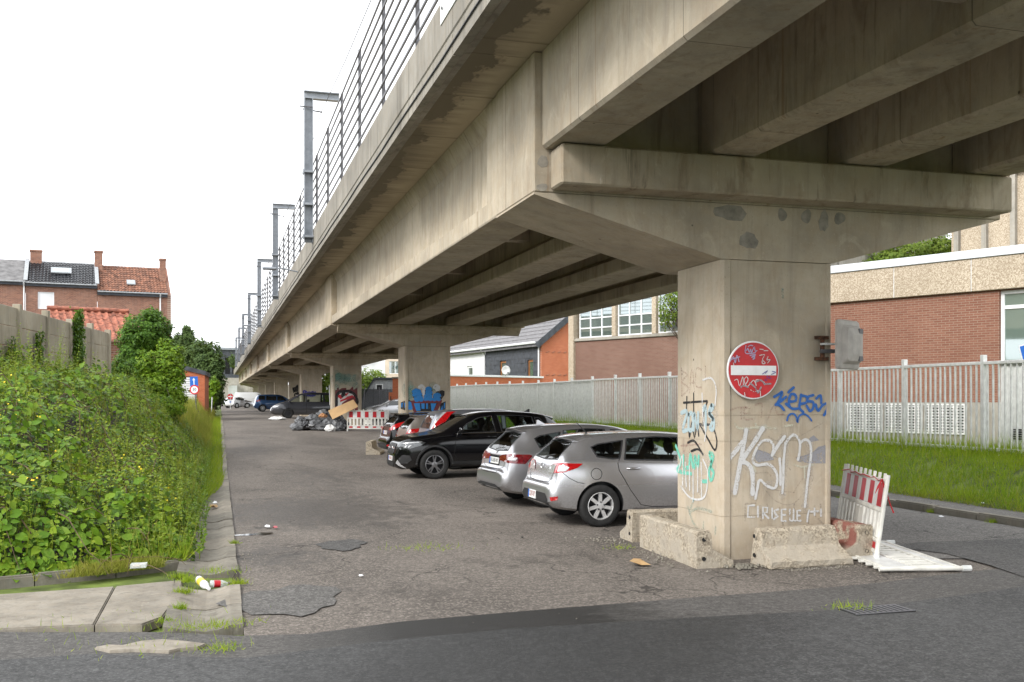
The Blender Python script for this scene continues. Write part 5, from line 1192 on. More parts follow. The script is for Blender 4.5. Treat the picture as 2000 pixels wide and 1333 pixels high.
def heading(c, rz, lx, ly): v = Matrix.Rotation(rz, 2) @ Vector((lx, ly)); return (c.x - v.x, c.y - v.y, gz(c.y))
def park(name, label, sp, contact, rz, axle, side, far=False, dz=0):
    L = sp['L']; lx = sp['axles'][axle] - L / 2; ly = side * (sp['W'] / 2 - 0.1); loc = heading(contact, rz, lx, ly)
    return Car(name, label, sp, (loc[0], loc[1], loc[2] + dz), rz, "parked cars", far)
AZ = -YAW
sq = lambda z: z if z < 1.0 else 1.0 + (z - 1.0) * 0.87
MAZDA['top'] = [(x, sq(z)) for x, z in MAZDA['top']]; MAZDA['glass'] = [(n, v, [(a, sq(z)) for a, z in p]) for n, v, p in MAZDA['glass']]; MAZDA['axles'] = (0.77, 3.41)
MAZDA['parts'][0] = spoiler(.40, .74, sq(1.375), .55, .05)
park("parked_car", "silver hatchback with clear and red tail lights nearest the graffiti pier, seen from behind", MAZDA, G(1170, 1029), 0.0, 0, -1)
park("parked_car", "dull silver hatchback with dark red claw tail lights and dented bumper, second from the pier", PEUG, G(1008, 974), 0.05, 0, 1)
park("parked_car", "glossy black crossover facing the lane with double spoke wheels", GLA, G(848, 937), math.pi + 0.01, 1, 1)
VAN = scaled(MAZDA, 4.55, 1.82, 1.60, paint=M['p_van'])
VAN['top'] = [(0, .56), (.02, .66), (.07, .72), (.10, .82), (.14, 1.05), (.24, 1.3), (.36, 1.5), (.5, 1.55), (1.2, 1.6), (2.0, 1.6), (2.5, 1.55), (2.9, 1.4), (3.5, 1.06), (3.8, .98), (4.2, .85), (4.45, .66), (4.55, .5)]
VAN['wr'] = [(0, .6), (.15, .64), (.4, .62), (1, .64), (2.3, .64), (2.8, .68), (3.4, .76), (4.1, .72), (4.55, .48)]
VAN['glass'] = [("quarter_window", 'S', [(.42, 1.12), (1.0, 1.08), (1.02, 1.46), (.52, 1.46), (.40, 1.42)]), ("side_window", 'S', [(1.12, 1.07), (2.1, 1.03), (2.1, 1.5), (1.16, 1.5)]), ("side_window", 'S', [(2.2, 1.03), (3.1, 1.0), (2.75, 1.34), (2.45, 1.48), (2.22, 1.5)]), ("rear_window", 'R', [(-.55, 1.08), (.55, 1.08), (.5, 1.44), (-.5, 1.44)]), ("windscreen", 'F', [(-.62, 1.1), (.62, 1.1), (.52, 1.46), (-.52, 1.46)])]
VAN['cabin'] = (.32, 3.2)
VAN['decals'] = [("tail_light", 'Q', [(-.06, .80), (.10, .80), (.22, 1.1), (.34, 1.45), (.40, 1.53), (.22, 1.52), (.06, 1.2), (-.04, 1.0)], M['lamp_red'], .010), ("lamp_edge", 'Q', [(-.12, .80), (-.06, .80), (-.04, 1.0), (.06, 1.2), (.22, 1.52), (.15, 1.52), (-.0, 1.22)], M['lamp_clear'], .008)]
VAN['lines'] = []; VAN['parts'] = []
CLIO = scaled(MAZDA, 4.03, 1.72, 1.49, paint=M['p_beige'])
CLIO['decals'] = [("tail_light", 'Q', [(-.16, .74), (.0, .74), (.14, .80), (.26, .92), (.30, 1.02), (.10, 1.0), (-.05, .92)], M['lamp_red'], .010), ("reversing_lens", 'Q', [(-.15, .68), (-.03, .68), (.02, .75), (-.12, .76)], M['lamp_clear'], .012)]
CLIO['lines'] = [("tailgate_seam", 'R', [(-.58, 1.0), (-.55, .8), (-.5, .68), (.5, .68), (.55, .8), (.58, 1.0)], .010, M['seam'])]; CLIO['plates'] = [("1-HKS-296", 'R', 0, .56, .45, .11, M['plate_red'])]; CLIO['parts'] = [spoiler(.36, .64, 1.40, .52, .05), wiper(0, 1.0, -.3, 1.04)]
FIES = scaled(MAZDA, 3.97, 1.72, 1.48, paint=M['p_black'])
FIES['decals'] = [("tail_light", 'Q', [(-.22, .88), (.0, .88), (.20, .98), (.36, 1.10), (.34, 1.16), (.14, 1.10), (-.06, 1.0), (-.2, .95)], M['lamp_red'], .010), ("reflector", 'Q', [(-.14, .40), (.02, .42), (.02, .47), (-.14, .45)], M['lamp_red'], .010), ("rear_bumper_lower", 'R', [(-.6, .3), (.6, .3), (.62, .46), (-.62, .46)], M['plastic'], .006)]
FIES['lines'] = []; FIES['plates'] = [("1-CJL-903", 'R', 0, .80, .45, .11, M['plate_red'])]; FIES['parts'] = [spoiler(.28, .66, 1.40, .54, .05), wiper(0, 1.0, -.3, 1.04)]
def at_rear(sp, px_, d, rz):       # park a car by where its near rear corner is seen
    c = P(px_, 776, d); v = Matrix.Rotation(rz, 2) @ Vector((-sp['L'] / 2 + 0.12, -sp['W'] / 2 + 0.12)); return (c.x - v.x, c.y - v.y, gz(c.y))
for nm, lab, sp, px_, d, a in (("parked_van", "slate grey people carrier with tall upright red tail lights behind the black crossover", VAN, 840, 26.2, 0.02), ("parked_car", "champagne hatchback with pointed red tail lights, second from the barrier end of the row", CLIO, 795, 28.0, 0.03), ("parked_car", "black hatchback with high red tail lights, leftmost of the row before the second pier", FIES, 764, 29.9, 0.05)):
    Car(nm, lab, sp, at_rear(sp, px_, d, a), a, "parked cars")
VOY = dict(VAN); VOY = scaled(VAN, 4.75, 1.95, 1.72, paint=M['p_char'], rad=0.32, spokes=(12, False, .06, .06), rim=M['alloy_dk'])
VOY['top'] = [(0, .6), (.03, .9), (.08, 1.2), (.2, 1.55), (.35, 1.66), (1, 1.71), (2, 1.72), (2.7, 1.66), (3.0, 1.54), (3.75, 1.12), (4.1, 1.02), (4.5, .86), (4.68, .7), (4.75, .5)]
VOY['belt'] = [(0, .7), (.1, 1.0), (.8, 1.03), (3.7, 1.0), (4.2, .9), (4.75, .5)]
VOY['glass'] = [("quarter_window", 'S', [(.35, 1.08), (1.25, 1.08), (1.25, 1.55), (.45, 1.55)]), ("side_window", 'S', [(1.35, 1.08), (2.42, 1.08), (2.42, 1.57), (1.35, 1.56)]), ("side_window", 'S', [(2.5, 1.08), (3.55, 1.08), (3.2, 1.3), (2.8, 1.54), (2.5, 1.57)]), ("windscreen", 'F', [(-.66, 1.16), (.66, 1.16), (.58, 1.56), (-.58, 1.56)])]
VOY['decals'] = [("headlight", 'QF', [(-.15, .70), (.15, .74), (.22, .84), (-.1, .84)], M['lamp_clear'], .01)]
VOY['lines'] = [("side_moulding", 'S', [(.3, .62), (4.0, .60)], .05, M['plastic'], .012), ("door_seam", 'S', [(2.46, 1.08), (2.44, .36), (3.5, .36), (3.62, .7), (3.6, 1.05)], .018, M['seam'], .004)]
VOY['handles'] = [(2.3, .90), (2.62, .90)]; VOY['hmat'] = M['plastic']; VOY['mmat'] = M['plastic']; VOY['mirror'] = (3.5, 1.08); VOY['cabin'] = (.3, 3.5); VOY['fdepth'] = 3.0
PIC = scaled(VAN, 4.47, 1.83, 1.66, paint=M['p_blue'], rad=.33, spokes=(9, False, .05, .05))
PIC['decals'] = [("tail_light", 'Q', [(-.1, .95), (.2, .95), (.36, 1.05), (.3, 1.15), (-.05, 1.1)], M['lamp_red'], .012)]
PIC['lines'] = [("side_moulding", 'S', [(1.2, .55), (3.2, .53)], .03, M['chrome'], .012)]
SMALL = scaled(CLIO, 3.7, 1.65, 1.47, paint=M['p_silver']); SMALL['decals'] = []; SMALL['parts'] = []; SMALL['plates'] = []; SMALL['lines'] = []
DARK = scaled(MAZDA, 4.3, 1.75, 1.45, paint=M['p_silver2']); DARK['decals'] = [("headlight", 'QF', [(-.2, .62), (.2, .7), (.3, .8), (-.1, .74)], M['lamp_clear'], .01)]
REDL = scaled(CLIO, 4.0, 1.72, 1.47, paint=M['p_black']); REDL['decals'] = [("tail_light", 'Q', [(-.2, .8), (.2, .8), (.3, 1.0), (-.1, 1.0)], M['lamp_red'], .01)]; REDL['parts'] = []; REDL['plates'] = []; REDL['lines'] = []
c = P(563, 776, 66.0); park("parked_van", "dark charcoal people carrier parked before the fourth pier", VOY, Vector((c.x, c.y, 0)), math.pi, 1, 1)
c = P(513, 776, 96.0); park("parked_car", "blue people carrier facing right near the far piers", PIC, Vector((c.x, c.y, 0)), 0.05, 0, -1, True)
c = P(483, 776, 128.0); park("parked_car", "small silver car farthest along the lane beside a white van", SMALL, Vector((c.x, c.y, 0)), 0.1, 1, -1, True)
c = P(462, 776, 127.0); park("parked_car", "small white car at the far end of the parking row", scaled(SMALL, 3.6, 1.6, 1.5, paint=M['p_white']), Vector((c.x, c.y, 0)), AZ + 1.2, 0, -1, True)
c = P(744, 776, 61.0); park("parked_car", "grey car half hidden behind the upright red and white barrier", DARK, Vector((c.x, c.y, 0)), math.pi, 1, 1, True)
c = P(432, 776, 150.0); park("parked_car", "dark car with red tail lights in the shade at the far left end", REDL, Vector((c.x, c.y, 0)), math.pi / 2 - 0.1, 0, -1, True)
WV = dict(VAN); WV = scaled(VAN, 4.9, 1.9, 2.1, paint=M['p_white']); WV['decals'] = []; WV['glass'] = [("side_window", 'S', [(3.2, 1.25), (4.0, 1.25), (3.6, 1.75), (3.2, 1.8)])]
WV['top'] = [(0, .7), (.05, 1.6), (.15, 2.0), (.4, 2.08), (3, 2.1), (3.5, 1.95), (4.1, 1.3), (4.6, 1.1), (4.85, .8), (4.9, .6)]
c = P(470, 776, 140.0); park("parked_van", "white panel van at the far end of the parking row", WV, Vector((c.x, c.y, 0)), 0, 0, -1, True)
# ------------------------------------------------------------------ graffiti: thin paint films a few millimetres proud of the concrete
def spray(name, col, cover=0.9, rough=0.6):
    q = NT(name); n_ = q.noise(q.pos(), 60, 3, 0.7); n2 = q.noise(q.pos(), 9, 3, 0.6); q.p(q.mix(q.ramp(n2, .3, .7, 0, .5), col, tuple(x * .75 for x in col)), rough, 0, 0.3)
    m = q.ramp(q.math('ADD', q.math('MULTIPLY', n_, 0.55), q.math('MULTIPLY', n2, 0.45)), 0.62 - 0.30 * cover, 0.70 - 0.30 * cover) if cover > 0.5 else q.math('MULTIPLY', q.ramp(n_, 0.42, 0.62), 0.75)
    if cover <= 0.5: pass
    inv = q.math('MULTIPLY', m, min(1.0, cover + 0.05)); tp = q.n("BsdfTransparent"); ms = q.n("MixShader", {0: inv, 1: tp.outputs[0], 2: q.b.outputs[0]}); q.t.links.new(ms.outputs[0], q.out.inputs[0]); return q.m
SP = {k: spray("spray_" + k, c, cv) for k, c, cv in (("haze", (.55, .53, .50), .35), ("white", (.68, .68, .68), .8), ("cream", (.62, .60, .48), .7), ("blue", (.03, .13, .42), .9), ("red", (.26, .06, .07), .4), ("black", (.02, .02, .022), .85), ("grey", (.33, .33, .36), .75),
     ("sky", (.42, .53, .56), .85), ("mint", (.18, .58, .45), .8), ("teal", (.06, .34, .33), .5), ("faint", (.16, .15, .15), .4), ("lilac", (.42, .38, .55), .9), ("maroon", (.15, .035, .04), .95), ("scarlet", (.45, .03, .04), .95), ("azure", (.03, .20, .52), .95), ("indigo", (.05, .05, .30), .85), ("pale", (.55, .55, .54), .95))}
LAYER = [0]
def face_fn(face, val): return (lambda px, py: onY(px, py, val)) if face == 'Y' else (lambda px, py: onX(px, py, val))
def strokes(name, parent, face, val, tr, lines, w, mat, curve=True):
    LAYER[0] += 1; off = 0.003 + 0.0006 * LAYER[0]; fn = face_fn(face, val - off); n_ = Vector((0, -1, 0)) if face == 'Y' else Vector((-1, 0, 0))
    for li, ln in enumerate(lines):
        b = MB(); fn = face_fn(face, val - off - 0.00006 * li)
        pts = [fn(*tr(*p)) for p in ln]
        if curve and len(pts) > 2: pts = catmull(pts, 5)
        m = len(pts); V = []
        for i, p in enumerate(pts):
            t = pts[min(i + 1, m - 1)] - pts[max(i - 1, 0)]; l = t.cross(n_); l = l.normalized() * (w / 2) * R.uniform(.85, 1.12); V += [p - l, p + l]
        b.add(V, [(2 * i, 2 * i + 1, 2 * i + 3, 2 * i + 2) for i in range(m - 1)])
        for p, s_ in ((pts[0], 1), (pts[-1], 1)):
            u = Vector((0, 0, 1)); v = n_.cross(u); b.add([p + n_ * 0.00003 + (u * math.cos(a) + v * math.sin(a)) * w / 2 for a in [i * .7854 for i in range(8)]], [tuple(range(8))])
        obj(name, b.v, b.f, mat, parent)
def fills(name, parent, face, val, tr, polys, mat):
    LAYER[0] += 1; off = 0.003 + 0.0006 * LAYER[0]; fn = face_fn(face, val - off); b = MB()
    for pl in polys:
        pts = [fn(*tr(*p)) for p in pl]; tri = tessellate_polygon([pts]); obj(name, pts, [tuple(t) for t in tri], mat, parent)
p1 = pier_objs[0]; FY = 10.708; FX = 5.76
t3 = lambda u, v: (1400 + .18 * u, 810 + .18 * v); t2 = lambda u, v: (1400 + .135 * u, 650 + .135 * v); t1 = lambda u, v: (1310 + .33 * u, 660 + .33 * v)
fills("graffiti", p1, 'Y', FY, t3, [[(1030, 420), (1100, 350), (1185, 330), (1180, 530), (1020, 530), (880, 510), (860, 470)], [(440, 380), (520, 400), (600, 440), (620, 490), (450, 520), (400, 480)], [(1000, 260), (1050, 225), (1110, 280), (1020, 300)]], SP['grey'])
strokes("graffiti", p1, 'Y', FY, t3, [[(500, 780), (640, 940), (840, 960), (1050, 690), (940, 690), (830, 850)], [(430, 635), (570, 640), (590, 760), (615, 815), (840, 845)], [(860, 470), (980, 440), (1180, 330)], [(560, 240), (700, 300), (860, 250), (1000, 180), (1150, 90)], [(440, 380), (600, 440), (700, 500), (800, 600)], [(1110, 90), (1110, 160)]], .012, SP['faint'])
strokes("graffiti", p1, 'Y', FY, t3, [[(310, 960), (305, 1150)], [(320, 965), (420, 965)], [(470, 990), (480, 1150)], [(545, 980), (560, 1060)], [(600, 1010), (610, 1120)], [(680, 1010), (720, 1200)], [(840, 970), (835, 1140)], [(1000, 1040), (990, 1180)], [(1060, 990), (1070, 1110)], [(1125, 970), (1130, 1110)], [(1100, 1130), (1150, 1190)]], .022, SP['faint'])
strokes("graffiti", p1, 'Y', FY, t3, [[(405, 985), (340, 990), (335, 1112), (405, 1112)], [(445, 1000), (445, 1110)], [(500, 1125), (500, 1005), (550, 1010), (545, 1062), (502, 1066), (560, 1125)], [(600, 1020), (600, 1120)], [(665, 1030), (622, 1045), (640, 1085), (662, 1105), (620, 1135)], [(745, 1030), (702, 1030), (702, 1155), (748, 1155)], [(702, 1090), (742, 1090)], [(792, 1030), (792, 1150), (818, 1152)], [(832, 1030), (832, 1150), (852, 1152)], [(905, 1042), (872, 1042), (872, 1152), (908, 1152)], [(872, 1096), (900, 1096)], [(1000, 1040), (985, 1100), (980, 1160)], [(1060, 1020), (1060, 1090)], [(1020, 1055), (1100, 1050)], [(1130, 1030), (1130, 1100)]], .026, SP['white'], False)
strokes("graffiti", p1, 'Y', FY, t3, [[(200, 100), (250, 150), (440, 140), (640, 150)], [(420, 100), (450, 140), (530, 120)], [(840, 545), (930, 570), (1045, 545)], [(950, 570), (955, 690)], [(710, 130), (820, 115)], [(395, 560), (420, 620)]], .026, SP['cream'])
strokes("graffiti", p1, 'Y', FY, t3, [[(322, 168), (255, 520), (190, 860)], [(505, 145), (270, 505)], [(270, 510), (385, 640), (388, 880)], [(600, 450), (735, 235)], [(745, 310), (720, 700), (708, 880)], [(390, 500), (560, 540), (655, 720), (540, 770)], [(1010, 310), (1000, 600), (955, 1000)]], .105, SP['haze'])
strokes("graffiti", p1, 'Y', FY, t3, [[(320, 170), (290, 330), (255, 520), (215, 740), (195, 850)], [(500, 150), (400, 310), (270, 500)], [(270, 510), (340, 540), (385, 640), (388, 860)], [(275, 300), (200, 400), (120, 495)]], .058, SP['white'])
strokes("graffiti", p1, 'Y', FY, t3, [[(600, 440), (615, 340), (570, 285), (490, 290), (420, 390), (390, 500), (440, 550), (560, 540), (640, 620), (655, 720), (625, 800), (540, 770), (465, 710), (440, 800), (418, 912)], [(745, 310), (725, 500), (720, 700), (710, 850)], [(745, 315), (800, 240), (850, 225), (900, 300), (895, 420), (880, 490)], [(900, 310), (960, 272), (1010, 310), (1022, 430), (1000, 600), (980, 760), (955, 1000)], [(680, 480), (690, 600), (690, 760)]], .034, SP['white'])
strokes("graffiti", p1, 'Y', FY, t3, [[(600, 440), (660, 340), (735, 240)]], .044, SP['white'])
strokes("graffiti", p1, 'Y', FY, t2, [[(200, 1120), (300, 1085), (420, 1080)], [(350, 1085), (350, 1250)], [(480, 1095), (400, 1095), (400, 1250), (510, 1250)], [(400, 1170), (480, 1165)], [(560, 1050), (650, 1030), (640, 1220)], [(740, 1255), (820, 1060), (880, 1180), (960, 1180)], [(1010, 960), (1010, 1020)], [(1180, 1100), (1190, 1150)]], .020, SP['red'])
strokes("graffiti", p1, 'Y', FY, t2, [[(830, 930), (900, 890), (945, 860), (920, 940), (870, 1030)], [(1000, 930), (930, 990), (850, 1045)], [(860, 1035), (920, 1060), (970, 1120)], [(1035, 865), (1110, 795)], [(1055, 1000), (1140, 985), (1140, 910), (1080, 890), (1045, 960), (1045, 1050), (1090, 1100), (1170, 1100)], [(1000, 1030), (1060, 1080)], [(1220, 900), (1195, 1080), (1250, 1150)], [(1215, 910), (1300, 930), (1295, 1010), (1200, 1035)], [(1395, 905), (1325, 930), (1315, 990), (1390, 1005), (1395, 1085), (1350, 1135), (1300, 1060)], [(1440, 955), (1500, 910), (1512, 1020)], [(1430, 1040), (1465, 1130), (1530, 1050), (1595, 1030), (1590, 1120), (1550, 1195)]], .034, SP['blue'])
strokes("graffiti", p1, 'Y', FY, t2, [[(1015, 1272), (1040, 1200), (1100, 1172), (1150, 1220), (1165, 1295), (1190, 1210), (1260, 1178), (1330, 1220), (1370, 1275)]], .024, SP['blue'])
LAYER[0] = 0
strokes("graffiti", p1, 'X', FX, t1, [[(62, 180), (66, 345)], [(62, 195), (98, 220), (66, 262), (106, 300), (66, 345)], [(110, 330), (125, 180), (140, 320)], [(112, 270), (138, 265)], [(180, 190), (152, 185), (148, 280), (180, 295)], [(205, 170), (205, 260)], [(75, 600), (75, 680), (110, 600), (110, 680)], [(60, 640), (180, 630)]], .026, SP['red'])
strokes("graffiti", p1, 'X', FX, t1, [[(75, 385), (215, 375)], [(95, 350), (90, 500)], [(135, 330), (135, 470)], [(105, 480), (110, 590), (125, 500), (140, 590), (155, 510), (165, 580)], [(168, 512), (235, 515)], [(175, 520), (220, 600), (260, 665), (272, 610), (255, 540)], [(100, 622), (140, 612), (190, 692)], [(120, 672), (160, 660), (190, 690)], [(215, 380), (195, 440), (190, 520)]], .030, SP['black'])
strokes("graffiti", p1, 'X', FX, t1, [[(60, 500), (160, 500), (255, 480)], [(40, 740), (150, 740), (240, 760)], [(70, 860), (180, 880)]], .26, SP['haze'])
strokes("graffiti", p1, 'X', FX, t1, [[(62, 445), (96, 440), (70, 545), (100, 545)], [(106, 455), (106, 540), (130, 535), (126, 450), (106, 455)], [(136, 545), (138, 445), (158, 540), (162, 445)], [(190, 430), (206, 410), (206, 545)], [(240, 400), (225, 440), (250, 480), (232, 535), (252, 540), (254, 490), (226, 450), (252, 410), (240, 400)]], .055, SP['sky'])
strokes("graffiti", p1, 'X', FX, t1, [[(30, 640), (60, 735), (38, 785), (120, 805)], [(75, 700), (75, 770), (102, 768)], [(108, 770), (116, 690), (130, 765)], [(140, 770), (142, 700), (160, 765), (165, 700)], [(230, 680), (252, 700), (236, 760), (254, 800), (236, 845), (226, 790), (240, 740), (228, 690)], [(190, 850), (215, 850)]], .050, SP['mint'])
strokes("graffiti", p1, 'X', FX, t1, [[(45, 790), (68, 700), (70, 870)], [(85, 740), (92, 880)], [(110, 760), (112, 900)], [(132, 780), (132, 970)], [(160, 760), (158, 910)], [(180, 740), (182, 940)], [(60, 880), (120, 950), (200, 940), (218, 800), (190, 720)], [(190, 250), (240, 240), (268, 300), (262, 400)], [(185, 330), (190, 460), (205, 560), (200, 610)]], .026, SP['white'])
strokes("graffiti", p1, 'X', FX, t1, [[(135, 960), (110, 1035), (150, 1010), (175, 1010), (215, 1020), (240, 1030)], [(195, 1090), (192, 1130)], [(265, 1120), (262, 1160)], [(100, 1000), (130, 1090), (180, 1150)]], .035, SP['teal'])
strokes("graffiti", p1, 'Y', 10.70, lambda u, v: (u, v), [[(1528, 565), (1529, 582)]], .03, SP['teal'])
# second pier
LAYER[0] = 0; p2 = pier_objs[1]; t4 = lambda u, v: (760 + .07 * u, 740 + .07 * v); Y2 = 31.82
strokes("graffiti", p2, 'Y', Y2, t4, [[(540, 180), (500, 330), (560, 480), (620, 560)], [(1230, 230), (1250, 340)], [(640, 330), (560, 420)]], .35, SP['teal'])
strokes("graffiti", p2, 'Y', Y2, t4, [[(850, 240), (920, 210), (980, 300), (960, 430)], [(1270, 240), (1330, 200), (1380, 260), (1340, 300), (1320, 250)]], .12, SP['white'])
fills("graffiti", p2, 'Y', Y2, t4, [[(640, 400), (680, 300), (750, 265), (860, 300), (930, 430), (945, 590), (740, 615), (670, 520)], [(1000, 330), (1060, 240), (1140, 215), (1200, 270), (1212, 420), (1195, 590), (985, 580)], [(1225, 480), (1330, 360), (1480, 320), (1550, 350), (1545, 460), (1440, 600), (1225, 600)], [(325, 660), (430, 620), (560, 590), (640, 640), (640, 860), (420, 875), (325, 845)], [(1420, 700), (1580, 630), (1575, 850), (1420, 905)], [(620, 620), (1450, 590), (1440, 680), (1310, 915), (730, 915)]], SP['black'])
strokes("graffiti", p2, 'Y', Y2, t4, [[(640, 660), (1000, 640), (1430, 625)], [(650, 680), (730, 900)], [(1420, 650), (1290, 900)]], .12, SP['maroon'])
fills("graffiti", p2, 'Y', Y2, t4, [[(690, 690), (860, 680), (880, 890), (760, 905)], [(900, 690), (990, 690), (990, 840), (905, 840)], [(1030, 690), (1085, 690), (1085, 840), (1030, 840)], [(1160, 690), (1320, 690), (1230, 905), (1180, 890)], [(420, 680), (500, 650), (470, 800), (430, 810)], [(1430, 880), (1490, 740), (1500, 860)], [(1530, 680), (1565, 670), (1560, 820), (1520, 850)], [(335, 680), (390, 670), (370, 800), (335, 800)]], SP['azure'])
strokes("graffiti", p2, 'Y', Y2, t4, [[(690, 360), (760, 330), (840, 350)], [(700, 450), (780, 410), (870, 430)], [(740, 560), (820, 520), (900, 540)], [(760, 600), (830, 575), (905, 590)], [(1060, 290), (1100, 280), (1140, 295)], [(1060, 380), (1110, 370), (1160, 385)], [(1020, 490), (1080, 460), (1150, 480)], [(1010, 570), (1090, 550), (1170, 570)], [(1280, 470), (1340, 450), (1400, 470)], [(1260, 580), (1320, 550), (1390, 575)], [(500, 700), (520, 820)], [(570, 690), (600, 820)]], .13, SP['azure'])
strokes("graffiti", p2, 'X', 5.76, t4, [[(240, 430), (230, 560), (290, 480)], [(250, 620), (270, 850)]], .06, SP['faint'])
# third pier: maroon wall with a pale red-patched shape; further tags
LAYER[0] = 0; p3 = pier_objs[2]; t5 = lambda u, v: (560 + .11 * u, 710 + .11 * v); Y3 = 52.92
fills("graffiti", p3, 'Y', Y3, t5, [[(820, 480), (890, 470), (890, 435), (930, 435), (930, 470), (980, 440), (1060, 435), (1060, 470), (1120, 465), (1170, 410), (1190, 470), (1255, 425), (1265, 830), (815, 830)]], SP['maroon'])
strokes("graffiti", p3, 'Y', Y3, t5, [[(830, 280), (940, 230), (1080, 260), (1230, 260)], [(870, 430), (900, 350), (1000, 310), (1150, 340), (1230, 400)], [(940, 230), (960, 300), (1010, 250), (1040, 310), (1080, 240)], [(880, 180), (900, 250)]], .4, SP['teal'])
fills("graffiti", p3, 'Y', Y3, t5, [[(900, 540), (960, 505), (1100, 500), (1180, 530), (1190, 580), (1080, 640), (990, 700), (960, 760), (880, 770), (885, 620)]], SP['pale'])
fills("graffiti", p3, 'Y', Y3, t5, [[(905, 555), (960, 560), (1000, 610), (960, 640), (910, 600)], [(1030, 540), (1110, 520), (1050, 590)], [(1075, 590), (1170, 565), (1190, 600), (1080, 640), (950, 690), (950, 655), (1040, 620)], [(820, 620), (860, 570), (880, 640), (860, 720), (830, 690)], [(1190, 580), (1240, 600), (1240, 650), (1200, 620)]], SP['scarlet'])
strokes("graffiti", p3, 'Y', Y3, t5, [[(885, 740), (885, 600), (910, 540), (970, 500), (1100, 500), (1190, 540), (1240, 620), (1250, 700)], [(1015, 510), (1020, 560)], [(990, 580), (1000, 540)]], .16, SP['black'])
strokes("graffiti", p3, 'X', 5.76, t5, [[(755, 420), (760, 560), (765, 700)]], .3, SP['pale'])
LAYER[0] = 0
strokes("graffiti", pier_objs[3], 'Y', 74.02, lambda u, v: (430 + .11 * u, 740 + .11 * v), [[(1490, 310), (1480, 220), (1530, 230), (1490, 270), (1540, 310)], [(1590, 240), (1550, 250), (1560, 300), (1600, 300)], [(1650, 230), (1610, 250), (1650, 280), (1610, 310)], [(1690, 240), (1650, 260), (1690, 290), (1640, 310)]], .11, SP['indigo'])
fills("graffiti", pier_objs[4], 'Y', 95.12, lambda u, v: (430 + .11 * u, 740 + .11 * v), [[(1280, 160), (1330, 150), (1370, 105), (1390, 110), (1385, 230), (1330, 240), (1300, 255), (1285, 200)]], SP['black'])
strokes("graffiti", pier_objs[4], 'Y', 95.12, lambda u, v: (430 + .11 * u, 740 + .11 * v), [[(1320, 300), (1340, 260), (1370, 300), (1330, 330)], [(1360, 260), (1385, 250), (1380, 330)]], .14, SP['black'])

# ------------------------------------------------------------------ no-entry sign on the pier
LAYER[0] = 0; sc_ = onY(1471.5, 723.5, 10.66); SR = 0.345
ne = thing("no_entry_sign", "round red no-entry sign with white bar and scribbles mounted on the pier", "road sign", (sc_.x, 10.66, sc_.z))
MB().lathe([(0, 0.0), (SR, 0.0), (SR + 0.008, 0.012), (SR, 0.014), (0, 0.014)], 56, 'Y', (sc_.x, 10.66, sc_.z)).build("rim", M['white_frame'], ne)
M['sign_face'] = plain("retroreflective_red", (0.50, 0.012, 0.018), 0.35, vary=0.12, scale=6)
MB().lathe([(0, 0), (SR - 0.012, 0.0), (SR - 0.012, 0.003)], 56, 'Y', (sc_.x, 10.656, sc_.z)).build("red_disc", M['sign_face'], ne)
MB().box(sc_.x - 0.305, sc_.x + 0.305, 10.6525, 10.655, sc_.z - 0.06, sc_.z + 0.055).build("white_bar", M['white_frame'], ne)
for k in (-1, 1): MB().box(sc_.x + k * 0.2 - 0.02, sc_.x + k * 0.2 + 0.02, 10.675, 10.706, sc_.z - 0.2, sc_.z + 0.2).build("bracket", M['galv'], ne)
strokes("scribble", ne, 'Y', 10.654, t2, [[(420, 190), (418, 300), (560, 292)], [(430, 260), (450, 230), (470, 285), (490, 240), (500, 290), (540, 210), (555, 270), (580, 260)], [(455, 205), (480, 185), (520, 190)], [(190, 420), (240, 350), (265, 440), (290, 330), (320, 420)], [(200, 390), (330, 350)], [(480, 330), (560, 320), (500, 360), (550, 345), (520, 390), (550, 370)]], .012, SP['lilac'])
strokes("scribble", ne, 'Y', 10.654, t2, [[(620, 240), (670, 245)], [(680, 262), (740, 262)], [(620, 330), (690, 320), (660, 390), (700, 440), (660, 450), (655, 410)], [(740, 350), (725, 395), (770, 390), (735, 440)], [(240, 440), (245, 470)], [(255, 690), (300, 680), (330, 770), (375, 640), (390, 770), (450, 690), (430, 640), (395, 690), (440, 780), (530, 690), (570, 770), (560, 700), (600, 680), (690, 720)], [(490, 830), (540, 855), (600, 840)], [(400, 870), (410, 930)], [(630, 850), (632, 940)]], .010, SP['white'])
strokes("scribble", ne, 'Y', 10.654, t2, [[(340, 800), (380, 770), (450, 790)], [(480, 730), (560, 800), (590, 870), (640, 790)], [(570, 710), (640, 690), (690, 750)], [(690, 745), (780, 740)]], .020, SP['grey'])
strokes("scribble", ne, 'Y', 10.651, t2, [[(660, 600), (735, 550), (700, 590)], [(800, 560), (850, 575), (790, 605)], [(730, 620), (720, 690), (690, 680)], [(770, 630), (750, 660), (790, 660)]], .008, SP['indigo'])
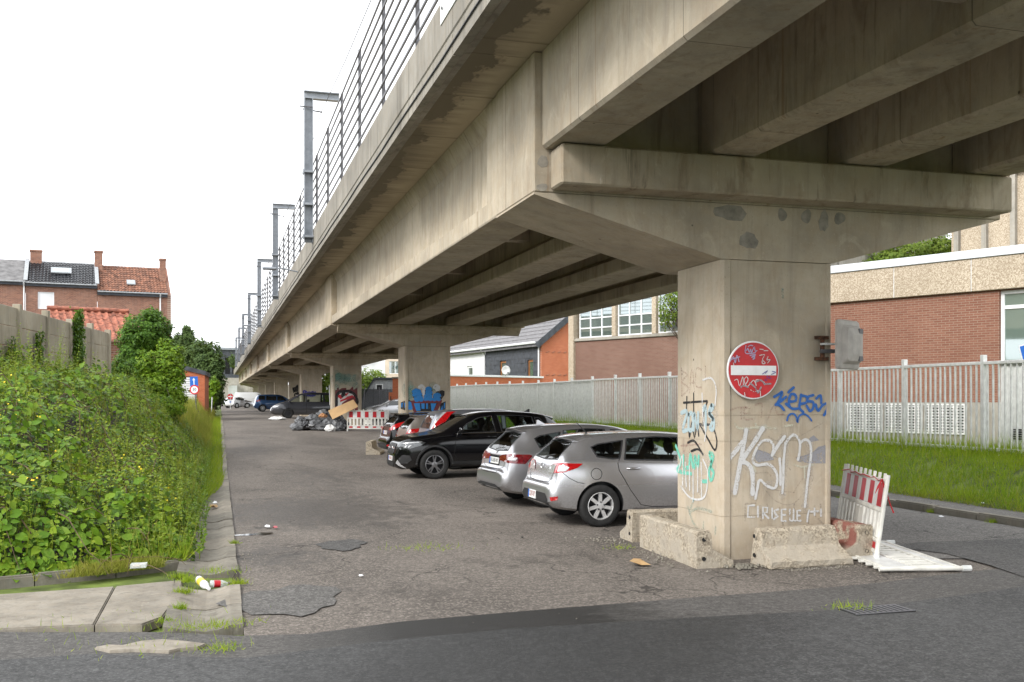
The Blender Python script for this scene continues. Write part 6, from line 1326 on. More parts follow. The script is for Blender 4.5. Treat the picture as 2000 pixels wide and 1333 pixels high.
# traffic mirror seen from behind, on a rusty bracket at the pier's right edge
tm_ = lambda u, v: (1580 + .09 * u, 620 + .09 * v)
mY = 10.62; mo = onY(*tm_(310, 680), mY)
mr = thing("traffic_mirror", "back of a grey plastic traffic mirror on a rusty bracket beside the pier", "traffic mirror", (mo.x, mY, mo.z))
for z_ in (440, 900):
    a_ = onY(*tm_(180, z_ - 40), mY); b_ = onY(*tm_(440, z_ + 40), mY); MB().cbox(a_.x, b_.x, mY, mY + 0.07, b_.z, a_.z, 0.006).build("clamp_block", M['rust'], mr)
a_ = onY(*tm_(320, 480), mY); b_ = onY(*tm_(320, 860), mY); MB().tube([(a_.x, mY + 0.03, a_.z), (b_.x, mY + 0.03, b_.z)], 0.028, 10).build("clamp_stem", M['rust'], mr)
for v_, r_, mt in ((585, 0.014, 'galv'), (740, 0.025, 'rail')):
    a_ = onY(*tm_(230, v_), mY); b_ = onY(*tm_(820, v_), mY); MB().tube([(a_.x, mY - 0.02, a_.z), (b_.x, mY - 0.03, b_.z)], r_, 8).build("arm", M[mt], mr)
ctr = onY(*tm_(880, 600), mY - 0.03)
M['mirror_back'] = plain("faded_grey_plastic", (0.42, 0.39, 0.36), 0.65, vary=0.1)
ang = math.radians(31)          # the housing is turned almost edge-on
ux = Vector((math.cos(ang), math.sin(ang), 0)); un = Vector((-math.sin(ang), math.cos(ang), 0)) * -1
un = Vector((-math.sin(ang), math.cos(ang), 0)); un = -un if un.y > 0 else un
def rr(w, h, r, d, n=5):
    out = []
    for cx, cz, a0 in ((w - r, h - r, 0), (-w + r, h - r, 90), (-w + r, -h + r, 180), (w - r, -h + r, 270)):
        for i in range(n): a = math.radians(a0 + 90 * i / (n - 1)); out.append(ctr + ux * (cx + r * math.cos(a)) + Vector((0, 0, cz + r * math.sin(a))) + un * d)
    return out
bm_ = MB(); rings = [rr(.30, .30, .05, -.05), rr(.305, .305, .05, -.02), rr(.29, .29, .05, .0), rr(.25, .24, .05, .015), rr(.22, .20, .05, .075), rr(.12, .12, .05, .095)]
for rg_ in rings: bm_.v += rg_
n_ = len(rings[0])
for i in range(len(rings) - 1):
    for j in range(n_): bm_.f.append((i * n_ + j, i * n_ + (j + 1) % n_, (i + 1) * n_ + (j + 1) % n_, (i + 1) * n_ + j))
bm_.f.append(tuple((len(rings) - 1) * n_ + j for j in range(n_))); bm_.build("housing", M['mirror_back'], mr)
MB().fan(rr(.29, .29, .05, -.051)).build("mirror_glass", M['chrome'], mr)
for sz_ in (-1, 1): MB().prism([ctr + ux * a + Vector((0, 0, sz_ * .17 + c)) + un * .062 for a, c in ((.08, -.03), (.19, -.03), (.19, .03), (.08, .03))], un * .03).build("fixing_lug", M['rail'], mr)

# ------------------------------------------------------------------ concrete barrier blocks
def rough_block(name, red):
    q = NT(name); p = q.pos((1, 1, 1), True); v = q.n("TexVoronoi", {"Vector": p, "Scale": 48.0}); n_ = q.noise(p, 3.5, 6, .65); w = q.ramp(n_, .42, .58)
    c = q.mix(q.ramp(q.n("SeparateXYZ", {0: v.outputs["Color"]}).outputs[0], .1, .9), (.22, .185, .14), (.46, .40, .31)); c = q.mix(w, c, (.36, .32, .26)); c = q.mix(q.ramp(n_, .6, .75, 0, .5), c, (.16, .14, .11))
    if red:
        m = q.math('MULTIPLY', q.ramp(q.n("SeparateXYZ", {0: p}).outputs[0], .03, .06), q.ramp(n_, .36, .46)); z = q.ramp(q.n("SeparateXYZ", {0: p}).outputs[2], .12, .18); c = q.mix(q.math('MULTIPLY', q.math('MULTIPLY', m, z), .9), c, (.22, .075, .06))
    q.bump(q.math('ADD', v.outputs["Distance"], q.math('MULTIPLY', n_, 1.5)), .35, .012); return q.p(c, .9, 0, .2)
M['block'] = rough_block("barrier_concrete_rough", False); M['block_red'] = rough_block("barrier_concrete_red_paint", True)
jp = [(0.0, 0.0), (0.45, 0.0), (0.46, 0.02), (0.46, 0.08), (0.42, 0.105), (0.25, 0.185), (0.205, 0.225), (0.185, 0.385), (0.155, 0.425), (0.03, 0.425), (0.0, 0.40)]
def jersey(label, loc, rz, L, mat, flip=1, skew=0.0):
    t = thing("concrete_barrier", label, "concrete barrier", loc, rz, "concrete barrier blocks round the piers")
    b = MB(); segs = 14
    for i in range(segs + 1):
        x = L * i / segs
        for (u, z) in jp: b.v.append(Vector((x + (skew * z if i in (0, segs) else 0) * (1 if i == 0 else -1) + R.uniform(-.004, .004), flip * u + R.uniform(-.005, .005), z + R.uniform(-.006, .004) * (z > 0))))
    n_ = len(jp)
    for i in range(segs):
        for j in range(n_): b.f.append((i * n_ + j, i * n_ + (j + 1) % n_, (i + 1) * n_ + (j + 1) % n_, (i + 1) * n_ + j))
    b.f.append(tuple(range(n_))); b.f.append(tuple(segs * n_ + j for j in range(n_)))
    b.build("block", mat, t, local=True)
    for x in (-0.004, L + 0.004):
        for z in (0.11, 0.33): MB().lathe([(0.024, -0.004), (0.024, 0.004), (0.0, 0.004)], 10, 'X', (x + (0.0), flip * 0.09, z)).build("lifting_hole", M['dark_void'], t, local=True)
    return t
jersey("rough faced concrete barrier block at the left side of the nearest pier", (5.20, 10.24, 0), math.pi / 2 - 0.03, 1.7, M['block'], -1)
jersey("stepped concrete barrier block standing in front of the nearest pier under the graffiti", (5.99, 10.42, 0), 0.0, 1.08, M['block'], -1, 0.12)
jersey("red painted concrete barrier block at the right side of the nearest pier", (7.52, 10.22, 0), math.pi / 2 + 0.04, 1.0, M['block_red'], 1)
jersey("concrete barrier block half hidden behind the left one, nearest the silver car", (5.32, 12.35, 0), -0.03, 1.2, M['block'], 1)
jersey("small worn concrete barrier block beside the black hatchback at the second pier", (4.55, 32.1, gz(32)), 1.3, 1.3, M['block'], -1)

# ------------------------------------------------------------------ red and white plastic barriers
M['pvc'] = plain("white_barrier_plastic", (0.66, 0.65, 0.60), 0.5, vary=0.12, scale=5)
M['refl_red'] = plain("red_reflective_film", (0.42, 0.012, 0.02), 0.35, vary=0.15, scale=10)
M['refl_white'] = plain("white_reflective_film", (0.60, 0.61, 0.60), 0.35, vary=0.1)
def barrier(label, loc, rot, red=True):
    t = thing("plastic_barrier", label, "barrier", loc, 0, "red and white plastic barriers"); t.rotation_euler = rot
    L = 2.0
    for x in (0.02, L - 0.02): MB().tube([(x, 0, 0.0), (x, 0, 1.0)], 0.026, 10).build("end_post", M['pvc'], t, local=True)
    MB().tube([(0.02, 0, -0.04), (0.02, 0, 0.06)], 0.034, 8).tube([(L - .02, 0, -0.04), (L - .02, 0, 0.06)], 0.034, 8).build("foot_sleeve", M['galv'], t, local=True)
    for z0, z1 in ((0.06, 0.10), (0.20, 0.24), (0.55, 0.60), (0.90, 0.94)): MB().cbox(0.05, L - 0.05, -0.02, 0.02, z0, z1, 0.006).build("rail", M['pvc'], t, local=True)
    for i in range(11):
        x = 0.16 + i * 0.168
        MB().cbox(x - 0.045, x + 0.045, -0.014, 0.014, 0.242, 0.548, 0.006).build("slat", M['pvc'], t, local=True)
    MB().box(0.06, L - 0.06, -0.010, 0.010, 0.602, 0.898).box(0.06, L - 0.06, -0.010, 0.010, 0.102, 0.198).build("backing_band", M['refl_white'], t, local=True)
    MB().cbox(0.8, 1.2, -0.012, 0.012, 0.28, 0.52, 0.004).build("centre_plate", M['pvc'], t, local=True)
    for s_ in ((-1, 1) if red else ()):
        for i in range(5):
            x = 0.10 + i * 0.38; MB().box(x, x + 0.18, s_ * 0.0105, s_ * 0.0135, 0.61, 0.89).build("red_block", M['refl_red'], t, local=True)
            MB().box(x, x + 0.17, s_ * 0.0105, s_ * 0.0135, 0.112, 0.188).build("red_block", M['refl_red'], t, local=True)
    for i in range(9): x = 0.14 + i * 0.215; MB().cbox(x - 0.02, x + 0.02, -0.015, 0.015, 0.941, 1.01, 0.004).build("peg", M['pvc'], t, local=True)
    return t
fa = P(1712, 776, 11.72); fb_ = P(1634, 776, 13.65)
dr = math.atan2(fb_.y - fa.y, fb_.x - fa.x)
lb_ = barrier("red and white plastic barrier leaning at the right side of the nearest pier", (fa.x, fa.y, 0.04), (math.radians(8), 0, dr))
tape = MB(); tp_ = [Vector((fa.x, fa.y, 1.0)) + Vector((math.cos(dr), math.sin(dr), 0)) * (i * 0.21) + Vector((0.10 + R.uniform(-.02, .02), R.uniform(-.03, .03), 0.0 - 0.03 * (i % 2) - 0.02)) for i in range(10)]
tape.tube(tp_, 0.008, 4).tube([tp_[0], tp_[0] + Vector((0.03, -.02, -.12)), tp_[0] + Vector((0.10, -.02, -.30)), tp_[0] + Vector((0.16, 0, -.40))], [0.012, 0.01, 0.008, 0.012], 4).tube([tp_[0], tp_[0] + Vector((-.09, -.05, -.08)), tp_[0] + Vector((-.13, -.05, -.16))], [0.01, 0.014, 0.004], 4)
tag(tape.build("barrier_tape", M['refl_red']), "torn red and white tape tied along the top of the leaning barrier", "tape")
q0, q1 = G(1722, 1106), G(1888, 1119); q2 = G(1770, 1078)
ex = (q2 - q1); ex.z = 0; dz_ = math.atan2(ex.y, ex.x)
barrier("white plastic barrier lying flat on the ground to the right of the pier", (q1.x + 0.02, q1.y, 0.045), (-math.pi / 2, 0, dz_), False)
ra_ = P(678, 838, 47.5); zz = gz(ra_.y)
barrier("red and white plastic barrier standing upright beside the rubbish heap", (ra_.x, ra_.y, zz + 0.05), (0, 0, -YAW - 0.06))

# ------------------------------------------------------------------ rubbish heap
M['bag'] = plain("grey_bin_bag", (0.115, 0.118, 0.125), 0.42, spec=0.5, vary=0.3, scale=9); M['bag_bk'] = plain("black_bin_bag", (0.022, 0.022, 0.025), 0.4, spec=0.5, vary=0.3, scale=9)
M['card'] = plain("cardboard", (0.42, 0.27, 0.13), 0.8, vary=0.12, scale=2); M['orange'] = plain("orange_scrap", (0.45, 0.22, 0.10), 0.7, vary=0.4, scale=12)
def bag_mesh(seed, mat):
    r = random.Random(seed); bm = bmesh.new(); bmesh.ops.create_icosphere(bm, subdivisions=3, radius=1.0); ph = [Vector((r.uniform(-1, 1), r.uniform(-1, 1), r.uniform(-1, 1))) for _ in range(16)]
    for v in bm.verts:
        d = 1.0
        for k, a in enumerate(ph): d += (0.10 if k < 6 else 0.05) * abs(math.sin((3 + k * .9) * v.co.dot(a) + k)) - 0.04
        v.co *= d; v.co.z = v.co.z * 0.72 + max(0, v.co.z - 0.75) * 0.9
        if v.co.z < -0.5: v.co.z = -0.5
        v.co.z += 0.5
    me = bpy.data.meshes.new("bag"); bm.to_mesh(me); bm.free(); me.materials.append(mat); return me
BG = [bag_mesh(i, M['bag'] if i < 4 else M['bag_bk']) for i in range(6)]
D0 = 48.2
spots = [(582, 834, .38, 0, "crumpled grey bin bag at the left tip of the rubbish heap"), (588, 824, .34, 1, "small knotted grey bin bag on the left of the rubbish heap"), (601, 834, .40, 4, "black bin bag between the two left grey bags of the heap"), (613, 822, .46, 2, "rounded grey bin bag at the upper left of the heap"), (616, 834, .44, 3, "pale grey bin bag at the front left of the heap"), (628, 820, .42, 0, "large grey bin bag under the orange scrap in the heap"), (632, 811, .36, 1, "grey bin bag at the top of the rubbish heap"), (630, 838, .36, 2, "low grey bin bag at the middle front of the heap"), (643, 829, .40, 3, "slumped grey bin bag right of the middle of the heap"), (647, 815, .40, 5, "black bin bag below the cardboard sheet"), (655, 838, .44, 1, "grey bin bag at the right front of the heap"), (666, 830, .45, 4, "black bin bag beside the upright barrier"), (658, 820, .40, 5, "black bin bag behind the cardboard at the right of the heap")]
for px_, py_, s_, k, lab in spots:
    p = P(px_, py_, D0 + (836 - py_) * 0.09); z_ = max(gz(p.y), p.z - s_ * 0.35)
    o = link("bin_bag", BG[k], loc=(p.x, p.y, z_), rot=(R.uniform(-.2, .2), R.uniform(-.2, .2), R.uniform(0, 6)), scale=(s_, s_ * R.uniform(.8, 1), s_ * R.uniform(.6, .8))); tag(o, lab, "bin bag", "bin bags in the rubbish heap")
cb_ = [P(641, 803, 47.6), P(690, 781.5, 47.6), P(699.5, 795, 47.3), P(649.5, 819.5, 47.3)]
tag(MB().prism(cb_, (0.01, 0.035, 0.02)).build("cardboard_sheet", M['card']), "large brown cardboard sheet tilted across the rubbish heap", "cardboard")
p = P(631, 816, 47.7); tag(link("paper_scrap", BG[1], loc=p, scale=(.2, .15, .13)), "crumpled orange brown scrap on top of the bin bags", "scrap"); bpy.data.objects["paper_scrap"].data = BG[1].copy(); bpy.data.objects["paper_scrap"].data.materials[0] = M['orange']
p = P(645, 838, 47.3); w_ = BG[2].copy(); w_.materials[0] = M['white_paint']; tag(link("plastic_bag", w_, loc=(p.x, p.y, gz(p.y)), scale=(.26, .2, .22)), "white plastic bag at the front of the rubbish heap", "plastic bag")
p = P(542, 814, 62); tag(link("plastic_bag", w_, loc=(p.x, p.y, gz(p.y)), scale=(.5, .3, .16)), "flat white plastic litter under the front of the charcoal people carrier", "plastic bag")

# ------------------------------------------------------------------ road signs on the left
g_ = P(379, 776, 50); s0_ = gz(g_.y) + 0.8
sg = thing("sign_post", "leaning post with blue arrow sign above a red ringed round sign before the garage", "road sign", (g_.x, g_.y, s0_), -YAW)
dz0 = P(382, 790, 50).z - s0_
MB().tube([(0.16, 0.03, -0.4), (-0.02, 0.03, P(378, 738, 50).z - s0_)], 0.028, 8).build("post", M['rail'], sg, local=True)
c1 = P(377.5, 745.5, 50).z - s0_; c2 = P(379.5, 761.5, 50).z - s0_
MB().prism(rot_rect(.20, .245, -0.01, 0.06, c1), (0, 0.012, 0)).build("blue_panel", M['sign_blue'], sg, local=True)
ar = [(-.022, -.17), (.022, -.17), (.022, .06), (.075, .06), (0, .18), (-.075, .06), (-.022, .06)]
MB().prism([(x * 1.0 - z * .06, -0.014, c1 + z) for x, z in ar], (0, 0.003, 0)).build("white_arrow", M['white_frame'], sg, local=True)
MB().lathe([(0, 0), (.24, 0), (.24, .012), (0, .012)], 32, 'Y', (.03, -0.025, c2)).build("red_ring", M['sign_red'], sg, local=True); MB().lathe([(0, 0), (.175, 0), (.175, .004)], 32, 'Y', (.03, -0.03, c2)).build("white_disc", M['white_frame'], sg, local=True)
me = text_mesh("30", .2, M['black'])
for v in me.vertices: v.co = Vector((v.co.x + .03, -0.034, v.co.y + c2))
link("number", me, sg, local=True)
g_ = P(420, 776, 84); z0_ = gz(84) + 0.3
sb_ = thing("sign_post", "grey post carrying the backs of an eight-sided and a round sign by the ivy", "road sign", (g_.x, g_.y, z0_), -YAW + 0.05)
c1 = P(420, 721, 84).z - z0_; c2 = P(419, 738, 84).z - z0_
MB().tube([(0, 0.03, -0.3), (0, 0.03, c1 + .3)], 0.035, 8).build("post", M['galv'], sb_, local=True); MB().lathe([(0, 0), (.34, 0), (.34, .02), (0, .02)], 8, 'Y', (0, 0.07, c1)).build("octagon_back", M['galv'], sb_, local=True); MB().lathe([(0, 0), (.36, 0), (.36, .02), (0, .02)], 28, 'Y', (-.05, 0.07, c2)).build("round_back", M['lead'], sb_, local=True)
g_ = P(450, 776, 118); z0_ = gz(118)
sf = thing("sign_post", "distant red no-entry sign above a small white panel at the lane end", "road sign", (g_.x, g_.y, z0_), -YAW)
c1 = P(450, 775, 118).z - z0_
MB().tube([(0, 0.03, 0), (0, 0.03, c1 + .3)], 0.04, 8).build("post", M['galv'], sf, local=True); MB().lathe([(0, 0), (.34, 0), (.34, .02)], 24, 'Y', (0, 0, c1)).build("red_disc", M['sign_red'], sf, local=True); MB().box(-.26, .26, -.012, -.004, c1 - .06, c1 + .06).build("white_bar", M['white_frame'], sf, local=True); MB().box(-.2, .2, 0, .02, c1 - .85, c1 - .42).build("panel", M['white_frame'], sf, local=True); MB().box(-.08, .08, -.006, -.001, c1 - .72, c1 - .55).build("symbol", M['sign_blue'], sf, local=True)
g_ = P(413, 795, 70); tag(MB().tube([(g_.x, g_.y, gz(70) + .2), (g_.x + .05, g_.y, P(414, 776, 70).z)], 0.04, 6).build("marker_post", M['white_paint']), "thin white marker post in the grass by the garage", "post")

# ------------------------------------------------------------------ small things on the ground
def grate(cx, cy, w, l, n, label):
    t = thing("drain_grate", label, "drain", (cx, cy, 0)); MB().box(cx - w / 2, cx + w / 2, cy - l / 2, cy + l / 2, 0.004, 0.027).build("pit", M['dark_void'], t)
    b = MB().box(cx - w / 2, cx + w / 2, cy - l / 2, cy - l / 2 + .02, 0.0275, 0.033).box(cx - w / 2, cx + w / 2, cy + l / 2 - .02, cy + l / 2, 0.0275, 0.033); b.build("frame", M['rail'], t)
    for i in range(n): x = cx - w / 2 + w * (i + .5) / n; MB().box(x - w / n * .22, x + w / n * .22, cy - l / 2 + .021, cy + l / 2 - .021, 0.0278, 0.0335).build("bar", M['rail'], t)
c = G(1712, 1197); grate(c.x, c.y, .62, .28, 11, "cast iron drain grate at the street edge near the right")
c = G(425, 1146); grate(-0.13, 10.9, .42, .3, 8, "drain grate in the gutter under the plastic bottles")
for o in bpy.data.objects:
    if o.name.startswith("drain_grate.001"): o.location.z -= 0.12
q = NT("puddle_water"); q.p((0.03, 0.03, 0.028), 0.06, 0, 0.6); M['water'] = q.m
for cx, cy, rx, ry, sd_ in ((0.52, 14.6, .22, .16, 21),):
    tag(sheet("puddle", blob(cx, cy, rx, ry, a=.4, seed=sd_), 0.006, M['water'], lane, step=0.3))
def bottle(name, label, a, b, r, mat, capm, bandm):
    a, b = Vector(a), Vector(b); d = b - a; L = d.length; d.normalize(); u = d.cross(Vector((0, 0, 1))).normalized(); w = u.cross(d)
    t = thing(name, label, "bottle", a, 0)
    def lath(prof, n=14):
        m = MB()
        for rr_, s_ in prof:
            for k in range(n): q_ = 2 * math.pi * k / n; m.v.append(a + d * (s_ * L) + (u * math.cos(q_) + w * math.sin(q_)) * rr_)
        for i in range(len(prof) - 1):
            for k in range(n): m.f.append((i * n + k, i * n + (k + 1) % n, (i + 1) * n + (k + 1) % n, (i + 1) * n + k))
        return m
    lath([(0, 0), (r * .8, .0), (r, .04), (r, .62), (r * .8, .74), (r * .4, .86), (r * .4, .92)]).build("bottle_body", mat, t, smooth=True); lath([(r * .44, .90), (r * .44, 1.0), (0, 1.0)]).build("cap", capm, t); lath([(r * 1.015, .2), (r * 1.02, .22), (r * 1.02, .5), (r * 1.015, .52)]).build("label_band", bandm, t, smooth=True)
qg = NT("clear_plastic"); qg.p((.75, .78, .80), .08, 0, .6); tp = qg.n("BsdfTransparent"); ms = qg.n("MixShader", {0: .45, 1: tp.outputs[0], 2: qg.b.outputs[0]}); qg.t.links.new(ms.outputs[0], qg.out.inputs[0])
M['yellow'] = plain("yellow_label", (.65, .50, .06), .5); M['purple'] = plain("purple_cap", (.16, .04, .22), .4)
bottle("plastic_bottle", "white drink bottle with yellow label lying in the gutter drain", G(388, 1132, .03), G(408, 1150, .02), .042, M['white_frame'], M['white_frame'], M['yellow'])
bottle("plastic_bottle", "clear plastic bottle with red label and purple cap lying in the gutter drain", G(410, 1141, .03), G(449, 1140, .02), .038, qg.m, M['purple'], M['refl_red'])
c = G(270, 1105, .14); MB_ = MB(); tray = thing("food_tray", "clear plastic food tray with pale food among the weeds by the kerb", "food tray", (c.x, c.y, .12))
MB().prism([(c.x - .08, c.y - .05, .12), (c.x + .08, c.y - .04, .12), (c.x + .09, c.y + .05, .13), (c.x - .07, c.y + .05, .13)], (0, 0, .035)).build("tray", qg.m, tray); MB().cbox(c.x - .06, c.x + .03, c.y - .03, c.y + .02, .124, .15, .010).build("food", M['cream'], tray)
LIT = [(705, 1129, .03, 'white_frame', "small blue and white paper scrap on the lane asphalt"), (1250, 1106, .12, 'card', "flattened brown paper scrap before the rough barrier block"), (538, 1034, .05, 'scarlet', "tiny pink scrap beside the puddle by the gutter"), (428, 952, .06, 'card', "brown can lying on the upper gutter slabs"), (420, 985, .07, 'white_frame', "white wrapper on the gutter slabs below the brown can"), (418, 993, .09, 'card', "torn brown packaging on the gutter slabs"), (1838, 1012, .05, 'white_frame', "white scrap on the side road near the right kerb"), (1922, 994, .05, 'white_frame', "white scrap in the grass edge by the right kerb"), (1020, 1053, .03, 'black', "dark scrap on the lane near the silver hatchback"), (522, 1032, .06, 'white_frame', "pale paper scrap at the puddle by the gutter")]
M['scarlet'] = plain("pink_scrap", (.5, .12, .14), .6)
for px_, py_, s_, mk, lab in LIT:
    c = G(px_, py_, .05 if px_ > 1900 else 0.0); zb = gz(c.y) + (.13 if px_ > 1900 else .02); r = random.Random(px_); n_ = 7
    pts = [(c.x + s_ * math.cos(i * .9) * r.uniform(.6, 1.1), c.y + s_ * 1.3 * math.sin(i * .9) * r.uniform(.6, 1.1), zb + r.uniform(0, s_ * .5)) for i in range(n_)]
    m = MB(); m.v = [Vector(p) for p in pts] + [Vector((c.x, c.y, zb + s_ * .45)), Vector((c.x, c.y, zb - .008))]
    m.f = [(i, (i + 1) % n_, n_) for i in range(n_)] + [((i + 1) % n_, i, n_ + 1) for i in range(n_)]
    tag(m.build("litter", M[mk]), lab, "litter", "litter scraps")
# loose stones and grit round the pier and along the gutter
def stones(name, spots, parent=None):
    r = random.Random(5); b = MB()
    for cx, cy, rx, ry, n_, smax in spots:
        for _ in range(n_):
            x = cx + r.gauss(0, rx * .5); y = cy + r.gauss(0, ry * .5); s_ = smax * r.uniform(.2, 1) ** 1.6; z = gz(y) + .012; a = r.uniform(0, 6.28)
            v = [Vector((x + s_ * math.cos(a + k * 1.57) * r.uniform(.6, 1), y + s_ * math.sin(a + k * 1.57) * r.uniform(.6, 1), z)) for k in range(4)]; w = [p + (Vector((x, y, z)) - p) * .35 + Vector((0, 0, s_ * r.uniform(.5, 1))) for p in v]
            b.add(v + w, [(4, 5, 6, 7)] + [(k, (k + 1) % 4, 4 + (k + 1) % 4, 4 + k) for k in range(4)])
    o = b.build(name, M['kerb']); return tag(o, "loose grit and small stones scattered round the pier base and gutter", "gravel", kind="stuff")
stones("gravel", [(5.75, 10.15, .2, .18, 110, .035), (5.05, 11.2, .2, 1.3, 130, .022), (6.6, 9.82, .9, .10, 160, .016), (7.5, 9.9, .35, .2, 130, .022), (8.0, 9.5, .8, .3, 90, .014), (0.35, 12.5, .12, 3.5, 160, .012), (2.5, 10.5, 2.2, 2.0, 260, .008), (5.0, 12.6, .4, .4, 70, .022)])
# ------------------------------------------------------------------ vegetation
def leafmat(name, cols, rough=0.45, trans=0.22, spec=0.16):
    q = NT(name); g = q.n("NewGeometry"); rp = q.n("ValToRGB", {0: g.outputs["Random Per Island"]}); cr = rp.color_ramp; cr.interpolation = 'LINEAR'
    while len(cr.elements) < len(cols): cr.elements.new(0.5)
    for i, c in enumerate(cols): cr.elements[i].position = i / (len(cols) - 1); cr.elements[i].color = (*c, 1)
    big = q.noise(q.pos(), 0.9, 3); c = q.mix(q.ramp(big, 0.35, 0.65, 0, 0.45), rp.outputs[0], tuple(x * y for x, y in zip(cols[len(cols) // 2], (1.25, 1.1, 0.8))))
    q.p(c, rough, 0, spec); tl = q.n("BsdfTranslucent", {0: q.mix(0.5, c, (0.25, 0.32, 0.03, 1))}); ms = q.n("MixShader", {0: trans, 1: q.b.outputs[0], 2: tl.outputs[0]}); q.t.links.new(ms.outputs[0], q.out.inputs[0]); return q.m
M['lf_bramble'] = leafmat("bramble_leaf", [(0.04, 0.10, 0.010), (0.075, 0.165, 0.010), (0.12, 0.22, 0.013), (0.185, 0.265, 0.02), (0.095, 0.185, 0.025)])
M['lf_under'] = leafmat('shaded_bramble_leaf', [(0.016, 0.042, 0.008), (0.03, 0.068, 0.010), (0.05, 0.10, 0.014), (0.085, 0.145, 0.02)])  # bramble leaf darkened, shade of the lower layer put into the colour
M['lf_young'] = leafmat("young_leaf", [(0.11, 0.205, 0.018), (0.17, 0.265, 0.022), (0.25, 0.31, 0.03), (0.13, 0.22, 0.025)], trans=0.35)
M['lf_ivy'] = leafmat("ivy_leaf", [(0.03, 0.08, 0.010), (0.06, 0.135, 0.014), (0.10, 0.19, 0.02)], 0.5, 0.25, 0.2)
M['lf_dark'] = leafmat("dark_tree_leaf", [(0.035, 0.065, 0.022), (0.055, 0.095, 0.028), (0.075, 0.12, 0.032)], 0.6, 0.2)
M['lf_tree'] = leafmat("light_tree_leaf", [(0.09, 0.16, 0.03), (0.14, 0.21, 0.035), (0.18, 0.24, 0.045)], 0.6, 0.35)
M['lf_grass'] = leafmat("grass_blade", [(0.13, 0.25, 0.018), (0.20, 0.33, 0.022), (0.27, 0.38, 0.03), (0.38, 0.40, 0.06)], 0.6, 0.3)
M['lf_dry'] = leafmat("dry_grass_blade", [(0.17, 0.24, 0.025), (0.25, 0.30, 0.04), (0.34, 0.32, 0.09), (0.14, 0.22, 0.025)], 0.7, 0.3)
M['cane'] = plain('bramble_cane', (0.13, 0.085, 0.05), 0.8, vary=0.3); M['bark'] = plain("bark", (0.075, 0.055, 0.038), 0.9, vary=0.35, scale=12); M['petal'] = plain("yellow_petal", (0.75, 0.55, 0.02), 0.6, vary=0.05)
T_LEAF = (np.array([(0, 0, 0), (-.33, .28, .05), (.33, .28, .05), (-.28, .62, .04), (.28, .62, .04), (0, 1, -.08), (0, .3, -.03), (0, .65, -.03)], np.float32), np.array([(0, 2, 6), (0, 6, 1), (6, 2, 4), (6, 4, 7), (6, 7, 3), (6, 3, 1), (7, 4, 5), (7, 5, 3)]))
T_SMALL = (np.array([(0, 0, 0), (-.3, .45, .06), (.3, .45, .06), (0, 1, -.05)], np.float32), np.array([(0, 2, 1), (1, 2, 3)]))
T_BLADE = (np.array([(-.5, 0, 0), (.5, 0, 0), (-.36, .5, .06), (.36, .5, .06), (0, 1.0, .26)], np.float32), np.array([(0, 1, 3), (0, 3, 2), (2, 3, 4)]))
def scatter(name, pos, nrm, size, mat, tpl, parent=None, aspect=None, along=None):
    """leaf copies: nrm = facing, along = growth direction (optional)"""
    V, F = tpl; N = len(pos); nrm = nrm / np.maximum(np.linalg.norm(nrm, axis=1, keepdims=True), 1e-6)
    if along is None: along = NR.normal(size=(N, 3))
    y = along - (along * nrm).sum(1, keepdims=True) * nrm; y /= np.maximum(np.linalg.norm(y, axis=1, keepdims=True), 1e-6); x = np.cross(y, nrm)
    asp = np.ones(N) if aspect is None else aspect
    W = (V[None, :, 0:1] * (asp * size)[:, None, None]) * x[:, None, :] + (V[None, :, 1:2] * size[:, None, None]) * y[:, None, :] + (V[None, :, 2:3] * size[:, None, None]) * nrm[:, None, :] + pos[:, None, :]
    Fa = (F[None] + (np.arange(N) * len(V))[:, None, None]).reshape(-1, 3)
    return np_obj(name, W.reshape(-1, 3), Fa, mat, parent)
_grids = {}
def vn(x, y, sc, seed):
    if seed not in _grids: _grids[seed] = np.random.default_rng(seed).random((64, 64))
    g = _grids[seed]; u = (x * sc) % 63; v = (y * sc) % 63; i = u.astype(int); j = v.astype(int); a = u - i; b = v - j; a = a * a * (3 - 2 * a); b = b * b * (3 - 2 * b)
    return g[i, j] * (1 - a) * (1 - b) + g[(i + 1) % 64, j] * a * (1 - b) + g[i, (j + 1) % 64] * (1 - a) * b + g[(i + 1) % 64, (j + 1) % 64] * a * b
def smv(t): t = np.clip(t, 0, 1); return t * t * (3 - 2 * t)
def gzv(y): return 0.55 * smv((y - 18) / 54.0)
def embv(x, y):
    t = smv((-0.45 - x) / (3.2 - 1.5 * smv((y - 15) / 10.0))); u = smv((y - 10.9) / 7.0); w = smv((y - 30) / 14.0)
    return gzv(y) + 0.02 + 1.7 * t * u * (1 - w) + w * (1.05 * smv((-0.35 - x) / 1.1) + 0.4 * smv((-2 - x) / 4))
def frontv(x): return np.where(x > -1.2, 12.25 + (x + 0.33) * 0.52, 11.8 + (x + 1.2) * 0.33) + 0.12
def canopy(x, y):
    e = np.clip((-0.22 - x) / 0.7, 0, 1) ** 0.6 * np.clip((y - frontv(x)) / 0.9, 0, 1) ** 0.7
    back = 1 - 0.45 * smv((y - 21) / 8)
    return 0.9 * e * back * (0.08 + 0.62 * vn(x, y, 1.1, 1) + 0.62 * vn(x, y, 2.7, 2) + 0.22 * vn(x, y, 6.5, 3))
def bank_pts(n, x0, x1, y0, y1, near=1.0):
    u = NR.random(n); y = y0 + (y1 - y0) * u ** near; x = x0 + (x1 + 0.12 - x0) * NR.random(n); k = y > frontv(x) - 0.03; return x[k], y[k]
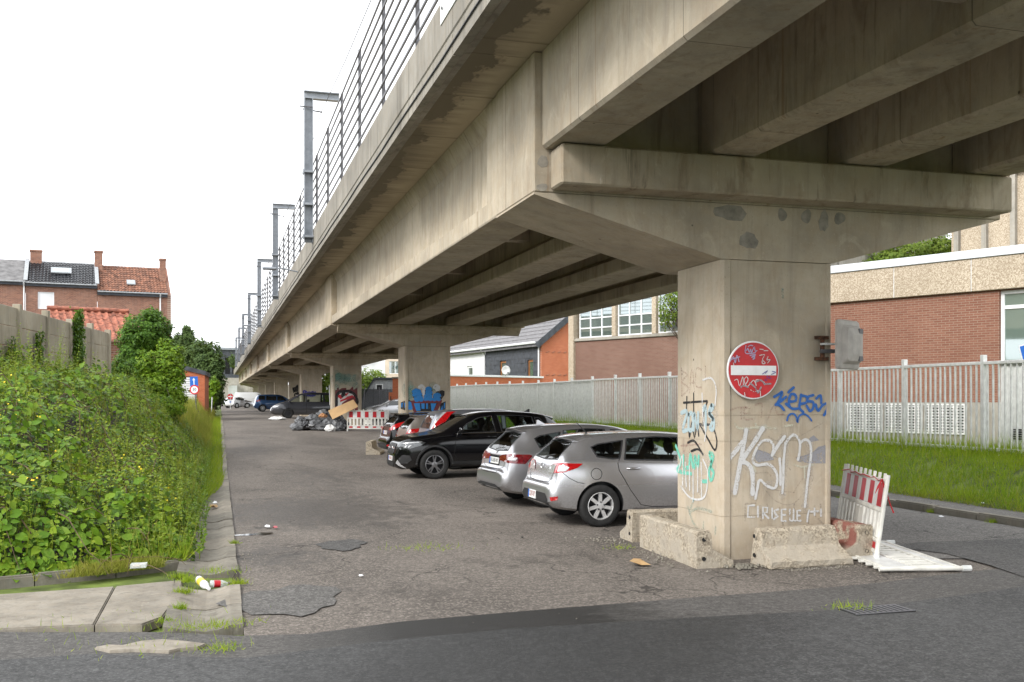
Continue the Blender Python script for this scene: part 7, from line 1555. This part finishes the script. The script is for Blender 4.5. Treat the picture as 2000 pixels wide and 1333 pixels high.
def surf_normal(x, y):
    e = 0.12; f = lambda a, b: embv(a, b) + canopy(a, b)
    n_ = np.stack([-(f(x + e, y) - f(x - e, y)) / (2 * e), -(f(x, y + e) - f(x, y - e)) / (2 * e), np.ones_like(x)], 1); return n_ / np.linalg.norm(n_, axis=1, keepdims=True)
def thicket(name, label, n, x0, x1, y0, y1, mat, smin, smax, near=1.7, sel=None, depth=0.35, jit=0.75, tpl=T_LEAF, lift=0.0):
    x, y = bank_pts(n, x0, x1, y0, y1, near)
    if sel is not None: k = sel(x, y); x, y = x[k], y[k]
    c = canopy(x, y); dz = NR.random(len(x)) ** 2.2 * depth * np.maximum(c, 0.08) * 2.2
    z = embv(x, y) + c - dz + lift; nr = surf_normal(x, y) + NR.normal(size=(len(x), 3)) * jit * 0.6 + np.array([0.05, -0.35, 0.35])
    s_ = smin + (smax - smin) * NR.random(len(x)) ** 1.5
    return tag(scatter(name, np.stack([x, y, z], 1), nr, s_, mat, tpl, along=NR.normal(size=(len(x), 3)) + np.array([0.2, -0.4, -0.5])), label, "brambles", kind="stuff")
pat = lambda x, y: vn(x, y, 0.8, 9) + 0.35 * vn(x, y, 2.5, 10)
# leafy underlayer hides the soil; shade is put into its leaf colour
thicket("bramble_thicket", "dense bramble leaves coloured dark for shade, covering the left bank", 42000, -6.2, -0.42, 11.2, 33, M['lf_under'], .04, .09, 1.7, depth=.8)
thicket("bramble_leaves", "broad bramble leaves on the surface of the left bank", 9000, -6.0, -0.5, 11.4, 26, M['lf_bramble'], .08, .18, 1.9, lambda x, y: pat(x, y) > 0.55, .2, .55, lift=.04)
thicket("young_weeds", "bright yellow green young weeds over the left bank", 30000, -6.0, -0.42, 11.2, 32, M['lf_young'], .022, .065, 1.7, lambda x, y: pat(x, y) < 0.74, .35, 1.0, lift=.06)
thicket("bramble_sprays", "mid green bramble leaves in loose clumps over the left bank", 26000, -6.0, -0.42, 11.2, 33, M['lf_bramble'], .03, .085, 1.7, lambda x, y: vn(x, y, 2.1, 41) + .5 * vn(x, y, 5.3, 42) > .62, .3, .8, lift=.05)
# tall shoots with leaves up the stem
def shoots(name, label, n, x0, x1, y0, y1, h0, h1, mat, per=16, ls=.05, near=1.5, sel=None):
    x, y = bank_pts(n, x0, x1, y0, y1, near)
    if sel is not None: k = sel(x, y); x, y = x[k], y[k]
    m = len(x); zb = embv(x, y) + canopy(x, y) * .55; H = h0 + (h1 - h0) * NR.random(m); lean = NR.normal(size=(m, 2)) * .14
    t = np.tile(np.linspace(.25, 1, per), (m, 1)); px_ = x[:, None] + lean[:, :1] * t * H[:, None]; py_ = y[:, None] + lean[:, 1:] * t * H[:, None]; pz = zb[:, None] + t * H[:, None]
    pos = np.stack([px_, py_, pz], 2).reshape(-1, 3); N = len(pos); a = NR.random(N) * 6.28; out = np.stack([np.cos(a), np.sin(a), NR.random(N) * .5 - .1], 1)
    sz = ls * (1.15 - .75 * t.reshape(-1)) * (0.7 + .6 * NR.random(N)); nr = np.stack([-np.cos(a) * .2, -np.sin(a) * .2 - .3, np.ones(N)], 1) + NR.normal(size=(N, 3)) * .3
    V, F = T_BLADE
    o = scatter(name, pos, nr, sz * 1.5, mat, T_LEAF, along=out, aspect=np.full(N, .85)); tag(o, label, "weeds", kind="stuff")
    sb_ = np.stack([x, y, zb], 1); al = np.stack([lean[:, 0], lean[:, 1], np.ones(m)], 1)
    tag(scatter(name + "_stem", sb_, np.tile(np.array([[.3, -1, 0.]]), (m, 1)), H, mat, T_BLADE, along=al, aspect=.010 / H), "thin green stems of " + label[:40], "weeds", kind="stuff")
shoots("weed_shoots", "upright leafy weed shoots rising out of the brambles on the bank", 900, -5.6, -0.6, 11.6, 27, .3, .8, M['lf_young'], 14, .042)
n = 14000; xg, yg = bank_pts(n, -5.5, -0.45, 11.3, 30, 1.6); kk = vn(xg, yg, 1.7, 51) > .5; xg, yg = xg[kk], yg[kk]; GRASS_LATER = (xg, yg)
shoots("tall_nettles", "tall green shoots growing against the panel wall", 150, -4.6, -2.9, 18.5, 29, .5, 1.15, M['lf_young'], 18, .055, 1.0)
shoots("edge_weeds", "leafy weeds spilling over the edge of the gutter slabs", 900, -1.1, -0.30, 12.0, 36, .12, .40, M['lf_bramble'], 10, .042, 1.2)
cn = MB()
for i in range(170):        # arching bramble canes
    x0_ = R.uniform(-4.8, -0.8); y0_ = 11.9 + 13 * R.random() ** 1.5; a = R.uniform(0, 6.28); L_ = R.uniform(.5, 1.2); h_ = R.uniform(.12, .34); pts = []
    for j in range(6):
        t_ = j / 5; xx = min(x0_ + math.cos(a) * L_ * t_, -0.35); yy = y0_ + math.sin(a) * L_ * t_
        zz = float(embv(np.array([xx]), np.array([yy]))[0] + canopy(np.array([xx]), np.array([yy]))[0] * (.6 + .4 * (1 - t_)) + h_ * 4 * t_ * (1 - t_) * .7); pts.append((xx, yy, zz))
    cn.tube(pts, [.007, .007, .006, .005, .004, .002], 4)
tag(cn.build("bramble_canes", M['cane']), "arching brown bramble canes among the leaves on the bank", "brambles", kind="stuff")
# tiny yellow flowers
X_GR = GRASS_LATER
x, y = bank_pts(190, -3.4, -0.6, 11.8, 15.5, 1.2); k = vn(x, y, 1.3, 14) > .55; x, y = x[k], y[k]; z = embv(x, y) + canopy(x, y) + .1 + .12 * NR.random(len(x))
tag(scatter("yellow_flowers", np.stack([x, y, z], 1), np.tile(np.array([[0, -.7, .7]]), (len(x), 1)) + NR.normal(size=(len(x), 3)) * .4, np.full(len(x), .03), M['petal'], T_SMALL, aspect=np.full(len(x), 1.6)), "small yellow flowers dotted through the weeds near the kerb", "flowers", kind="stuff")
# grasses
def grass(name, label, x, y, z, h0, h1, mat, w=.006, lean=.35):
    n = len(x); a = NR.random(n) * 6.28; nr = np.stack([np.cos(a), np.sin(a) - .4, np.full(n, .15)], 1); al = np.stack([NR.normal(size=n) * lean, NR.normal(size=n) * lean, np.ones(n)], 1)
    H = h0 + (h1 - h0) * NR.random(n) ** 1.4
    return tag(scatter(name, np.stack([x, y, z], 1), nr, H, mat, T_BLADE, along=al, aspect=w / H * (0.7 + .6 * NR.random(n))), label, "grass", kind="stuff")
def bankv(x, y): t = smv((x - 12.3) / 2.6); return (gzv(y) + .02 + .12 * smv((x - 12.15) / .3)) * (1 - t) + .74 * t + .03 * np.sin(x * 2.1 + y) * np.cos(y * 1.3)
n = 95000; u = NR.random(n); y = 8 + 60 * u ** 1.9; x = 12.35 + (VX + 1.5 - 12.35) * NR.random(n); k = vn(x, y, 1.5, 21) * .6 + vn(x, y, 5, 22) * .4 > .2; x, y = x[k], y[k]
hs2 = .5 + .9 * vn(x, y, .9, 23)
o = grass("verge_grass", "long fresh green grass on the bank before the fence", x, y, bankv(x, y) - .02, .08, .30, M['lf_grass'], .013, .55)
n = 9000; y = 10 + 50 * NR.random(n) ** 1.6; x = VX - .25 + .5 * NR.random(n); grass("fence_grass", "taller grass growing along the foot of the fence", x, y, bankv(x, y), .2, .55, M['lf_grass'], .010, .3)
n = 5000; y = 9 + 40 * NR.random(n) ** 1.4; x = 12.3 + .35 * NR.random(n) ** 2; grass("kerb_grass", "short grass fringe beside the right footway", x, y, bankv(x, y), .05, .14, M['lf_dry'], .008, .6)
n = 26000; y = 33 + 55 * NR.random(n) ** 1.35; x = -0.35 - 2.6 * NR.random(n) ** 1.3; k = vn(x, y, .8, 31) > .22; x, y = x[k], y[k]; grass("roadside_grass", "yellowish grass along the lane edge toward the garage", x, y, embv(x, y), .18, .6, M['lf_dry'], .012, .35)
n = 9000; y = 17 + 50 * NR.random(n) ** 1.3; x = -0.42 + .52 * NR.random(n) ** 1.4 * smv((y - 16.5) / 7); grass('gutter_weeds', 'weeds and grass overgrowing the gutter slabs along the lane edge', x, y, gzv(y) + .02, .10, .36, M['lf_grass'], .010, .55)
n = 6000; y = 12.2 + 26 * NR.random(n) ** 1.5; x = -0.36 - .9 * NR.random(n) ** 1.6; grass("gutter_grass", "green grass blades hanging over the gutter edge", x, y, embv(x, y) + .02, .10, .30, M['lf_grass'], .007, .6)
n = 4200; x = -0.35 - 1.5 * NR.random(n); y = frontv(x) - .14 - .22 * NR.random(n) ** 1.5; k = vn(x, y, 2.3, 35) > .42; x, y = x[k], y[k]; grass("kerb_tufts", "grass tufts in front of the left kerb stones", x, y, np.full(len(x), .03), .05, .2, M['lf_dry'], .006, .7)
tx, ty = [], []
for cx, cy, r_, m in ((-.33, 9.55, .03, 130), (-.34, 10.3, .05, 220), (-.30, 10.95, .07, 260), (.2, 10.65, .05, 160), (.2, 13.6, .03, 90), (-.42, 9.0, .04, 90), (.12, 8.75, .12, 90), (-.15, 8.72, .16, 160), (-.9, 9.0, .5, 80), (-.55, 8.15, .3, 60), (.02, 7.95, .1, 130), (.0, 11.45, .18, 160), (-.4, 11.2, .06, 200), (5.55, 7.85, .12, 120), (2.5, 12.5, .25, 120), (11.45, 14, .05, 120), (11.45, 12.6, .05, 160), (11.44, 16.5, .05, 110), (11.44, 19, .05, 110), (4.95, 11.8, .1, 60)):
    tx.append(cx + NR.normal(size=m) * r_); ty.append(cy + NR.normal(size=m) * r_ * .6)
x = np.concatenate(tx); y = np.concatenate(ty); grass("joint_weeds", "small weeds and moss growing in the joints of slabs and road", x, y, gzv(y) + .02, .025, .10, M['lf_grass'], .005, .9)

grass('bank_grass', 'thin grass stalks growing up through the brambles', X_GR[0], X_GR[1], embv(*X_GR) + canopy(*X_GR) * .5, .25, .7, M['lf_dry'], .006, .3)
# ---- shrubs and trees as things with trunk and crown
def crown_pts(n, blobs):
    out, nr = [], []; tot = sum(b[2] * b[3] for b in blobs)
    for c, _, rx, rz in blobs:
        m = int(n * rx * rz / tot); d = NR.normal(size=(m, 3)); d /= np.linalg.norm(d, axis=1, keepdims=True); r = .55 + .5 * NR.random(m) ** .5
        lump = 1 + .22 * np.sin(d[:, 0] * 5 + c[0]) * np.cos(d[:, 2] * 6 + c[1]) + .15 * np.sin(d[:, 1] * 9 + d[:, 2] * 7)
        out.append(np.array(c) + d * (r * lump)[:, None] * np.array([rx, rx, rz])); nr.append(d + np.array([0, -.2, .45]) + NR.normal(size=(m, 3)) * .45)
    return np.concatenate(out), np.concatenate(nr)
def tree(name, label, cat, base, blobs, n, size, mat, trunk_r=.12, tpl=T_LEAF, group=None, droop=None, limbs=True):
    t = thing(name, label, cat, base, 0, group); base = Vector(base); b = MB()
    top = Vector(blobs[0][0]); b.tube(catmull([base - Vector((0, 0, .3)), base + (top - base) * .5 + Vector((trunk_r, 0, 0)), top], 4), [trunk_r * (1 - .06 * i) for i in range(9)], 8)
    if limbs:
        for c, _, rx, rz in blobs:
            c = Vector(c)
            for k in range(4):
                e = c + Vector((R.uniform(-.7, .7) * rx, R.uniform(-.7, .7) * rx, R.uniform(-.3, .8) * rz)); s_ = base + (top - base) * R.uniform(.35, .85); b.tube([s_, (s_ + e) / 2 + Vector((0, 0, .1 * rz)), e], [trunk_r * .45, trunk_r * .28, trunk_r * .1], 5)
    b.build("trunk", M['bark'], t, smooth=True)
    p, nr = crown_pts(n, blobs); s_ = size * (.55 + .8 * NR.random(len(p)))
    al = NR.normal(size=p.shape) + np.array([0, 0, -.6 if droop is None else droop]); scatter("crown", p, nr, s_, mat, tpl, t, along=al); return t
def bl(px_, py_, d, rpx, rzpx): return (tuple(P(px_, py_, d)), 0, rpx * d / FPX, rzpx * d / FPX)
B_ = P(285, 776, 32.5); eb = lambda p: embv(np.array([p.x]), np.array([p.y]))[0]
tree("ivy_bush", "big rounded ivy bush at the right end of the concrete panel wall", "bush", (B_.x, B_.y, eb(B_)), [bl(283, 650, 32.5, 42, 36), bl(255, 670, 32, 22, 30), bl(262, 705, 32, 28, 40), bl(308, 655, 33, 28, 34), bl(325, 690, 33, 18, 34), bl(272, 745, 31.8, 40, 42), bl(296, 620, 32.6, 18, 16)], 19000, .085, M['lf_ivy'], .12)
B_ = P(318, 776, 31); tree("elder_shrub", "lighter green leafy shrub in front of the ivy bush", "bush", (B_.x, B_.y, eb(B_)), [bl(318, 725, 31, 30, 36), bl(298, 765, 30.3, 36, 34), bl(332, 772, 30.6, 30, 30), bl(286, 712, 30.6, 16, 26), bl(338, 700, 31.5, 20, 26), bl(312, 800, 29.5, 44, 26), bl(270, 795, 29.5, 36, 24), bl(345, 735, 31, 16, 22), bl(322, 680, 31.8, 14, 18)], 15000, .09, M['lf_bramble'], .05)
tree("ivy_bush", "low dark bramble clump at the foot of the panel wall end", "bush", (P(240, 776, 30).x, P(240, 776, 30).y, eb(P(240, 776, 30))), [bl(240, 735, 30, 24, 34), bl(262, 765, 30, 26, 24)], 4500, .08, M['lf_ivy'], .05)
# ivy strands on the wall
def on_wall(s_, z): d = (W1 - W0).normalized(); nn = Vector((d.y, -d.x, 0)); return W0 + d * s_ + nn * .06 + Vector((0, 0, z))
for s0, w_, zt, zb_, n, lab in ((8.2, .62, 4.05, 1.9, 3600, "leafy ivy curtain hanging over the panel wall beside the shed roof"), (5.0, .16, 3.3, 2.2, 500, "thin ivy strand climbing a post of the panel wall"), (3.2, .12, 3.05, 2.2, 300, "short ivy sprig at the foot of the panel wall"), (1.6, .3, 3.1, 2.1, 700, "ragged ivy shoots on the panel wall near the picture edge")):
    o_ = on_wall(s0, 2); t = thing("ivy", lab, "ivy", o_, 0, "ivy on the panel wall"); MB().tube([on_wall(s0, zb_), on_wall(s0 + .05, (zb_ + zt) / 2), on_wall(s0, zt - .1)], [.03, .02, .008], 5).build("stem", M['bark'], t)
    u = NR.random(n); v = NR.normal(size=n) * .38 * (1 - .35 * u) ; pos = np.array([on_wall(s0 + a * w_, zb_ + (zt - zb_) * b_ + .1 * math.sin(a * 5)) for a, b_ in zip(v, u)]); nn = (W1 - W0).normalized(); nv = np.array([nn.y, -nn.x, .3])
    pos += nv * (NR.random(n) * .14)[:, None]; scatter("foliage", pos, nv + NR.normal(size=(n, 3)) * .4, .05 + .05 * NR.random(n), M['lf_ivy'], T_LEAF, t, along=NR.normal(size=(n, 3)) * .5 + np.array([0, 0, -1.0]))
def T(px_, d): p = P(px_, 776, d); return (p.x, p.y, gz(p.y))
tree("dark_tree", "dark ivy clad tree behind the garage at the lane edge", "tree", T(408, 80), [bl(405, 715, 80, 30, 42), bl(385, 700, 82, 24, 30), bl(415, 760, 79, 22, 40), bl(395, 690, 81, 18, 22), bl(422, 720, 79, 14, 24)], 12000, .24, M['lf_dark'], .3)
tree("pine_tree", "tall loose grey green conifer behind the row house gable", "tree", T(366, 115), [bl(366, 668, 115, 14, 26), bl(352, 690, 115, 16, 16), bl(382, 682, 115, 16, 14), bl(348, 664, 115, 8, 12), bl(388, 700, 115, 14, 12), bl(366, 645, 115, 7, 9)], 5200, .34, M['lf_dark'], .35, T_SMALL)
tree("willow_tree", "light green willow standing behind the third and fourth piers", "tree", T(655, 98), [bl(640, 745, 98, 26, 50), bl(665, 735, 98, 22, 40)], 6500, .26, M['lf_tree'], .25, T_SMALL, droop=-2.0)
tree("leafy_tree", "bright yellow green tree behind the small grey house", "tree", T(722, 96), [bl(716, 755, 96, 24, 30), bl(738, 748, 97, 18, 24), bl(705, 775, 95, 14, 28)], 5600, .24, M['lf_tree'], .22, T_SMALL)
tree("garden_tree", "green tree rising above the flat school roof under the pier head", "tree", T(1790, 46), [bl(1770, 505, 46, 60, 34), bl(1840, 490, 46, 38, 26), bl(1700, 520, 46, 40, 22)], 9000, .13, M['lf_tree'], .16, T_LEAF)
tree("birch_tree", "thin birch with drooping leafy twigs before the hall windows", "tree", T(1420, 47), [bl(1308, 600, 47, 22, 32), bl(1330, 575, 47, 34, 26), bl(1298, 620, 47, 10, 22)], 1500, .11, M['lf_tree'], .09, T_LEAF, droop=-2.0)
tree("viaduct_shrub", "small shrub growing out of the far end of the viaduct edge", "bush", (P(456, 720, 165).x, P(456, 720, 165).y, P(456, 725, 165).z), [bl(455, 705, 165, 7, 14)], 500, .3, M['lf_dark'], .05, T_SMALL)
tree("ivy_bush", "yellow green creeper bush at the foot of the sign backs", "bush", T(418, 76), [bl(420, 752, 76, 9, 12), bl(413, 775, 76, 9, 16)], 1200, .2, M['lf_bramble'], .05)
